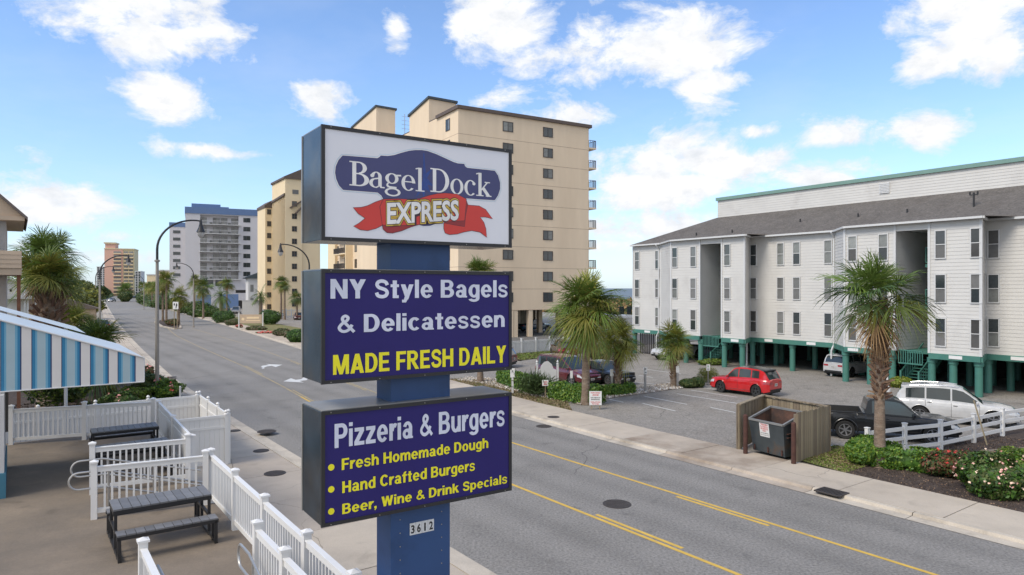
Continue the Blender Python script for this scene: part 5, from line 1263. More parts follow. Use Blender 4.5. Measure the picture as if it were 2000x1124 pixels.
m.build('post', X_['timber_grey'], t); m = MB(); m.box(-.42, .42, -.03, -.005, 3.0, 4.15); pn = m.build('panel', X_['sign_panel_white'], t)
m = MB(); m.poly([(-.3, 3.7), (-.22, 3.55), (-.1, 3.6), (-.1, 3.9), (-.22, 3.95)], lambda x, z: Vector((x, -.034, z))); m.poly([(.0, 3.1), (.12, 3.15), (.2, 3.5), (.3, 3.6), (.22, 3.85), (.12, 3.95), (.05, 3.7)], lambda x, z: Vector((x, -.034, z))); m.build('arrow', X_['black_metal'], pn)
t = thing('name_board', 'long tan wooden name board on white posts by the boxwood mounds', 'sign', G(490, 644, .05), R(8))
m = MB(); m.box(-1.6, 1.6, -.06, .06, .95, 2.3); pn = m.build('board', X_['tan_siding'], t); m = MB()
for x in (-1.75, 1.75): m.box(x - .08, x + .08, -.08, .08, 0, 2.6)
m.build('post', X_['white_trim'], t)
m = MB(); m.box(-.7, 1.35, -.07, -.062, 1.3, 1.42); m.box(-.6, 1.2, -.07, -.062, 1.65, 1.95); m.disc((-1.15, -.066, 1.6), .22, 12, (0, -1, 0)); m.build('carving', X_['cream_stucco'], pn)
t = thing('yard_sign', 'small tilted red and white yard sign behind the patio fence corner', 'sign', W(33.0, 6.2, .1), A)
m = MB(); m.box(-.45, .45, -.02, .02, .7, 1.15); pn = m.build('panel', X_['sign_red'], t); m = MB(); m.tube([(-.35, 0, 0), (-.35, 0, .8)], .02, 6); m.tube([(.35, 0, 0), (.35, 0, .8)], .02, 6); m.build('stake', X_['white_trim'], t)
m = MB(); m.box(-.38, .35, -.026, -.021, .78, .84); m.box(-.38, .30, -.026, -.021, .98, 1.05); m.build('print', X_['sign_panel_white'], pn)
t = thing('marker_post', 'slim white marker post on the left sidewalk behind the privacy fence', 'post', G(352, 792, .1), 0)
m = MB(); m.lathe([(.05, 0), (.05, 1.0), (.03, 1.03)], 10); m.build('tube', X_['white_trim'], t)

# ---------------------------------------------------------------- skip and its enclosure
EP = G(1440, 882, .1); EQ = G(1552, 903, .1)
enc = thing('bin_enclosure', 'weathered wooden three-sided enclosure around the steel skip at the sidewalk', 'enclosure', EP, 0)
def plankwall(a, b, z0, hgt, cap=True, w=.15, tone='timber_grey'):
    a, b = Vector(a), Vector(b); L_ = (b - a).length; d = (b - a) / L_; ang = math.atan2(d.y, d.x); n = max(2, int(round(L_ / w)))
    key = 'plank'
    if key not in MESH: m = MB(); m.box(-.5, .5, -.012, .012, 0, 1); MESH[key] = m.mesh('plank', X_[tone])
    for i in range(n):
        c = a + d * (L_ * (i + .5) / n); o = link('plank', MESH[key], enc, (c.x, c.y, z0 + random.uniform(-.02, .01)), ang + random.uniform(-.015, .015))
        o.scale = (L_ / n * .955, 1, hgt + random.uniform(-.035, .035)); o.location += Vector((-d.y, d.x, 0)) * random.uniform(-.008, .008)
    if cap: m = MB(); m.beam(a + Vector((0, 0, hgt + .03)), b + Vector((0, 0, hgt + .03)), .17, .05); m.build('cap_rail', X_['timber_grey'], enc)
    m = MB(); nn = Vector((-d.y, d.x, 0)) * .045
    for z in (.35, hgt - .3): m.beam(a + nn + Vector((0, 0, z)), b + nn + Vector((0, 0, z)), .06, .1)
    m.build('rail', X_['timber_grey'], enc)
def L2(p): return Vector((p.x, p.y, 0)) - Vector((EP.x, EP.y, 0))
e0 = L2(G(1443, 878, .1)); fr0 = L2(G(1556, 903, .1)); rt = L2(G(1620, 882, .1)); 
dirR = (rt - fr0); bk0 = e0 + dirR * 1.25; bk1 = rt + (rt - fr0) * .05
bk0 = L2(G(1492, 852, .1)); 
plankwall(e0, bk0, 0, 1.72); plankwall(bk0, rt, 0, 1.70); plankwall(fr0, rt, 0, 1.78, False)
m = MB()
for p in (e0, bk0, rt, fr0): m.box(p.x - .06, p.x + .06, p.y - .06 + .07, p.y + .06 + .07, 0, 1.72)
m.build('post', X_['timber_grey'], enc)
for i, (px, py) in enumerate(((1456, 886), (1550, 906))):
    t = thing('bollard', ['left', 'right'][i] + ' rusty brown steel bollard beside the open skip', 'bollard', G(px, py, .1), 0, 'rusty bollards at the skip')
    m = MB(); m.lathe([(.085, 0), (.085, 1.45), (.05, 1.49)], 14); m.build('tube', X_['rust'], t, True)
    m = MB(); m.beam((-.02, .05, .8), (.14, .2, .8), .05, .08) ; m.build('bracket', X_['rust'], t)
# the skip: open steel container, front edge lower than the back
SK = G(1467, 882, .1); SK2 = G(1529, 898, .1); sdv = (SK2 - SK); wS = sdv.length; angS = math.atan2(sdv.y, sdv.x)
sk = thing('rubbish_skip', 'open dark steel skip with rusty inside and a white warning sticker', 'skip', SK, angS)
dS = 1.2; zf, zbk = 1.26, 1.62; o_ = .06
def shell(m, ins, z_b):
    a = [(ins, ins + .12, z_b), (wS - ins, ins + .12, z_b), (wS - ins, dS - ins, z_b), (ins, dS - ins, z_b)]
    b = [(-o_ + ins, -o_ + ins, zf), (wS + o_ - ins, -o_ + ins, zf), (wS + o_ - ins, dS - ins, zbk), (-o_ + ins, dS - ins, zbk)]
    return a, b
a, b = shell(None, 0, .06); m = MB(); m.add(a + b, [(3, 2, 1, 0), (0, 1, 5, 4), (1, 2, 6, 5), (2, 3, 7, 6), (3, 0, 4, 7)]); m.build('shell', X_['skip_paint'], sk)
a, b = shell(None, .03, .12); m = MB(); m.add(a + b, [(0, 1, 2, 3), (4, 5, 1, 0), (5, 6, 2, 1), (6, 7, 3, 2), (7, 4, 0, 3)]); m.build('inside', X_['skip_inside'], sk)
m = MB(); R4 = [Vector(p) for p in shell(None, .01, 0)[1]]
for i in range(4): m.beam(R4[i], R4[(i + 1) % 4], .08, .07)
m.build('rim', X_['screen'], sk)
m = MB()
for x in (-.07, wS + .07):
    for z in (.78, .92): m.beam((x, .15, z), (x, dS - .2, z), .09, .03)
for x in (.1, wS / 2, wS - .1): m.box(x - .03, x + .03, .06, .09, .1, .3)
m.build('lifting_pocket', X_['rust'], sk)
nrm = Vector((0, -(zf - .06), -(o_ + .12))).normalized()
m = MB(); 
def fp(x, z, d=.004): return Vector((x, .12 - (o_ + .12) * (z - .06) / (zf - .06) - d, z))
m.quad(fp(.42, .68), fp(.86, .68), fp(.86, 1.2), fp(.42, 1.2)); st = m.build('sticker', X_['sign_panel_white'], sk)
for txt, a0, a1, z0, z1, mm in (('TRASH', .12, .88, .83, .95, 'sign_red'), ('CONDO', .08, .92, .68, .79, 'sign_red'), ('GUESTS', .1, .9, .53, .64, 'sign_red'), ('ONLY', .3, .7, .38, .49, 'sign_red'), ('NO DUMPING', .1, .9, .22, .30, 'screen'), ('VIOLATORS FINED', .06, .94, .09, .15, 'screen')):
    o = text_mesh(txt, .42 + .44 * a0, .42 + .44 * a1, .68 + .52 * z0, .68 + .52 * z1, 0, X_[mm], .03, 'lettering', parent=st)
    me = o.data; 
    for v in me.vertices: v.co.y = fp(0, v.co.z, .007).y
# ---------------------------------------------------------------- white rail fence on the right
def rail_fence(label, pts, hgt=1.05):
    P = [Vector(p) for p in pts]; t = thing('rail_fence', label, 'fence', P[0])
    if 'rpost' not in MESH: m = MB(); m.box(-.065, .065, -.065, .065, 0, hgt + .12); m.box(-.08, .08, -.08, .08, hgt + .12, hgt + .15); MESH['rpost'] = m.mesh('post', X_['white_vinyl'])
    for p in P: link('post', MESH['rpost'], t, p - P[0], math.atan2((P[-1] - P[0]).y, (P[-1] - P[0]).x))
    for a, b in zip(P, P[1:]):
        for z in (.26, .62, .98):
            d = (b - a).normalized() * .066; m = MB(); m.beam(a - P[0] + d + Vector((0, 0, z)), b - P[0] - d + Vector((0, 0, z)), .045, .14); m.build('rail', X_['white_vinyl'], t)
    return t
F0, F1 = G(1686, 872, .09), G(2035, 848, .09)
rail_fence('white three-rail vinyl fence between the flower bed and parked pickup', [G(1694, 899, .09), G(1767, 888, .09), G(1837, 880, .09), G(1902, 865, .09), G(1958, 852, .09), G(2010, 843, .09), G(2062, 833, .09)])
t = thing('leaning_stick', 'thin wooden stake leaning against the white rail fence', 'stake', G(1928, 870, .09), 0)
m = MB(); m.beam((0, 0, 0), (-.32, .32, 1.75), .04, .05); m.build('stick', X_['timber_grey'], t)
t = thing('landscape_timber', 'old railway sleeper lying in the mulch right of the flower bushes', 'timber', G(1965, 886, .09), R(12))
m = MB(); m.box(-1.0, 1.0, -.12, .12, 0, .16); m.build('beam', X_['timber_grey'], t)
# picket fence below the beige tower: pickets too small to pick apart
def picket(label, a, b, z=.05, hgt=1.5, n_post=5, pk=.17):
    a, b = Vector(a), Vector(b); d = b - a; L_ = d.length; ang = math.atan2(d.y, d.x); t = thing('picket_fence', label, 'fence', a, ang)
    m = MB()
    for i in range(n_post + 1):
        x = L_ * i / n_post; m.box(x - .08, x + .08, -.08, .08, 0, hgt + .15); m.box(x - .1, x + .1, -.1, .1, hgt + .15, hgt + .22)
    m.build('post', X_['white_trim'], t)
    m = MB(); m.box(0, L_, .02, .06, .2, .32); m.box(0, L_, .02, .06, hgt - .25, hgt - .12); m.build('rail', X_['white_trim'], t)
    m = MB(); n = int(L_ / pk)
    for i in range(n): x = L_ * (i + .5) / n; m.box(x - .045, x + .045, -.02, .018, .08, hgt)
    m.build('pickets', X_['white_trim'], t, kind='stuff'); return t
picket('white picket fence behind the lawn below the beige tower', G(990, 695), G(1175, 681), .05, 1.35, 7)
picket('long low white fence before the yellow block parking lot', G(548, 622), G(610, 620), .05, 1.8, 6, .3)
t = thing('white_wall_panel', 'plain white rendered wall panel beside the palms at the yellow block', 'wall', G(473, 620), R(12))
m = MB(); m.box(0, 4.2, 0, .3, 0, 3.6); m.box(-.1, 4.3, -.05, .35, 3.6, 3.7); m.build('panel', X_['white_wall'], t)
t = thing('barrier_fence', 'orange mesh barrier across the far end of the road', 'barrier', Vector((-358, 600, 0)), R(-3))
m = MB(); m.box(-3, 28, 0, .2, .3, 3.0); m.build('mesh', X_['orange_mesh'], t)
m = MB()
for i in range(10): m.box(-3 + i * 3.4, -2.8 + i * 3.4, -.2, 0, 0, 3.4)
m.build('post', X_['orange_mesh'], t)
t = thing('blue_shade_screen', 'blue fabric screen behind the roadside palms before the grey hotel', 'screen', G(383, 606), R(15))
m = MB(); m.box(0, 4, 0, .2, .5, 4.4); m.box(6.5, 11.5, 0, .2, .5, 4.6); m.build('panel', X_['blue_fascia'], t)
# urn beside the trunk
t = thing('garden_lamp', 'small white bollard light on a stump right of the palm trunk', 'garden light', G(1733, 783, .05), 0)
m = MB(); m.lathe([(.09, 0), (.12, .3), (.1, .5)], 10); m.build('stump', X_['bark'], t); m = MB(); m.lathe([(.16, .5), (.17, .7), (.12, .8), (.06, .86), (.05, 1.35), (.02, 1.5)], 12); m.build('light', X_['white_trim'], t, True)
# small stones at the kerb of the bed
# ================================================================ plants
def cards(name, C, Nrm, size, mats, parent=None, aspect=1.7, wild=.55, seed=0, **kw):
    """leaf-shaped quads at points C facing roughly Nrm, one mesh"""
    g = np.random.default_rng(seed + len(C)); n = len(C); C = np.asarray(C, float)
    N_ = np.asarray(Nrm, float) + g.normal(0, wild, (n, 3)); N_ /= np.linalg.norm(N_, axis=1)[:, None] + 1e-9
    T = g.normal(0, 1, (n, 3)); T -= (T * N_).sum(1)[:, None] * N_; T /= np.linalg.norm(T, axis=1)[:, None] + 1e-9
    B = np.cross(N_, T); sz = np.asarray(size) * g.uniform(.65, 1.35, n); a = (sz * aspect / 2)[:, None]; b = (sz / 2)[:, None]
    V = np.stack([C - T * a, C - B * b + T * a * .1, C + T * a, C + B * b + T * a * .1], 1).reshape(-1, 3)
    me = bpy.data.meshes.new(name); me.vertices.add(4 * n); me.vertices.foreach_set('co', V.ravel())
    me.loops.add(4 * n); me.loops.foreach_set('vertex_index', np.arange(4 * n, dtype=np.int32))
    me.polygons.add(n); me.polygons.foreach_set('loop_start', np.arange(0, 4 * n, 4, dtype=np.int32))
    for m in mats: me.materials.append(X_[m])
    if len(mats) > 1: me.polygons.foreach_set('material_index', kw.pop('mi', g.integers(0, len(mats), n)).astype(np.int32))
    me.update(calc_edges=True); return link(name, me, parent)
def lump(D, seed, k=5, amp=.16):
    g = np.random.default_rng(seed); s = np.zeros(len(D))
    for _ in range(k):
        w = g.normal(0, 3.2, 3); s += np.sin(D @ w + g.uniform(0, 6))
    return 1 + amp * s / math.sqrt(k)
def blob_points(n, rad, seed, z0=0.0, shell=.25, box=False, lumps=.14):
    g = np.random.default_rng(seed); D = g.normal(0, 1, (n, 3)); D /= np.linalg.norm(D, axis=1)[:, None]
    if box: D = np.sign(D) * np.abs(D) ** .45; D /= np.max(np.abs(D), axis=1)[:, None] ** .8
    r = (1 - np.abs(g.normal(0, shell, n))).clip(.15, 1.05) * lump(D, seed, 6, lumps)
    P = D * r[:, None] * np.array(rad); N_ = D / np.array(rad); N_ /= np.linalg.norm(N_, axis=1)[:, None]
    P[:, 2] += z0; k = P[:, 2] > .02; return P[k], N_[k]
def inner(parent, rad, z0, m, seed=0, k=.70, box=False):
    mb = MB(); n, h = 14, 9; V = []; g = np.random.default_rng(seed)
    for i in range(h + 1):
        ph = -math.pi / 2 + math.pi * i / h
        for j in range(n):
            th = 2 * math.pi * j / n; d = np.array([math.cos(ph) * math.cos(th), math.cos(ph) * math.sin(th), math.sin(ph)])
            if box: d = np.sign(d) * np.abs(d) ** .5
            q = k * g.uniform(.9, 1.08); V.append((d[0] * rad[0] * q, d[1] * rad[1] * q, max(0.0, z0 + d[2] * rad[2] * q)))
    fs = [(i * n + j, i * n + (j + 1) % n, (i + 1) * n + (j + 1) % n, (i + 1) * n + j) for i in range(h) for j in range(n)]
    mb.add(V, fs); return mb.build('inner_foliage', X_[m], parent)
def shrub(name, label, p, rad, mats, n=2500, leaf=.06, flowers=None, rz=0.0, box=False, group=None, seed=1, cat='shrub', lumps=.14, stems=0, core=True, z0=None):
    t = thing(name, label, cat, p, rz, group); z0 = rad[2] * .85 if z0 is None else z0
    if core: inner(t, rad, z0, mats[0], seed, box=box)
    P, N_ = blob_points(int(n * (1.9 if leaf < .09 else 1.5)), rad, seed, z0, .14 if core else .3, box, lumps); cards('foliage', P, N_, leaf, mats, t, seed=seed)
    if flowers:
        fm, fn, fs = flowers; P, N_ = blob_points(fn * 3, [r * 1.02 for r in rad], seed + 5, z0, .03, box, lumps); k = N_[:, 2] > -.2; P, N_ = P[k][:fn], N_[k][:fn]
        Q = np.repeat(P, 4, 0) + np.random.default_rng(seed).normal(0, fs * .28, (len(P) * 4, 3)); cards('blossom', Q, np.repeat(N_, 4, 0), fs, fm, t, 1.05, .5, seed)
    if stems:
        m = MB(); g = random.Random(seed)
        for i in range(stems):
            a = g.uniform(0, 6.3); r = g.uniform(.2, .8); m.tube([(0.03 * math.cos(a), .03 * math.sin(a), 0), (rad[0] * r * math.cos(a), rad[1] * r * math.sin(a), z0 + rad[2] * .4)], [.014, .005], 4)
        m.build('stem', X_['twig'], t, kind='stuff')
    return t
# ---------------------------------------------------------------- palms
FR = {}
def frond(elev, seed, kind):
    """fan leaf: stalk, midrib bending down and narrow folded blades; azimuth along +x, gravity already in it"""
    key = (elev, seed, kind)
    if key in FR: return FR[key]
    g = random.Random(seed * 97 + elev); V = []; f_ = []; e = R(elev); d = Vector((math.cos(e), 0, math.sin(e))); p = Vector((0, 0, 0)); side = Vector((0, 1, 0))
    droop = {'g': .70, 'o': .95, 'd': 1.3}[kind]
    pet = [p.copy()]; L_ = .50
    for i in range(5):
        p = p + d * L_ / 5; pet.append(p.copy()); d = (d + Vector((0, 0, -.045 * droop))).normalized()
    def strip_(pts, ws, nn):
        b = len(V)
        for q, w, s in zip(pts, ws, nn): V.extend([q + s * w / 2, q - s * w / 2])
        for i in range(len(pts) - 1): f_.append((b + 2 * i, b + 2 * i + 1, b + 2 * i + 3, b + 2 * i + 2))
    strip_(pet, [.035, .03, .028, .026, .026, .03], [side] * 6)
    costa = []
    for i in range(4): costa.append((p.copy(), d.copy())); p = p + d * .085; d = (d + Vector((0, 0, -.10 * droop))).normalized()
    n = 36
    for i in range(n):
        a = -1 + 2 * i / (n - 1); ang = a * R(122) + g.uniform(-.07, .07); ci = min(3, int((1 - abs(a)) * 4)); b0, dd = costa[ci]; up = side.cross(dd) * -1
        L1 = (.84 - .20 * abs(a) ** 1.6) * g.uniform(.86, 1.1)
        dr = (dd * math.cos(ang) + side * math.sin(ang) + up * (.12 + .16 * abs(a)) * (1 if kind != 'd' else .2)).normalized()
        pts = []; ws = []; nn = []; s = dr.cross(up).normalized()
        for k, w in ((0, .012), (.3, .034), (.62, .028), (.85, .015), (1.0, .002)):
            pts.append(b0 + dr * L1 * k + Vector((0, 0, -1)) * droop * g.uniform(.34, .62) * L1 * k ** 2.2); ws.append(w * g.uniform(.9, 1.1)); nn.append((s + up * g.uniform(-.5, .5)).normalized())
        strip_(pts, ws, nn)
    me = bpy.data.meshes.new('frond'); me.from_pydata(V, [], f_); me.update(); FR[key] = me; return me
FM = {}
def frond_m(elev, seed, kind, m):
    key = (elev, seed, kind, m)
    if key not in FM: me = frond(elev, seed, kind).copy(); me.materials.append(X_[m]); FM[key] = me
    return FM[key]
def feather(elev, seed, m):
    key = ('f', elev, seed, m)
    if key in FM: return FM[key]
    g = random.Random(seed); V = []; f_ = []; d = Vector((math.cos(R(elev)), 0, math.sin(R(elev)))); p = Vector((0, 0, 0)); side = Vector((0, 1, 0))
    for i in range(26):
        p = p + d * .055; d = (d + Vector((0, 0, -.075))).normalized()
        for s in (-1, 1):
            dr = (side * s + d * .7 + Vector((0, 0, .1))).normalized(); L1 = .34 * (1 - .5 * abs(i / 13 - 1)) * g.uniform(.85, 1.1); w = d * .014; b = len(V); q = p + dr * L1 + Vector((0, 0, -.07)); V.extend([p - w, p + w, q]); f_.append((b, b + 1, b + 2))
        b = len(V); V.extend([p - d * .055 + side * .012, p - d * .055 - side * .012, p - side * .01, p + side * .01]); f_.append((b, b + 1, b + 2, b + 3))
    me = bpy.data.meshes.new('frond'); me.from_pydata(V, [], f_); me.update(); me.materials.append(X_[m]); FM[key] = me; return me
def boot_mesh():
    if 'boot' not in MESH:
        m = MB(); m.add([(0, -.07, -.05), (0, .07, -.05), (.05, -.06, .0), (.05, .06, .0), (.17, -.035, .26), (.17, .035, .26), (.13, -.02, .30), (.13, .02, .30), (-.02, -.06, .05), (-.02, .06, .05)],
                        [(0, 2, 3, 1), (2, 4, 5, 3), (4, 6, 7, 5), (6, 8, 9, 7), (0, 8, 6, 4, 2), (1, 3, 5, 7, 9)]); MESH['boot'] = m.mesh('leaf_base', X_['boot'])
    return MESH['boot']
def palm(label, p, zc, r, tr=(.2, .16), nf=46, boots=None, mix=('frond_green', 'frond_green', 'frond_olive'), group=None, lean=(0, 0), seed=1, low=-55, kind='fan', skirt=0, name='palm_tree', boot_out=1.0, top_mat=None):
    g = random.Random(seed); t = thing(name, label, 'palm tree', p, g.uniform(0, 6), group); h = zc - p.z
    if h > .6:
        m = MB(); pts = []; rs = []; n = 12
        for i in range(n + 1):
            k = i / n; pts.append((lean[0] * math.sin(k * 1.57), lean[1] * math.sin(k * 1.57), h * k)); rs.append((tr[0] + (tr[1] - tr[0]) * k) * (1.35 - .35 * min(1, k * 8)) * g.uniform(.95, 1.05))
        m.tube(pts, rs, 12); m.build('trunk', X_['bark_palm'], t, True)
    top = Vector((lean[0], lean[1], h))
    if boots:
        n_, f0, sc = boots
        for i in range(n_):
            k = f0 + (1 - f0) * (i + g.random() * .5) / n_; a = i * 2.39996 + g.uniform(-.2, .2); o = link('leaf_base', boot_mesh(), t)
            rr = tr[0] + (tr[1] - tr[0]) * k; ax = lean[0] * math.sin(k * 1.57), lean[1] * math.sin(k * 1.57)
            o.location = (ax[0] + rr * .85 * math.cos(a), ax[1] + rr * .85 * math.sin(a), h * k - .1); o.rotation_euler = (g.uniform(-.25, .25), g.uniform(-.15, .5) * boot_out, a); o.scale = (sc * g.uniform(.7, 1.3) * boot_out,) + (sc * g.uniform(.8, 1.2),) * 2
    k_ = r / 1.28
    for i in range(nf):
        q = i / (nf - 1); el = 86 - (86 - low) * q ** .95; a = i * 2.39996; e = int(round((el + g.uniform(-15, 15)) / 12) * 12)
        if kind == 'feather': me = feather(e, 1 + i % 2, mix[i % len(mix)])
        else:
            kd = 'g' if el > 20 else 'o' if el > -35 else 'd'
            m_ = mix[g.randrange(len(mix))] if q < .8 else (g.choice(['frond_olive', mix[0]]) if q < .95 else g.choice(['frond_dead', 'frond_olive', 'frond_olive']))
            me = frond_m(e, 1 + i % 2, kd, m_)
        o = link('frond', me, t, top + Vector((0, 0, .12 * k_ * (1 - q)))); o.rotation_euler = (g.uniform(-.55, .55), 0, a + g.uniform(-.3, .3)); s = k_ * g.uniform(.70, 1.2) * (1.0 if q > .25 else .88) * (1 - .10 * math.cos(R(el)) ** 4); o.scale = (s, s, s)
    for i in range(skirt):
        a = g.uniform(0, 6.3); o = link('frond', frond_m(-72, 1 + i % 2, 'd', 'frond_dead'), t, top - Vector((0, 0, g.uniform(0, .35) * k_))); o.rotation_euler = (0, 0, a); o.scale = (k_ * .7,) * 3
    return t
Z9 = .09
palm('tall palm with shaggy leaf bases in the mulch bed before the black pickup', G(1718, 912, Z9), 5.95, 1.78, (.185, .17), 36, (150, .42, .78), ('frond_green', 'frond_green', 'frond_dark'), seed=3, low=-30, boot_out=1.35, skirt=6)
palm('big full palm at the hedge in front of the maroon minivan', G(1144, 790, .06), 5.25, 2.15, (.22, .20), 64, (44, .70, .8), ('frond_green', 'frond_olive', 'frond_green'), seed=5, low=-48, skirt=4)
palm('medium palm with yellowish fronds in front of the dark sedan', G(1207, 768, .07), 3.15, 1.55, (.19, .20), 50, (60, .25, .75), ('frond_olive', 'frond_green', 'frond_olive'), seed=7, low=-45, skirt=4)
palm('short round palm in the gravel strip left of the red car', G(1316, 755, .07), 2.85, 1.45, (.20, .20), 44, (60, .2, .75), ('frond_green', 'frond_olive', 'frond_green'), seed=9, low=-38, skirt=3)
palm('palm whose crown shows between the top and middle sign cabinets', G(938, 747, .06), 7.15, 1.5, (.18, .16), 44, (20, .8, .8), seed=11, low=-20)
def PXY(px, Y): return Vector(((px - 1000) / F * Y, Y, .03))
palm('fat palm with thick shaggy trunk above the awning, nearer of the left pair', PXY(97, 36), 6.75, 1.9, (.50, .52), 54, (150, .35, 1.5), ('frond_green', 'frond_green', 'frond_olive'), seed=13, low=-18, boot_out=1.3, skirt=0, group='left palm pair')
palm('taller dark crowned palm behind the fat shaggy palm on the left', PXY(95, 40), 8.0, 1.85, (.40, .38), 52, (60, .6, 1.4), ('frond_green', 'frond_green', 'frond_dark'), seed=15, low=-32, group='left palm pair')
palm('low bushy palmetto spilling towards the road right of the fat palm', PXY(190, 38), 2.9, 2.0, (.2, .2), 54, None, ('frond_dark', 'frond_green', 'frond_olive'), seed=17, low=-60)
palm('low yellowish palmetto between fat palm trunk and bushy palmetto', PXY(137, 40), 4.0, 1.9, (.2, .2), 46, None, ('frond_olive', 'frond_green', 'frond_olive'), seed=18, low=-50)
palm('left palm of the three in the median bed', PXY(318, 129), 6.6, 1.9, (.2, .17), 36, None, ('frond_green', 'frond_olive'), seed=19, low=-40, group='median palms')
palm('middle leaning palm of the three in the median bed', PXY(325, 127), 7.9, 2.0, (.2, .17), 36, None, ('frond_olive', 'frond_green'), seed=21, low=-40, group='median palms')
palm('right palm of the three in the median bed, beside the arrow sign', PXY(349, 117), 5.0, 1.95, (.22, .2), 40, (20, .6, 1), ('frond_olive', 'frond_green'), seed=22, low=-55, skirt=5, group='median palms')
for i, (px, Y, py, r_, lab) in enumerate(((380, 150, 549, 1.7, 'roadside palm just left of the lamp before the grey hotel'), (397, 142, 563, 2.3, 'full roadside palm right of the lamp before the grey hotel'), (443, 165, 555, 1.9, 'roadside palm against the plain foot of the grey hotel'),
                                         (549, 140, 552, 1.7, 'tall slim palm before the yellow block, left of its close pair'), (556, 138, 560, 1.3, 'slightly lower palm right of the tall one before the yellow block'), (580, 138, 583, 1.7, 'low palm before the yellow block nearest the sign cabinet'))):
    palm(lab, PXY(px, Y), zat(py, Y), r_, (.2, .17), 34, None, ('frond_green', 'frond_olive', 'frond_dark'), 'palms along the right side of the road', seed=30 + i, low=-48)
palm('feathery date palm behind the boxwood mound near the white wall panel', PXY(432, 132), 4.6, 2.6, (.35, .33), 44, None, ('frond_dark', 'frond_green'), 'palms along the right side of the road', seed=41, low=-40, kind='feather')
palm('feathery date palm right of the white wall panel before the grey annex', PXY(509, 150), 4.6, 2.5, (.35, .33), 44, None, ('frond_dark', 'frond_green'), 'palms along the right side of the road', seed=42, low=-40, kind='feather')
for i, (px, Y, zz) in enumerate(((305, 200, 6.2), (297, 230, 6.5), (290, 265, 6.5), (283, 300, 7), (276, 340, 7.5))):
    palm(['first', 'second', 'third', 'fourth', 'fifth'][i] + ' nearest of the row of far palms beyond the median on the right verge', PXY(px, Y), zz, 2.3, (.2, .18), 26, None, ('frond_green', 'frond_olive'), 'far palms on the right verge', seed=50 + i, low=-40)
palm('lone palm in the far median before the orange barrier', PXY(244, 330), 5.2, 4.4, (.3, .3), 36, None, ('frond_dark', 'frond_green'), seed=61, low=-40)
# ---------------------------------------------------------------- hedges and shrubs
shrub('boxwood', 'round bright green bush at the foot of the shaggy palm in the mulch bed', G(1690, 905, Z9), (.72, .62, .55), ('leaf_hedge', 'leaf_lime', 'leaf_hedge'), 5200, .075, seed=2)
shrub('boxwood', 'long trimmed green hedge running right from the shaggy palm before the rail fence', G(1772, 916, Z9), (1.15, .45, .40), ('leaf_hedge', 'leaf_hedge', 'leaf_lime'), 6500, .06, rz=R(-32), box=True, seed=3)
shrub('rose_bush', 'loose rose bush with red blooms between the hedge and the pink roses', G(1848, 930, Z9), (.72, .55, .48), ('leaf_dark', 'leaf_olive', 'leaf_red'), 2600, .07, (('petal_red',), 16, .06), seed=4, core=False, stems=26)
shrub('rose_bush', 'red tinged bush behind the red roses close to the rail fence', G(1885, 908, Z9), (.8, .45, .28), ('leaf_olive', 'leaf_red', 'leaf_dark', 'leaf_olive'), 1800, .06, (('petal_red', 'petal_pink'), 16, .05), seed=5, core=False, stems=20)
shrub('rose_bush', 'rose bush full of cream and pink blooms at the right edge', G(1945, 965, Z9), (1.0, .8, .60), ('leaf_olive', 'leaf_hedge', 'leaf_dark'), 5200, .07, (('petal_cream', 'petal_pink'), 95, .055), seed=6, stems=14, lumps=.22)
shrub('rose_bush', 'rose bush with pink blooms cut by the right picture edge', G(2010, 962, Z9), (1.0, .9, .62), ('leaf_lime', 'leaf_olive', 'leaf_hedge'), 5200, .07, (('petal_pink', 'petal_cream'), 80, .055), seed=7, stems=14, lumps=.22)
shrub('rose_bush', 'back rose bush with pink blooms along its top near the right edge', G(1995, 928, Z9), (1.3, .6, .48), ('leaf_olive', 'leaf_lime'), 3600, .07, (('petal_pink', 'petal_cream'), 70, .06), seed=8)
# hedge at the entrance
def hedge_run(label, pts, wd, hg, mats, seed, n=1600):
    P = [G(*a, .06) for a in pts]; t = thing('hedge', label, 'hedge', P[0]); PT = []; NN = []
    m = MB()
    for j, (a, b) in enumerate(zip(P, P[1:])):
        L_ = (b - a).length; d = (b - a).normalized(); s = Vector((-d.y, d.x, 0)); k = int(n * L_)
        m.beam(a - P[0] + Vector((0, 0, hg * .44)), b - P[0] + Vector((0, 0, hg * .44)), wd * .8, hg * .86)
        g = np.random.default_rng(seed + j); u = g.uniform(-.1, L_ + .1, k); q = g.uniform(-1, 1, k); fc = g.integers(0, 3, k)
        y = np.where(fc == 0, q * wd / 2, np.where(fc == 1, -wd / 2, wd / 2)) + g.normal(0, .05, k); z = np.where(fc == 0, hg, g.uniform(.05, 1, k) * hg) + g.normal(0, .05, k) + .05 * np.sin(u * 5 + j)
        o = np.array(a - P[0]); PT.append(o + u[:, None] * np.array(d) + y[:, None] * np.array(s) + z[:, None] * np.array([0, 0, 1.])); nn = np.where((fc == 0)[:, None], np.array([0, 0, 1.]), np.where((fc == 1)[:, None], -np.array(s), np.array(s))); NN.append(nn + [0, 0, .3])
    m.build('inner_foliage', X_[mats[0]], t); cards('foliage', np.concatenate(PT), np.concatenate(NN), .075, mats, t, seed=seed); return t
hedge_run('trimmed lime green hedge right of the spiky yucca before the minivan', [(1085, 778), (1130, 786), (1172, 790)], .95, .85, ('leaf_hedge', 'leaf_lime', 'leaf_hedge'), 71, 2300)
hedge_run('trimmed green hedge behind the parking notice board', [(1150, 772), (1200, 772), (1232, 768)], .6, .5, ('leaf_hedge', 'leaf_lime', 'leaf_hedge'), 72, 2300)
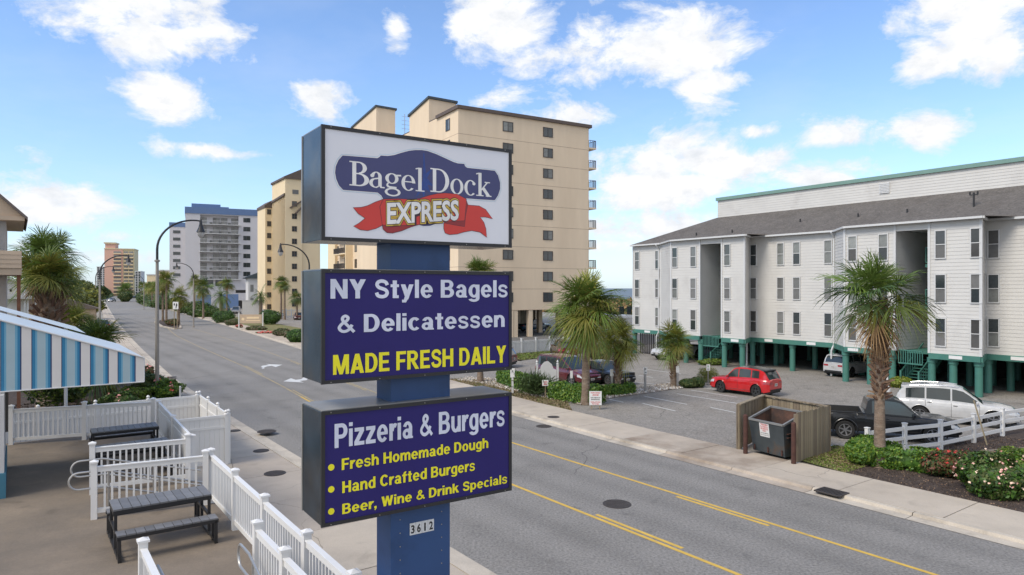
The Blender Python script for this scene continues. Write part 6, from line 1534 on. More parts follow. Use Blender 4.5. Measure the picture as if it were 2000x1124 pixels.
hedge_run('low lime green hedge left of the spiky yucca by the entrance', [(985, 748), (1015, 758), (1052, 770)], 1.0, .8, ('leaf_hedge', 'leaf_lime', 'leaf_hedge'), 73, 2000)
t = thing('yucca', 'spiky dark green yucca in front of the white entrance sign', 'yucca', G(1048, 774, .06), 0); m = MB(); g = random.Random(5)
for i in range(520):
    a = g.uniform(0, 6.3); e = g.uniform(-.15, 1.5); c = Vector((g.gauss(0, .45), g.gauss(0, .3), g.uniform(.15, 1.0))); d = Vector((math.cos(a) * math.cos(e), math.sin(a) * math.cos(e), math.sin(e))); s = d.cross(Vector((0, 0, 1))).normalized() * .022; L_ = g.uniform(.5, 1.0)
    m.add([c - s, c + s, c + d * L_ * .6 + s * .7 + Vector((0, 0, -.03)), c + d * L_ + Vector((0, 0, -.12)), c + d * L_ * .6 - s * .7 + Vector((0, 0, -.03))], [(0, 1, 2, 3, 4)])
m.build('blades', X_['frond_dark'], t, kind='stuff')
shrub('boxwood', 'low dark mound shrub just right of the short round palm', G(1345, 757, .07), (.55, .45, .3), ('leaf_dark', 'leaf_olive'), 1300, .06, seed=11)
shrub('boxwood', 'second low dark mound shrub beside the tan grass clump', G(1361, 756, .07), (.5, .45, .34), ('leaf_dark', 'leaf_olive'), 1300, .06, seed=12)
shrub('grass_clump', 'tan ornamental grass clump behind the sign left of the red car', G(1383, 748, .07), (.75, .6, .6), ('leaf_olive', 'frond_olive'), 2600, .035, seed=13, cat='grass clump', core=False)
shrub('shrub', 'small green and yellow shrub at the foot of the left staircase', G(1390, 713, .05), (1.3, .6, .28), ('leaf_olive', 'leaf_lime'), 1200, .07, seed=14)
shrub('shrub', 'yellow green shrub at the posts above the white three-row car', G(1760, 757, .05), (.8, .5, .35), ('leaf_lime', 'frond_olive'), 1800, .07, seed=15)
shrub('shrub', 'pale green rounded shrub at the lot corner behind the medium palm', G(1172, 702, .05), (1.2, .9, .75), ('leaf_olive', 'leaf_dark'), 1700, .08, seed=16)
MS = [(438, 631, 2.2, 1.3, 1.25, 'big clipped boxwood mound left of the wooden name board', 0), (424, 612, 1.0, .8, .7, 'small boxwood ball left of the clipped mounds by the road', 0), (456, 636, 1.5, .9, .6, 'loose low shrub in front of the big boxwood mound', 1), (527, 634, 2.1, 1.3, 1.35, 'big dark clipped boxwood mound right of the name board', 0),
      (584, 669, 1.5, 1.2, .85, 'clipped boxwood mound cut off by the middle sign cabinet', 0), (500, 646, 1.6, .7, .4, 'low brownish shrub below the name board', 1), (552, 657, 1.2, .7, .55, 'brown green shrub between the red flowers and the clipped mound', 1), (566, 660, .9, .7, .5, 'grey green shrub beside the clipped mound at the sign', 1)]
for i, (px, py, rx, ry, rz_, lab, k) in enumerate(MS):
    shrub('boxwood' if not k else 'shrub', lab, G(px, py, .05), (rx, ry, rz_), (('leaf_dark', 'leaf_hedge') if not k else ('leaf_olive', 'leaf_dark', 'twig')), 2600 if not k else 1300, .12, seed=80 + i, group='shrubs on the hotel verge')
shrub('flower_patch', 'patch of red and pink flowers on the verge below the name board', G(521, 652, .05), (1.4, .6, .16), ('leaf_dark',), 500, .1, (('petal_red', 'petal_pink'), 160, .12), seed=91, cat='flowers')
shrub('flower_patch', 'small red flower clump at the left post of the name board', G(467, 641, .05), (.5, .4, .3), ('leaf_dark',), 260, .1, (('petal_red', 'petal_pink'), 50, .12), seed=92, cat='flowers')
shrub('median_planting', 'low clipped planting in the median bed under the palms', W(129, 21.6, .17), (5.2, .9, .5), ('leaf_dark', 'leaf_olive', 'leaf_red'), 2600, .14, seed=93, rz=A + R(90) - R(7), cat='planting')
shrub('median_planting', 'round planting under the lone palm in the far median', PXY(244, 318), (3.2, 2.5, 2.6), ('leaf_dark', 'leaf_olive'), 1500, .5, seed=94, cat='planting')
for i, (px, Y, rx, h_, lab) in enumerate(((402, 150, 4.0, 1.2, 'dark shrub mass below the roadside palms near the lamp'), (385, 165, 4.5, 1.6, 'green shrubs at the verge left of the lamp before the grey hotel'), (330, 205, 6, 1.8, 'shrub row below the row of far palms'), (300, 260, 7, 2.2, 'distant shrub row on the right verge beyond the median'))):
    shrub('shrub', lab, PXY(px, Y), (rx, 1.8, h_), ('leaf_dark', 'leaf_olive', 'leaf_hedge'), 2200, .25, seed=100 + i)
# flower bed at the left lamp
for i, (px, py, rx, ry, h_, fm, lab) in enumerate(((236, 795, 1.0, .7, .42, ('petal_pink',), 'rose bush with salmon blooms below the awning, left one of the bed'), (262, 782, .8, .7, .42, None, 'yellow green bush in the middle of the left flower bed'), (296, 762, .9, .8, .55, ('petal_cream', 'petal_pink'), 'rose bush with cream blooms just left of the nearest lamp post'), (324, 778, .8, .7, .6, ('petal_red', 'petal_pink'), 'green bush with red tips just right of the nearest lamp post'),
                                                  (276, 738, .8, .7, .5, ('petal_pink',), 'dark rose bush behind the awning edge beside the lamp post'), (205, 775, .7, .6, .4, None, 'bush half hidden below the striped awning'))):
    shrub('rose_bush', lab, G(px, py, .03), (rx, ry, h_), [('leaf_olive', 'leaf_hedge', 'leaf_dark'), ('leaf_lime', 'leaf_olive'), ('leaf_olive', 'leaf_dark', 'leaf_dark'), ('leaf_hedge', 'leaf_lime', 'leaf_dark'), ('leaf_dark', 'leaf_red', 'leaf_olive'), ('leaf_olive', 'leaf_dark')][i], 3000, .075, (fm, 42, .085) if fm else None, seed=110 + i, lumps=.25, stems=8)
t = shrub('bare_shrub', 'bare twiggy shrub behind the far patio fence', G(152, 790, .03), (.5, .45, .5), ('twig',), 60, .02, seed=121, core=False, stems=70)
shrub('shrub', 'small bright green shrub left of the bare twiggy one', G(132, 786, .03), (.4, .4, .35), ('leaf_hedge', 'leaf_lime'), 900, .06, seed=122)
for i, (px, Y, rx, h_) in enumerate(((120, 33, 1.5, 1.2), (160, 44, 2.2, 1.3), (135, 56, 3.0, 1.3), (75, 44, 1.6, 1.0), (195, 50, 2.0, .9))):
    shrub('shrub', ['green shrub above the awning near the fat palm trunk', 'yellow green shrub left of the second lamp post', 'mixed shrub mass behind the palmettos on the left', 'dark shrub left of the fat palm trunk', 'grey green shrub by the left sidewalk below the second lamp'][i], PXY(px, Y), (rx, rx * .7, h_), ('leaf_olive', 'leaf_hedge', 'leaf_lime') if i % 2 else ('leaf_dark', 'leaf_olive', 'leaf_lime'), 2600, .10, seed=130 + i, z0=h_ * (.9 if i else 1.6))
# ---------------------------------------------------------------- background trees and dunes
def tree(label, p, h, r, mats, seed, group=None, n=5200, leaf=.32, trunks=1):
    t = thing('broadleaf_tree', label, 'tree', p, 0, group); g = random.Random(seed); PT = []; NN = []; m = MB(); cl = []
    for i in range(15): a = g.uniform(0, 6.3); q = g.uniform(.1, .75) * r; cl.append((Vector((q * math.cos(a), q * math.sin(a), h * g.uniform(.5, .88))), r * g.uniform(.3, .5)))
    for k, (c, cr) in enumerate(cl): P, N_ = blob_points(n // 15, (cr, cr, cr * .72), seed * 31 + k, 0, .2, False, .2) if False else blob_points(n // 15, (cr, cr, cr * .72), seed * 31 + k, c.z, .22); PT.append(P + [c.x, c.y, 0]); NN.append(N_)
    for i in range(trunks):
        b = Vector((g.uniform(-.6, .6) * (trunks > 1), g.uniform(-.6, .6) * (trunks > 1), 0)); m.tube([b, b + Vector((g.uniform(-.2, .2), 0, h * .3)), b + Vector((g.uniform(-.4, .4), 0, h * .6))], [.24, .19, .1], 8)
    m.build('trunk', X_['bark'], t, True); m = MB()
    for c, cr in cl[:8]: m.tube([(0, 0, h * .32), c * .6 + Vector((0, 0, h * .15)), c], [.11, .07, .03], 5)
    m.build('limbs', X_['bark'], t); cards('crown', np.concatenate(PT), np.concatenate(NN), leaf, mats, t, seed=seed); return t
tl = [(158, 96, 6.4, 3.0, 'olive green oak behind the palmettos left of the second lamp'), (174, 108, 6.6, 2.6, 'round oak just left of the second lamp post'), (145, 120, 7.5, 5.5, 'dark oak behind the fat palm crown'), (118, 135, 8, 6, 'dark oak seen through the fat palm fronds'), (184, 165, 7.5, 3.2, 'far oak between the two left lamp posts'), (60, 110, 7, 6, 'oak beyond the grey cottage'), (20, 120, 7, 6, 'oak at the left edge beyond the tan house')]
for i, (px, Y, h_, r_, lab) in enumerate(tl): tree(lab, PXY(px, Y), h_, r_, ('leaf_olive', 'frond_olive', 'leaf_olive') if i < 3 else ('leaf_dark', 'leaf_olive'), 200 + i, 'trees on the left beyond the lawn', trunks=3 if i < 2 else 1)
def wood(name, label, pts, h, mats, seed, n, leaf, depth=14):
    g = np.random.default_rng(seed); t = thing(name, label, 'trees', (0, 0, 0)); t['kind'] = 'stuff'; P = []
    for (a, b) in zip(pts, pts[1:]):
        a, b = Vector(a), Vector(b); u = g.uniform(0, 1, n); q = g.uniform(-depth, depth, n); d = (b - a); s = Vector((-d.y, d.x, 0)).normalized(); hh = h * (.72 + .28 * np.sin(u * d.length / 9 + 1.3 * np.sin(u * d.length / 4)))
        P.append(np.array(a) + u[:, None] * np.array(d) + q[:, None] * np.array(s) + (g.uniform(0, 1, n) ** .6 * hh * np.sqrt(np.clip(1 - (q / depth) ** 2, .05, 1)))[:, None] * np.array([0, 0, 1.]))
    P = np.concatenate(P); o = cards(name + '_leaves', P, np.tile([0, -.6, .8], (len(P), 1)), leaf, mats, None, seed=seed)
    bpy.data.objects.remove(t); o.name = name; o['label'] = label; o['category'] = 'trees'; o['kind'] = 'stuff'; return o
wood('tree_belt', 'distant dark tree belt along the horizon left of the road', [PXY(-60, 260), PXY(60, 300), PXY(150, 380), PXY(184, 560)], 8, ('leaf_dark', 'leaf_olive'), 301, 4500, 1.2)
wood('roadside_wood', 'distant trees lining the right side of the road beyond the median', [PXY(322, 240), PXY(297, 330), PXY(283, 520), PXY(268, 800)], 4.5, ('leaf_dark', 'leaf_olive'), 302, 3000, 1.1, 6)
wood('far_trees', 'low trees below the pink tower at the end of the road', [PXY(196, 660), PXY(262, 680)], 5, ('leaf_dark', 'leaf_olive'), 303, 2500, 1.4, 10)
def dune(u): return 0
wood('dune_scrub', 'olive brown dune scrub between the beige tower and the condominium', [W(20, 118, 0), W(70, 116, 0), W(110, 118, 0), W(200, 128, 0)], 3.9, ('leaf_olive', 'leaf_olive', 'frond_dead'), 304, 14000, .55, 8)
# grass tufts on the near strips
def tufts(name, label, poly, n, hgt, mats, seed, z=.1):
    g = np.random.default_rng(seed); P = np.array([tuple(W(u, v).xy) for u, v in poly]); lo, hi = P.min(0), P.max(0); Q = g.uniform(lo, hi, (n * 3, 2)); ins = np.zeros(len(Q), bool); j = len(P) - 1
    for i in range(len(P)):
        c = ((P[i, 1] > Q[:, 1]) != (P[j, 1] > Q[:, 1])) & (Q[:, 0] < (P[j, 0] - P[i, 0]) * (Q[:, 1] - P[i, 1]) / (P[j, 1] - P[i, 1] + 1e-9) + P[i, 0]); ins ^= c; j = i
    Q = Q[ins][:n]; C = np.concatenate([Q, np.full((len(Q), 1), z + hgt * .4)], 1); a = g.uniform(0, 6.3, len(Q)); N_ = np.stack([np.cos(a), np.sin(a), g.uniform(.2, 1.2, len(Q))], 1)
    o = cards(name, C, N_, hgt, mats, None, 1.3, .3, seed); o['kind'] = 'stuff'; o['label'] = label; o['category'] = 'grass' if 'mulch' not in name else 'mulch'; return o
tufts('grass', 'short green and yellow grass beside the wooden bin enclosure', [(12.3, 22.98), (15.6, 23.5), (14.6, 26.6), (12.3, 26.6)], 5000, .05, ('grass', 'leaf_lime', 'dry_grass'), 401)
tufts('grass', 'short lawn grass before the white picket fence', [(48.2, 36.0), (50.2, 45.2), (53.2, 45.5), (52.6, 35.4)], 5000, .10, ('grass', 'leaf_lime', 'leaf_olive'), 402)
tufts('grass', 'dry brown grass around the big full palm', [(26.6, 23.1), (31.0, 26.2), (38.5, 27.2), (41, 25.4), (41.0, 24.2), (33.5, 23.7)], 5000, .07, ('dry_grass', 'grass', 'dry_grass'), 403, .07)
tufts('mulch_chips', 'dark bark chips in the flower bed along the right sidewalk', [(3, 22.95), (12.5, 22.95), (12.2, 27), (11.8, 34), (3, 34)], 20000, .035, ('mulch', 'bark', 'mulch', 'mulch', 'boot'), 404, .08)
tufts('mulch_chips', 'dark bark chips in the bed behind the far patio fence', [(26, -8), (26, 3.9), (32.0, 6.8), (46, 6.8), (46, -8)], 9000, .08, ('mulch', 'bark', 'mulch'), 405, .03)
tufts('gravel_stones', 'pale stones in the strip between the parking bays', [(27.9, 24.9), (28.7, 27.5), (29.0, 37.4), (30.6, 37.6), (30.9, 29), (38, 28.1), (41.2, 25.9), (40.5, 24.6), (38, 25.0), (32, 24.6)], 9000, .10, ('gravel', 'stone_white', 'concrete'), 406, .06)
# ================================================================ vehicles
def lerp_tab(T, x):
    if x <= T[0][0]: return T[0][1]
    for (a, va), (b, vb) in zip(T, T[1:]):
        if x <= b: return va + (vb - va) * (x - a) / max(1e-6, b - a)
    return T[-1][1]
CARS = dict(
    suv=dict(L=4.45, W=1.86, wb=2.64, fx=1.30, wr=.355, ra=.42, belt=[(-2.22, .98), (-2.1, 1.04), (-1.2, 1.06), (.7, .99), (.95, .98), (1.6, .93), (2.0, .86), (2.2, .70)],
             roof=[(-2.16, 1.02), (-1.98, 1.28), (-1.80, 1.50), (-1.5, 1.58), (-.6, 1.645), (.0, 1.63), (.35, 1.54), (.98, .97)], bot=.24, glass=(-1.55, .82), splits=(-.95, -.02), rearglass=(-2.16, -1.82), wind=(.33, .98)),
    bigsuv=dict(L=4.95, W=1.93, wb=2.88, fx=1.50, wr=.37, ra=.435, belt=[(-2.47, .92), (-2.35, 1.06), (-1.2, 1.08), (.75, 1.02), (1.1, 1.01), (1.8, .96), (2.25, .86), (2.47, .68)],
                roof=[(-2.40, 1.05), (-2.22, 1.42), (-2.0, 1.62), (-1.5, 1.70), (-.6, 1.73), (.0, 1.71), (.35, 1.62), (1.12, 1.01)], bot=.24, glass=(-2.0, .95), splits=(-1.15, -.12), rearglass=(-2.40, -2.05), wind=(.34, 1.12)),
    sedan=dict(L=4.75, W=1.85, wb=2.78, fx=1.42, wr=.34, ra=.40, belt=[(-2.37, .78), (-2.25, .93), (-1.7, .96), (.6, .90), (.95, .89), (1.7, .82), (2.15, .72), (2.37, .55)],
               roof=[(-1.75, .95), (-1.0, 1.32), (-.6, 1.41), (-.1, 1.43), (.25, 1.38), (1.05, .89)], bot=.2, glass=(-1.25, .85), splits=(-.35,), rearglass=(-1.75, -1.0), wind=(.25, 1.05)),
    van=dict(L=5.05, W=1.97, wb=3.0, fx=1.52, wr=.36, ra=.42, belt=[(-2.5, .85), (-2.42, 1.0), (-1.5, 1.02), (.9, .98), (1.3, .97), (1.9, .90), (2.3, .80), (2.5, .60)],
             roof=[(-2.45, 1.02), (-2.32, 1.5), (-2.1, 1.70), (-1.3, 1.76), (-.2, 1.75), (.3, 1.68), (1.4, .98)], bot=.2, glass=(-2.15, 1.15), splits=(-1.25, -.1), rearglass=(-2.45, -2.2), wind=(.3, 1.4)),
    pickup=dict(L=5.3, W=1.88, wb=3.22, fx=1.62, wr=.385, ra=.46, belt=[(-2.64, 1.04), (-2.5, 1.12), (-.86, 1.13), (-.8, 1.10), (1.0, 1.06), (1.2, 1.06), (2.1, 1.0), (2.45, .9), (2.62, .66)],
                roof=[(-.86, 1.12), (-.74, 1.62), (-.6, 1.72), (-.2, 1.76), (.25, 1.74), (.5, 1.66), (1.18, 1.07)], bot=.36, glass=(-.62, .98), splits=(-.22,), rearglass=(-.86, -.76), wind=(.48, 1.18), bed=(-2.52, -.92)))
def wheel(parent, c, r, rim, sgn, spokes=5):
    key = ('whl', r, rim, spokes)
    if key not in MESH:
        m = MB(); n = 24; prof = [(r * .66, -.10), (r * .93, -.11), (r, -.07), (r, .07), (r * .93, .11), (r * .66, .10)]; V = []; fs = []
        for a, y in prof:
            for k in range(n): t = 2 * math.pi * k / n; V.append((a * math.cos(t), y, a * math.sin(t)))
        for i in range(len(prof) - 1):
            for k in range(n): fs.append((i * n + k, (i + 1) * n + k, (i + 1) * n + (k + 1) % n, i * n + (k + 1) % n))
        m.add(V, fs); ty = m.mesh('wheel', X_['rubber'], True)
        m = MB(); ri = r * .68
        m.tube([(0, .02, 0), (0, .03, 0)], ri * .97, 20, m=1); m.tube([(0, .03, 0), (0, .085, 0)], ri * .2, 12, m=0)
        V = []; fs = []
        for k in range(n):
            t = 2 * math.pi * k / n
            for q, y in ((ri, .03), (ri, .095), (ri * .87, .095), (ri * .87, .05)): V.append((q * math.cos(t), y, q * math.sin(t)))
        for k in range(n):
            for j in range(3): a, b = k * 4 + j, ((k + 1) % n) * 4 + j; fs.append((a, b, b + 1, a + 1))
        m.add(V, fs, 0)
        for k in range(spokes):
            t = 2 * math.pi * (k + .25) / spokes; d = Vector((math.cos(t), 0, math.sin(t))); s = Vector((-math.sin(t), 0, math.cos(t)))
            m.obox(d * ri * .52 + Vector((0, .07, 0)), d * ri * .42, s * ri * .10, (0, .018, 0), 0)
        MESH[key] = (ty, m.mesh('rim', [X_[rim], X_['plastic_black']]))
    o = link('wheel', MESH[key][0], parent, c); q = link('rim', MESH[key][1], o)
    if sgn < 0: o.rotation_euler = (0, 0, math.pi)
    return o
def car(name, label, kind, paint, pos, head, cat='car', rim='alloy', spokes=5, roofmat=None, group=None, cladding=False, rails=False, plate_txt=True, scale=1.0):
    S = CARS[kind]; L_, Wd = S['L'], S['W'] / 2; fx = S['fx']; rx = fx - S['wb']; pm_ = X_[paint]
    rz = math.atan2(head[1], head[0]); t = thing(name, label, cat, pos, rz, group); t.scale = (scale,) * 3
    xs = set(np.linspace(-L_ / 2, L_ / 2, 26).round(3).tolist())
    for c in (fx, rx): xs |= set((c + S['ra'] * np.array([-1.001, -.98, -.92, -.8, -.6, -.4, -.2, 0, .2, .4, .6, .8, .92, .98, 1.001])).round(3).tolist())
    for x, _ in S['belt']: xs.add(round(x, 3))
    xs = sorted(x for x in xs if -L_ / 2 <= x <= L_ / 2)
    def zb(x):
        b = S['bot'] + max(0, (abs(x) - L_ / 2 + .5)) * .25
        for c in (fx, rx):
            d = abs(x - c)
            if d < S['ra']: b = max(b, S['wr'] + math.sqrt(S['ra'] ** 2 - d * d))
        return b
    def zt(x): return lerp_tab(S['belt'], x)
    def yw(x):
        e = (L_ / 2 - abs(x)); k = 1 if e > .75 else math.sqrt(max(0, 1 - ((.75 - e) / .75) ** 2.4)) * .24 + .76
        return Wd * k
    HS = [(0, .935), (.10, .965), (.32, .99), (.55, 1.0), (.72, .99), (.86, .965), (.95, .93), (1.0, .865)]
    def pt(x, h, s=1, off=0.0):
        b, tp = zb(x), zt(x); b = min(b, tp - .05); f = lerp_tab(HS, h); hz = h
        z0 = S['bot']; zz = b + (tp - b) * h; hh = (zz - z0) / (tp - z0); f = lerp_tab(HS, max(0, hh)); return Vector((x, s * (yw(x) * f + off), zz))
    bed = S.get('bed'); m = MB(); rows = [0, .1, .32, .55, .72, .86, .95, 1.0]
    for s in (1, -1):
        for a, b in zip(xs, xs[1:]):
            for h0, h1 in zip(rows, rows[1:]):
                q = [pt(a, h0, s), pt(b, h0, s), pt(b, h1, s), pt(a, h1, s)]
                m.quad(*(q if s < 0 else q[::-1]))
            inbed = bed and a >= bed[0] and b <= bed[1]
            A0, B0 = pt(a, 1, s), pt(b, 1, s)
            if not inbed:
                A1, B1 = Vector((a, 0, A0.z + .045)), Vector((b, 0, B0.z + .045)); Am, Bm = Vector((a, A0.y * .6, A0.z + .035)), Vector((b, B0.y * .6, B0.z + .035))
                for q in ([A0, B0, Bm, Am], [Am, Bm, B1, A1]): m.quad(*(q if s < 0 else q[::-1]))
    for x, fl in ((xs[0], False), (xs[-1], True)):
        for h0, h1 in zip(rows, rows[1:]):
            q = [pt(x, h0, -1), pt(x, h0, 1), pt(x, h1, 1), pt(x, h1, -1)]; m.quad(*(q if fl else q[::-1]))
        q = [pt(x, 1, -1), pt(x, 1, 1), Vector((x, 0, pt(x, 1).z + .045))]; m.add(q if fl else q[::-1], [(0, 1, 2)])
    m.build('body', pm_, t, True)
    m = MB(); m.box(-L_ / 2 + .12, L_ / 2 - .12, -Wd * .82, Wd * .82, S['bot'] - .02, .80); 
    m.build('underbody', X_['plastic_black'], t)
    if bed:
        m = MB(); y = Wd * .80; z1 = zt(-1.5) - .02; m.box(bed[0], bed[1], -y, y, .805, .83)
        for s in (-1, 1): m.box(bed[0], bed[1], s * y - .02, s * y + .02, .83, z1 + .03); m.box(bed[0], bed[1], s * (Wd * .865) - .05, s * (Wd * .865) + .05, z1, z1 + .035)
        m.box(bed[1] - .04, bed[1], -y, y, .83, z1 + .03); m.box(bed[0], bed[0] + .05, -y, y, .83, z1 + .03); m.build('bed_liner', X_['plastic_black'], t)
    # cabin
    RT = S['roof']; x0, x1 = RT[0][0], RT[-1][0]; cx = sorted(set([round(v, 3) for v in np.linspace(x0, x1, 30)] + [x for x, _ in RT]))
    def zr(x): return lerp_tab(RT, x)
    def side(x, f, s=1, off=0.0):
        zl = zt(x) - .01; yb = yw(x) * .87; yr = Wd * (.74 if kind != 'pickup' else .79); zz = max(zr(x), zl + .001); k = (zz - zl) / max(.01, max(v for _, v in RT) - zl)
        return Vector((x, s * (yb + (yr - yb) * f * min(1, k * 1.0) + off * .9), zl + (zz - zl) * f + off * .3))
    cab = MB(); wn = MB(); rg = MB(); rf = MB()
    for a, b in zip(cx, cx[1:]):
        for s in (1, -1):
            for f0, f1 in ((0, .5), (.5, .93), (.93, 1)):
                q = [side(a, f0, s), side(b, f0, s), side(b, f1, s), side(a, f1, s)]; cab.quad(*(q if s < 0 else q[::-1]))
            A0, B0 = side(a, 1, s), side(b, 1, s); cr = .035
            tgt = wn if a >= S['wind'][0] - .01 else rg if b <= S['rearglass'][1] + .01 else rf
            Am, Bm = Vector((a, A0.y * .55, A0.z + cr * .8)), Vector((b, B0.y * .55, B0.z + cr * .8))
            ed = .9
            if tgt is rf:
                for q in ([A0, B0, Bm, Am], [Am, Bm, Vector((b, 0, B0.z + cr)), Vector((a, 0, A0.z + cr))]): rf.quad(*(q if s < 0 else q[::-1]))
            else:
                Ae, Be = A0.lerp(Am, .22), B0.lerp(Bm, .22); q = [A0, B0, Be, Ae]; cab.quad(*(q if s < 0 else q[::-1]))
                for q in ([Ae, Be, Bm, Am], [Am, Bm, Vector((b, 0, B0.z + cr)), Vector((a, 0, A0.z + cr))]): tgt.quad(*(q if s < 0 else q[::-1]))
    cab.build('cabin', pm_, t, True); rf.build('roof', X_[roofmat] if roofmat else pm_, t, True); wn.build('windscreen', X_['glass_car'], t, True); rg.build('rear_window', X_['glass_car'], t, True)
    g0, g1 = S['glass']; cuts = [g0] + list(S['splits']) + [g1]
    for s in (1, -1):
        for a, b in zip(cuts, cuts[1:]):
            m = MB(); v = np.linspace(a + .035, b - .035, 8)
            for p, q_ in zip(v, v[1:]):
                def top(x): return .86 if zr(x) - zt(x) > .35 else .78
                q = [side(p, .08, s, .007), side(q_, .08, s, .007), side(q_, top(q_), s, .007), side(p, top(p), s, .007)]; m.quad(*(q if s < 0 else q[::-1]))
            m.build('side_window', X_['glass_car'], t, True)
        m = MB()
        for x in list(S['splits']) + [g1 + .02]:
            pts = [pt(x, h, s, .002) for h in (.12, .32, .55, .72, .86, .95)]; m.tube(pts, .006, 4)
        m.tube([pt(x, .14, s, .002) for x in np.linspace(rx + S['ra'] + .05, fx - S['ra'] - .05, 6)], .008, 4)
        m.build('door_gap', X_['plastic_black'], t)
        for x in S['splits'][-2:]:
            hp = pt(x + .16, .80, s, .012); m = MB(); m.obox(hp, (.085, 0, 0), (0, .014, 0), (0, 0, .014)); m.build('door_handle', pm_ if paint != 'white_paint' else X_['chrome'], t)
        mp = side(S['wind'][1] - .22, .1, s); m = MB(); m.obox(mp + Vector((-.02, s * .13, .06)), (.05, 0, 0), (0, .1, 0), (0, 0, .065)); m.build('mirror', X_['plastic_black'] if cladding else pm_, t, bevel=.03)
        m = MB(); xr_ = -L_ / 2
        for a, b in zip(np.linspace(xr_ + .015, xr_ + .34, 5), np.linspace(xr_ + .015, xr_ + .34, 5)[1:]):
            q = [pt(a, .66, s, .008), pt(b, .66, s, .008), pt(b, .86, s, .008), pt(a, .86, s, .008)]; m.quad(*(q if s < 0 else q[::-1]))
        y1_, y2_ = abs(pt(xr_, .7).y) * .99, abs(pt(xr_, .7).y) * .52; z1_, z2_ = pt(xr_, .66).z, pt(xr_, .86).z
        q = [Vector((xr_ - .012, s * y1_, z1_)), Vector((xr_ - .012, s * y2_, z1_)), Vector((xr_ - .012, s * y2_, z2_)), Vector((xr_ - .012, s * y1_, z2_))]; m.quad(*(q[::-1] if s < 0 else q)); m.build('tail_lamp', X_['tail_lamp'], t)
        m = MB(); xf = L_ / 2
        v = np.linspace(xf - .42, xf - .02, 6)
        for a, b in zip(v, v[1:]):
            q = [pt(a, .62, s, .008), pt(b, .55, s, .008), pt(b, .82, s, .008), pt(a, .86, s, .008)]; m.quad(*(q if s < 0 else q[::-1]))
        y1_ = abs(pt(xf, .7).y); q = [Vector((xf + .012, s * y1_, pt(xf, .55).z)), Vector((xf + .012, s * y1_ * .62, pt(xf, .55).z)), Vector((xf + .012, s * y1_ * .62, pt(xf, .80).z)), Vector((xf + .012, s * y1_, pt(xf, .82).z))]; m.quad(*(q if s < 0 else q[::-1])); m.build('headlight', X_['headlight'], t)
        for c in (fx, rx):
            wheel(t, (c, s * (Wd - .125), S['wr']), S['wr'], rim, s, spokes)
            m = MB(); pts = [Vector((c + (S['ra'] + .012) * math.cos(a), s * (yw(c) * .985), S['wr'] + (S['ra'] + .012) * math.sin(a))) for a in np.linspace(-.15, math.pi + .15, 14)]
            m.tube(pts, .03 if cladding or kind == 'pickup' else .014, 6); m.build('wheel_arch', X_['plastic_black'] if cladding else pm_, t, True)
        if rails: m = MB(); m.tube([side(x, 1, s, .0) + Vector((0, 0, .025)) for x in np.linspace(RT[2][0] + .2, S['wind'][0] - .2, 6)], .02, 6); m.build('roof_rail', X_['chrome'] if paint != 'black_paint' else X_['plastic_black'], t)
    xf = L_ / 2; yf = abs(pt(xf, .5).y)
    m = MB(); m.box(xf + .004, xf + .022, -yf * .58, yf * .58, pt(xf, .38).z, pt(xf, .78).z)
    for k in range(3): zz = pt(xf, .38).z + .05 + k * .08
    m.build('grille', X_['plastic_black'], t); m = MB(); m.box(xf - .02, xf + .03, -yf * .9, yf * .9, pt(xf, .0).z, pt(xf, .16).z); m.box(-xf - .03, -xf + .02, -yf * .9, yf * .9, pt(-xf, .0).z, pt(-xf, .18).z); m.build('bumper_lip', X_['plastic_black'], t)
    for e, dn in ((xf + .026, 1), (-xf - .02, -1)):
        zc = pt(xf if dn > 0 else -xf, .30 if dn > 0 else .58).z; m = MB(); m.box(e - .004, e + .004, -.16, .16, zc - .08, zc + .08); p_ = m.build('licence_plate', X_['plate'], t)
        m = MB()
        for k in range(6): m.box(e + dn * .005 - .001, e + dn * .005 + .001, -.125 + k * .043, -.098 + k * .043, zc - .035, zc + .035)
        m.build('characters', X_['plate_print'], p_)
    m = MB(); xs2 = x0 + .12
    if kind in ('suv', 'bigsuv', 'van'): m.box(xs2 + .12, xs2 + .36, -Wd * .62, Wd * .62, zr(xs2 + .24) - .02, zr(xs2 + .3) + .03); m.build('spoiler', X_['plastic_black'] if roofmat else pm_, t, bevel=.01)
    return t
def mid(pf, pr, kind, side_s):                             # car centre from the contact points of its two near wheels
    S = CARS[kind]; h = (pf - pr); h.z = 0; h.normalize(); left = Vector((-h.y, h.x, 0)); c = (pf + pr) / 2 - left * side_s * (S['W'] / 2 - .12); c += -h * ((S['fx'] + S['fx'] - S['wb']) / 2); return c, h
c, h = mid(G(1408, 767, .05), G(1477, 776, .05), 'suv', 1); c.z = .05
car('parked_car', 'bright red compact crossover with black roof parked in the lot', 'suv', 'red_paint', c, h, 'car', 'alloy_dark', 5, 'black_paint').scale = (.88, .96, 1.0)
c, h = mid(G(1820, 869, .05), G(1653, 857, .05), 'pickup', -1); c.z = .05
car('parked_pickup', 'black pickup truck with silver wheels parked behind the shaggy palm', 'pickup', 'black_paint', c, h, 'pickup', 'alloy', 6)
c, h = mid(G(1937, 836, .05), G(1800, 824, .05), 'bigsuv', -1); c.z = .05
car('parked_car', 'large white three-row car parked between black pickup and condominium', 'bigsuv', 'white_paint', c, h, 'car', 'alloy', 5, rails=True)
hn = Vector((math.cos(A), math.sin(A), 0)); hd_ = Vector((-math.sin(A), math.cos(A), 0))
p = G(1612, 737, .05); car('parked_car', 'white crossover parked tail out under the condominium beside a downspout', 'suv', 'white_paint', p + BN * 2.3 + Vector((.5, 0, 0)), BN, 'car', 'alloy_dark', 5, None)
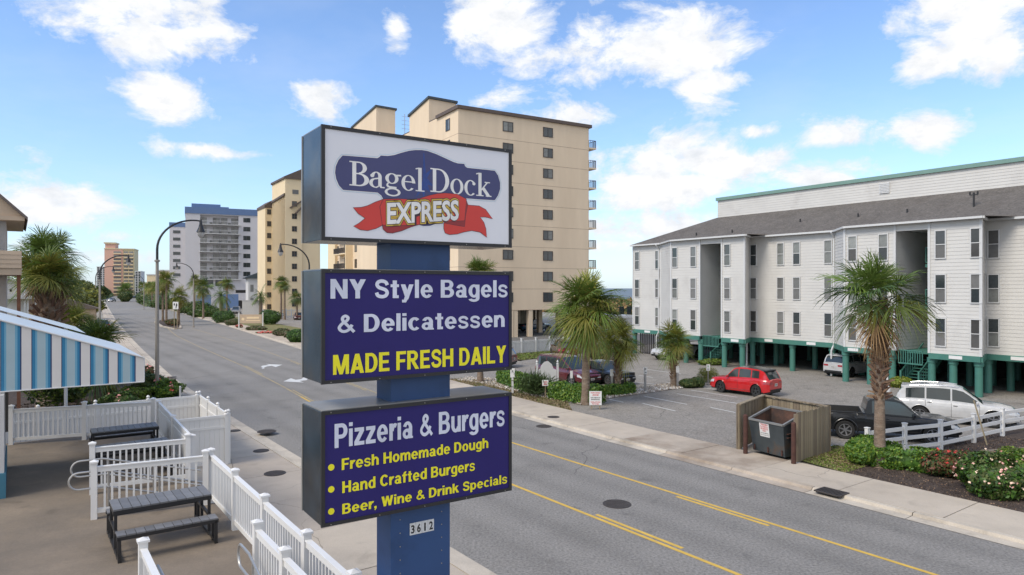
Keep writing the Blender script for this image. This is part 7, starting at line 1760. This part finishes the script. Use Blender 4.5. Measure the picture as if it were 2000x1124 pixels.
p = G(1282, 704, .05); car('parked_pickup', 'white pickup nose out under the left end of the condominium', 'pickup', 'white_paint', p + BN * 2.7, -BN, 'pickup', 'alloy', 6)
pf = Vector((6.33, 44.9, .05)); pr = pf + hd_ * 2.78; c, h = mid(pf, pr, 'sedan', -1); c.z = .05
car('parked_car', 'black sedan parked nose towards the street beside the maroon minivan', 'sedan', 'black_paint', c, h, 'car', 'alloy', 8)
pf = Vector((3.94, 44.9, .05)); pr = pf + hd_ * 3.0; c, h = mid(pf, pr, 'van', -1); c.z = .05
car('parked_car', 'maroon minivan parked behind the big full palm', 'van', 'maroon_paint', c, h, 'minivan', 'alloy', 6)
p = G(1110, 703, .05); h = Vector((-.12, .99, 0)).normalized(); car('parked_car', 'dark wine red car seen from behind at the lawn corner', 'suv', 'maroon_paint', p + h * 2.2, h, 'car', 'alloy_dark', 5, 'black_paint')
car('moving_car', 'dark red car leaving behind the middle sign cabinet, only its tail showing', 'suv', 'maroon_paint', Vector((-1.9, 55.6, .05)), Vector((-.93, .36, 0)), 'car', 'alloy', 5)
p = G(1044, 644, .03); car('parked_pickup', 'dark blue pickup parked in the ground level of the beige tower', 'pickup', 'blue_paint', Vector((3.4, 101, .03)), Vector((.86, .5, 0)), 'pickup', 'alloy', 6)
car('parked_car', 'dark red car parked before the yellow block beside the middle cabinet', 'sedan', 'maroon_paint', PXY(583, 139), Vector((.35, -.94, 0)), 'car', 'alloy', 5)
far = [(432, 158, 'white_paint', 'suv', (.9, -.4), 'pale car at the grey hotel behind the date palm'), (441, 168, 'navy_paint', 'sedan', (.2, -1), 'dark blue car in front of the grey hotel garage'), (461, 172, 'silver_paint', 'van', (.3, -1), 'silver van by the white wall panel'), (498, 168, 'red_paint', 'suv', (.6, -.7), 'red car right of the white wall panel'),
       (515, 160, 'white_paint', 'sedan', (.9, -.3), 'white car below the grey annex'), (532, 152, 'silver_paint', 'sedan', (.95, -.2), 'silver car before the yellow block, left of its slim palms'), (412, 165, 'white_paint', 'sedan', (.9, -.4), 'white car behind the roadside palms'), (165, 92, 'white_paint', 'sedan', (.95, -.25), 'white hatchback on the lawn drive at left'), (183, 104, 'navy_paint', 'suv', (-.95, .2), 'dark blue car behind the white hatchback at left'),
       (162, 88, 'navy_paint', 'sedan', (.9, -.4), 'dark car in front of the white hatchback at left'), (219, 318, 'silver_paint', 'pickup', (.2, -1), 'car driving towards us on the far road'), (262, 420, 'black_paint', 'suv', (.15, -1), 'dark car far away by the right kerb')]
for px, Y, pn_, kd, hd2, lab in far:
    q = PXY(px, Y); car('parked_car' if Y != 318 else 'moving_car', lab, kd, pn_, q, Vector((hd2[0], hd2[1], 0)).normalized(), 'car', 'alloy', 5, group='small cars in the distance')
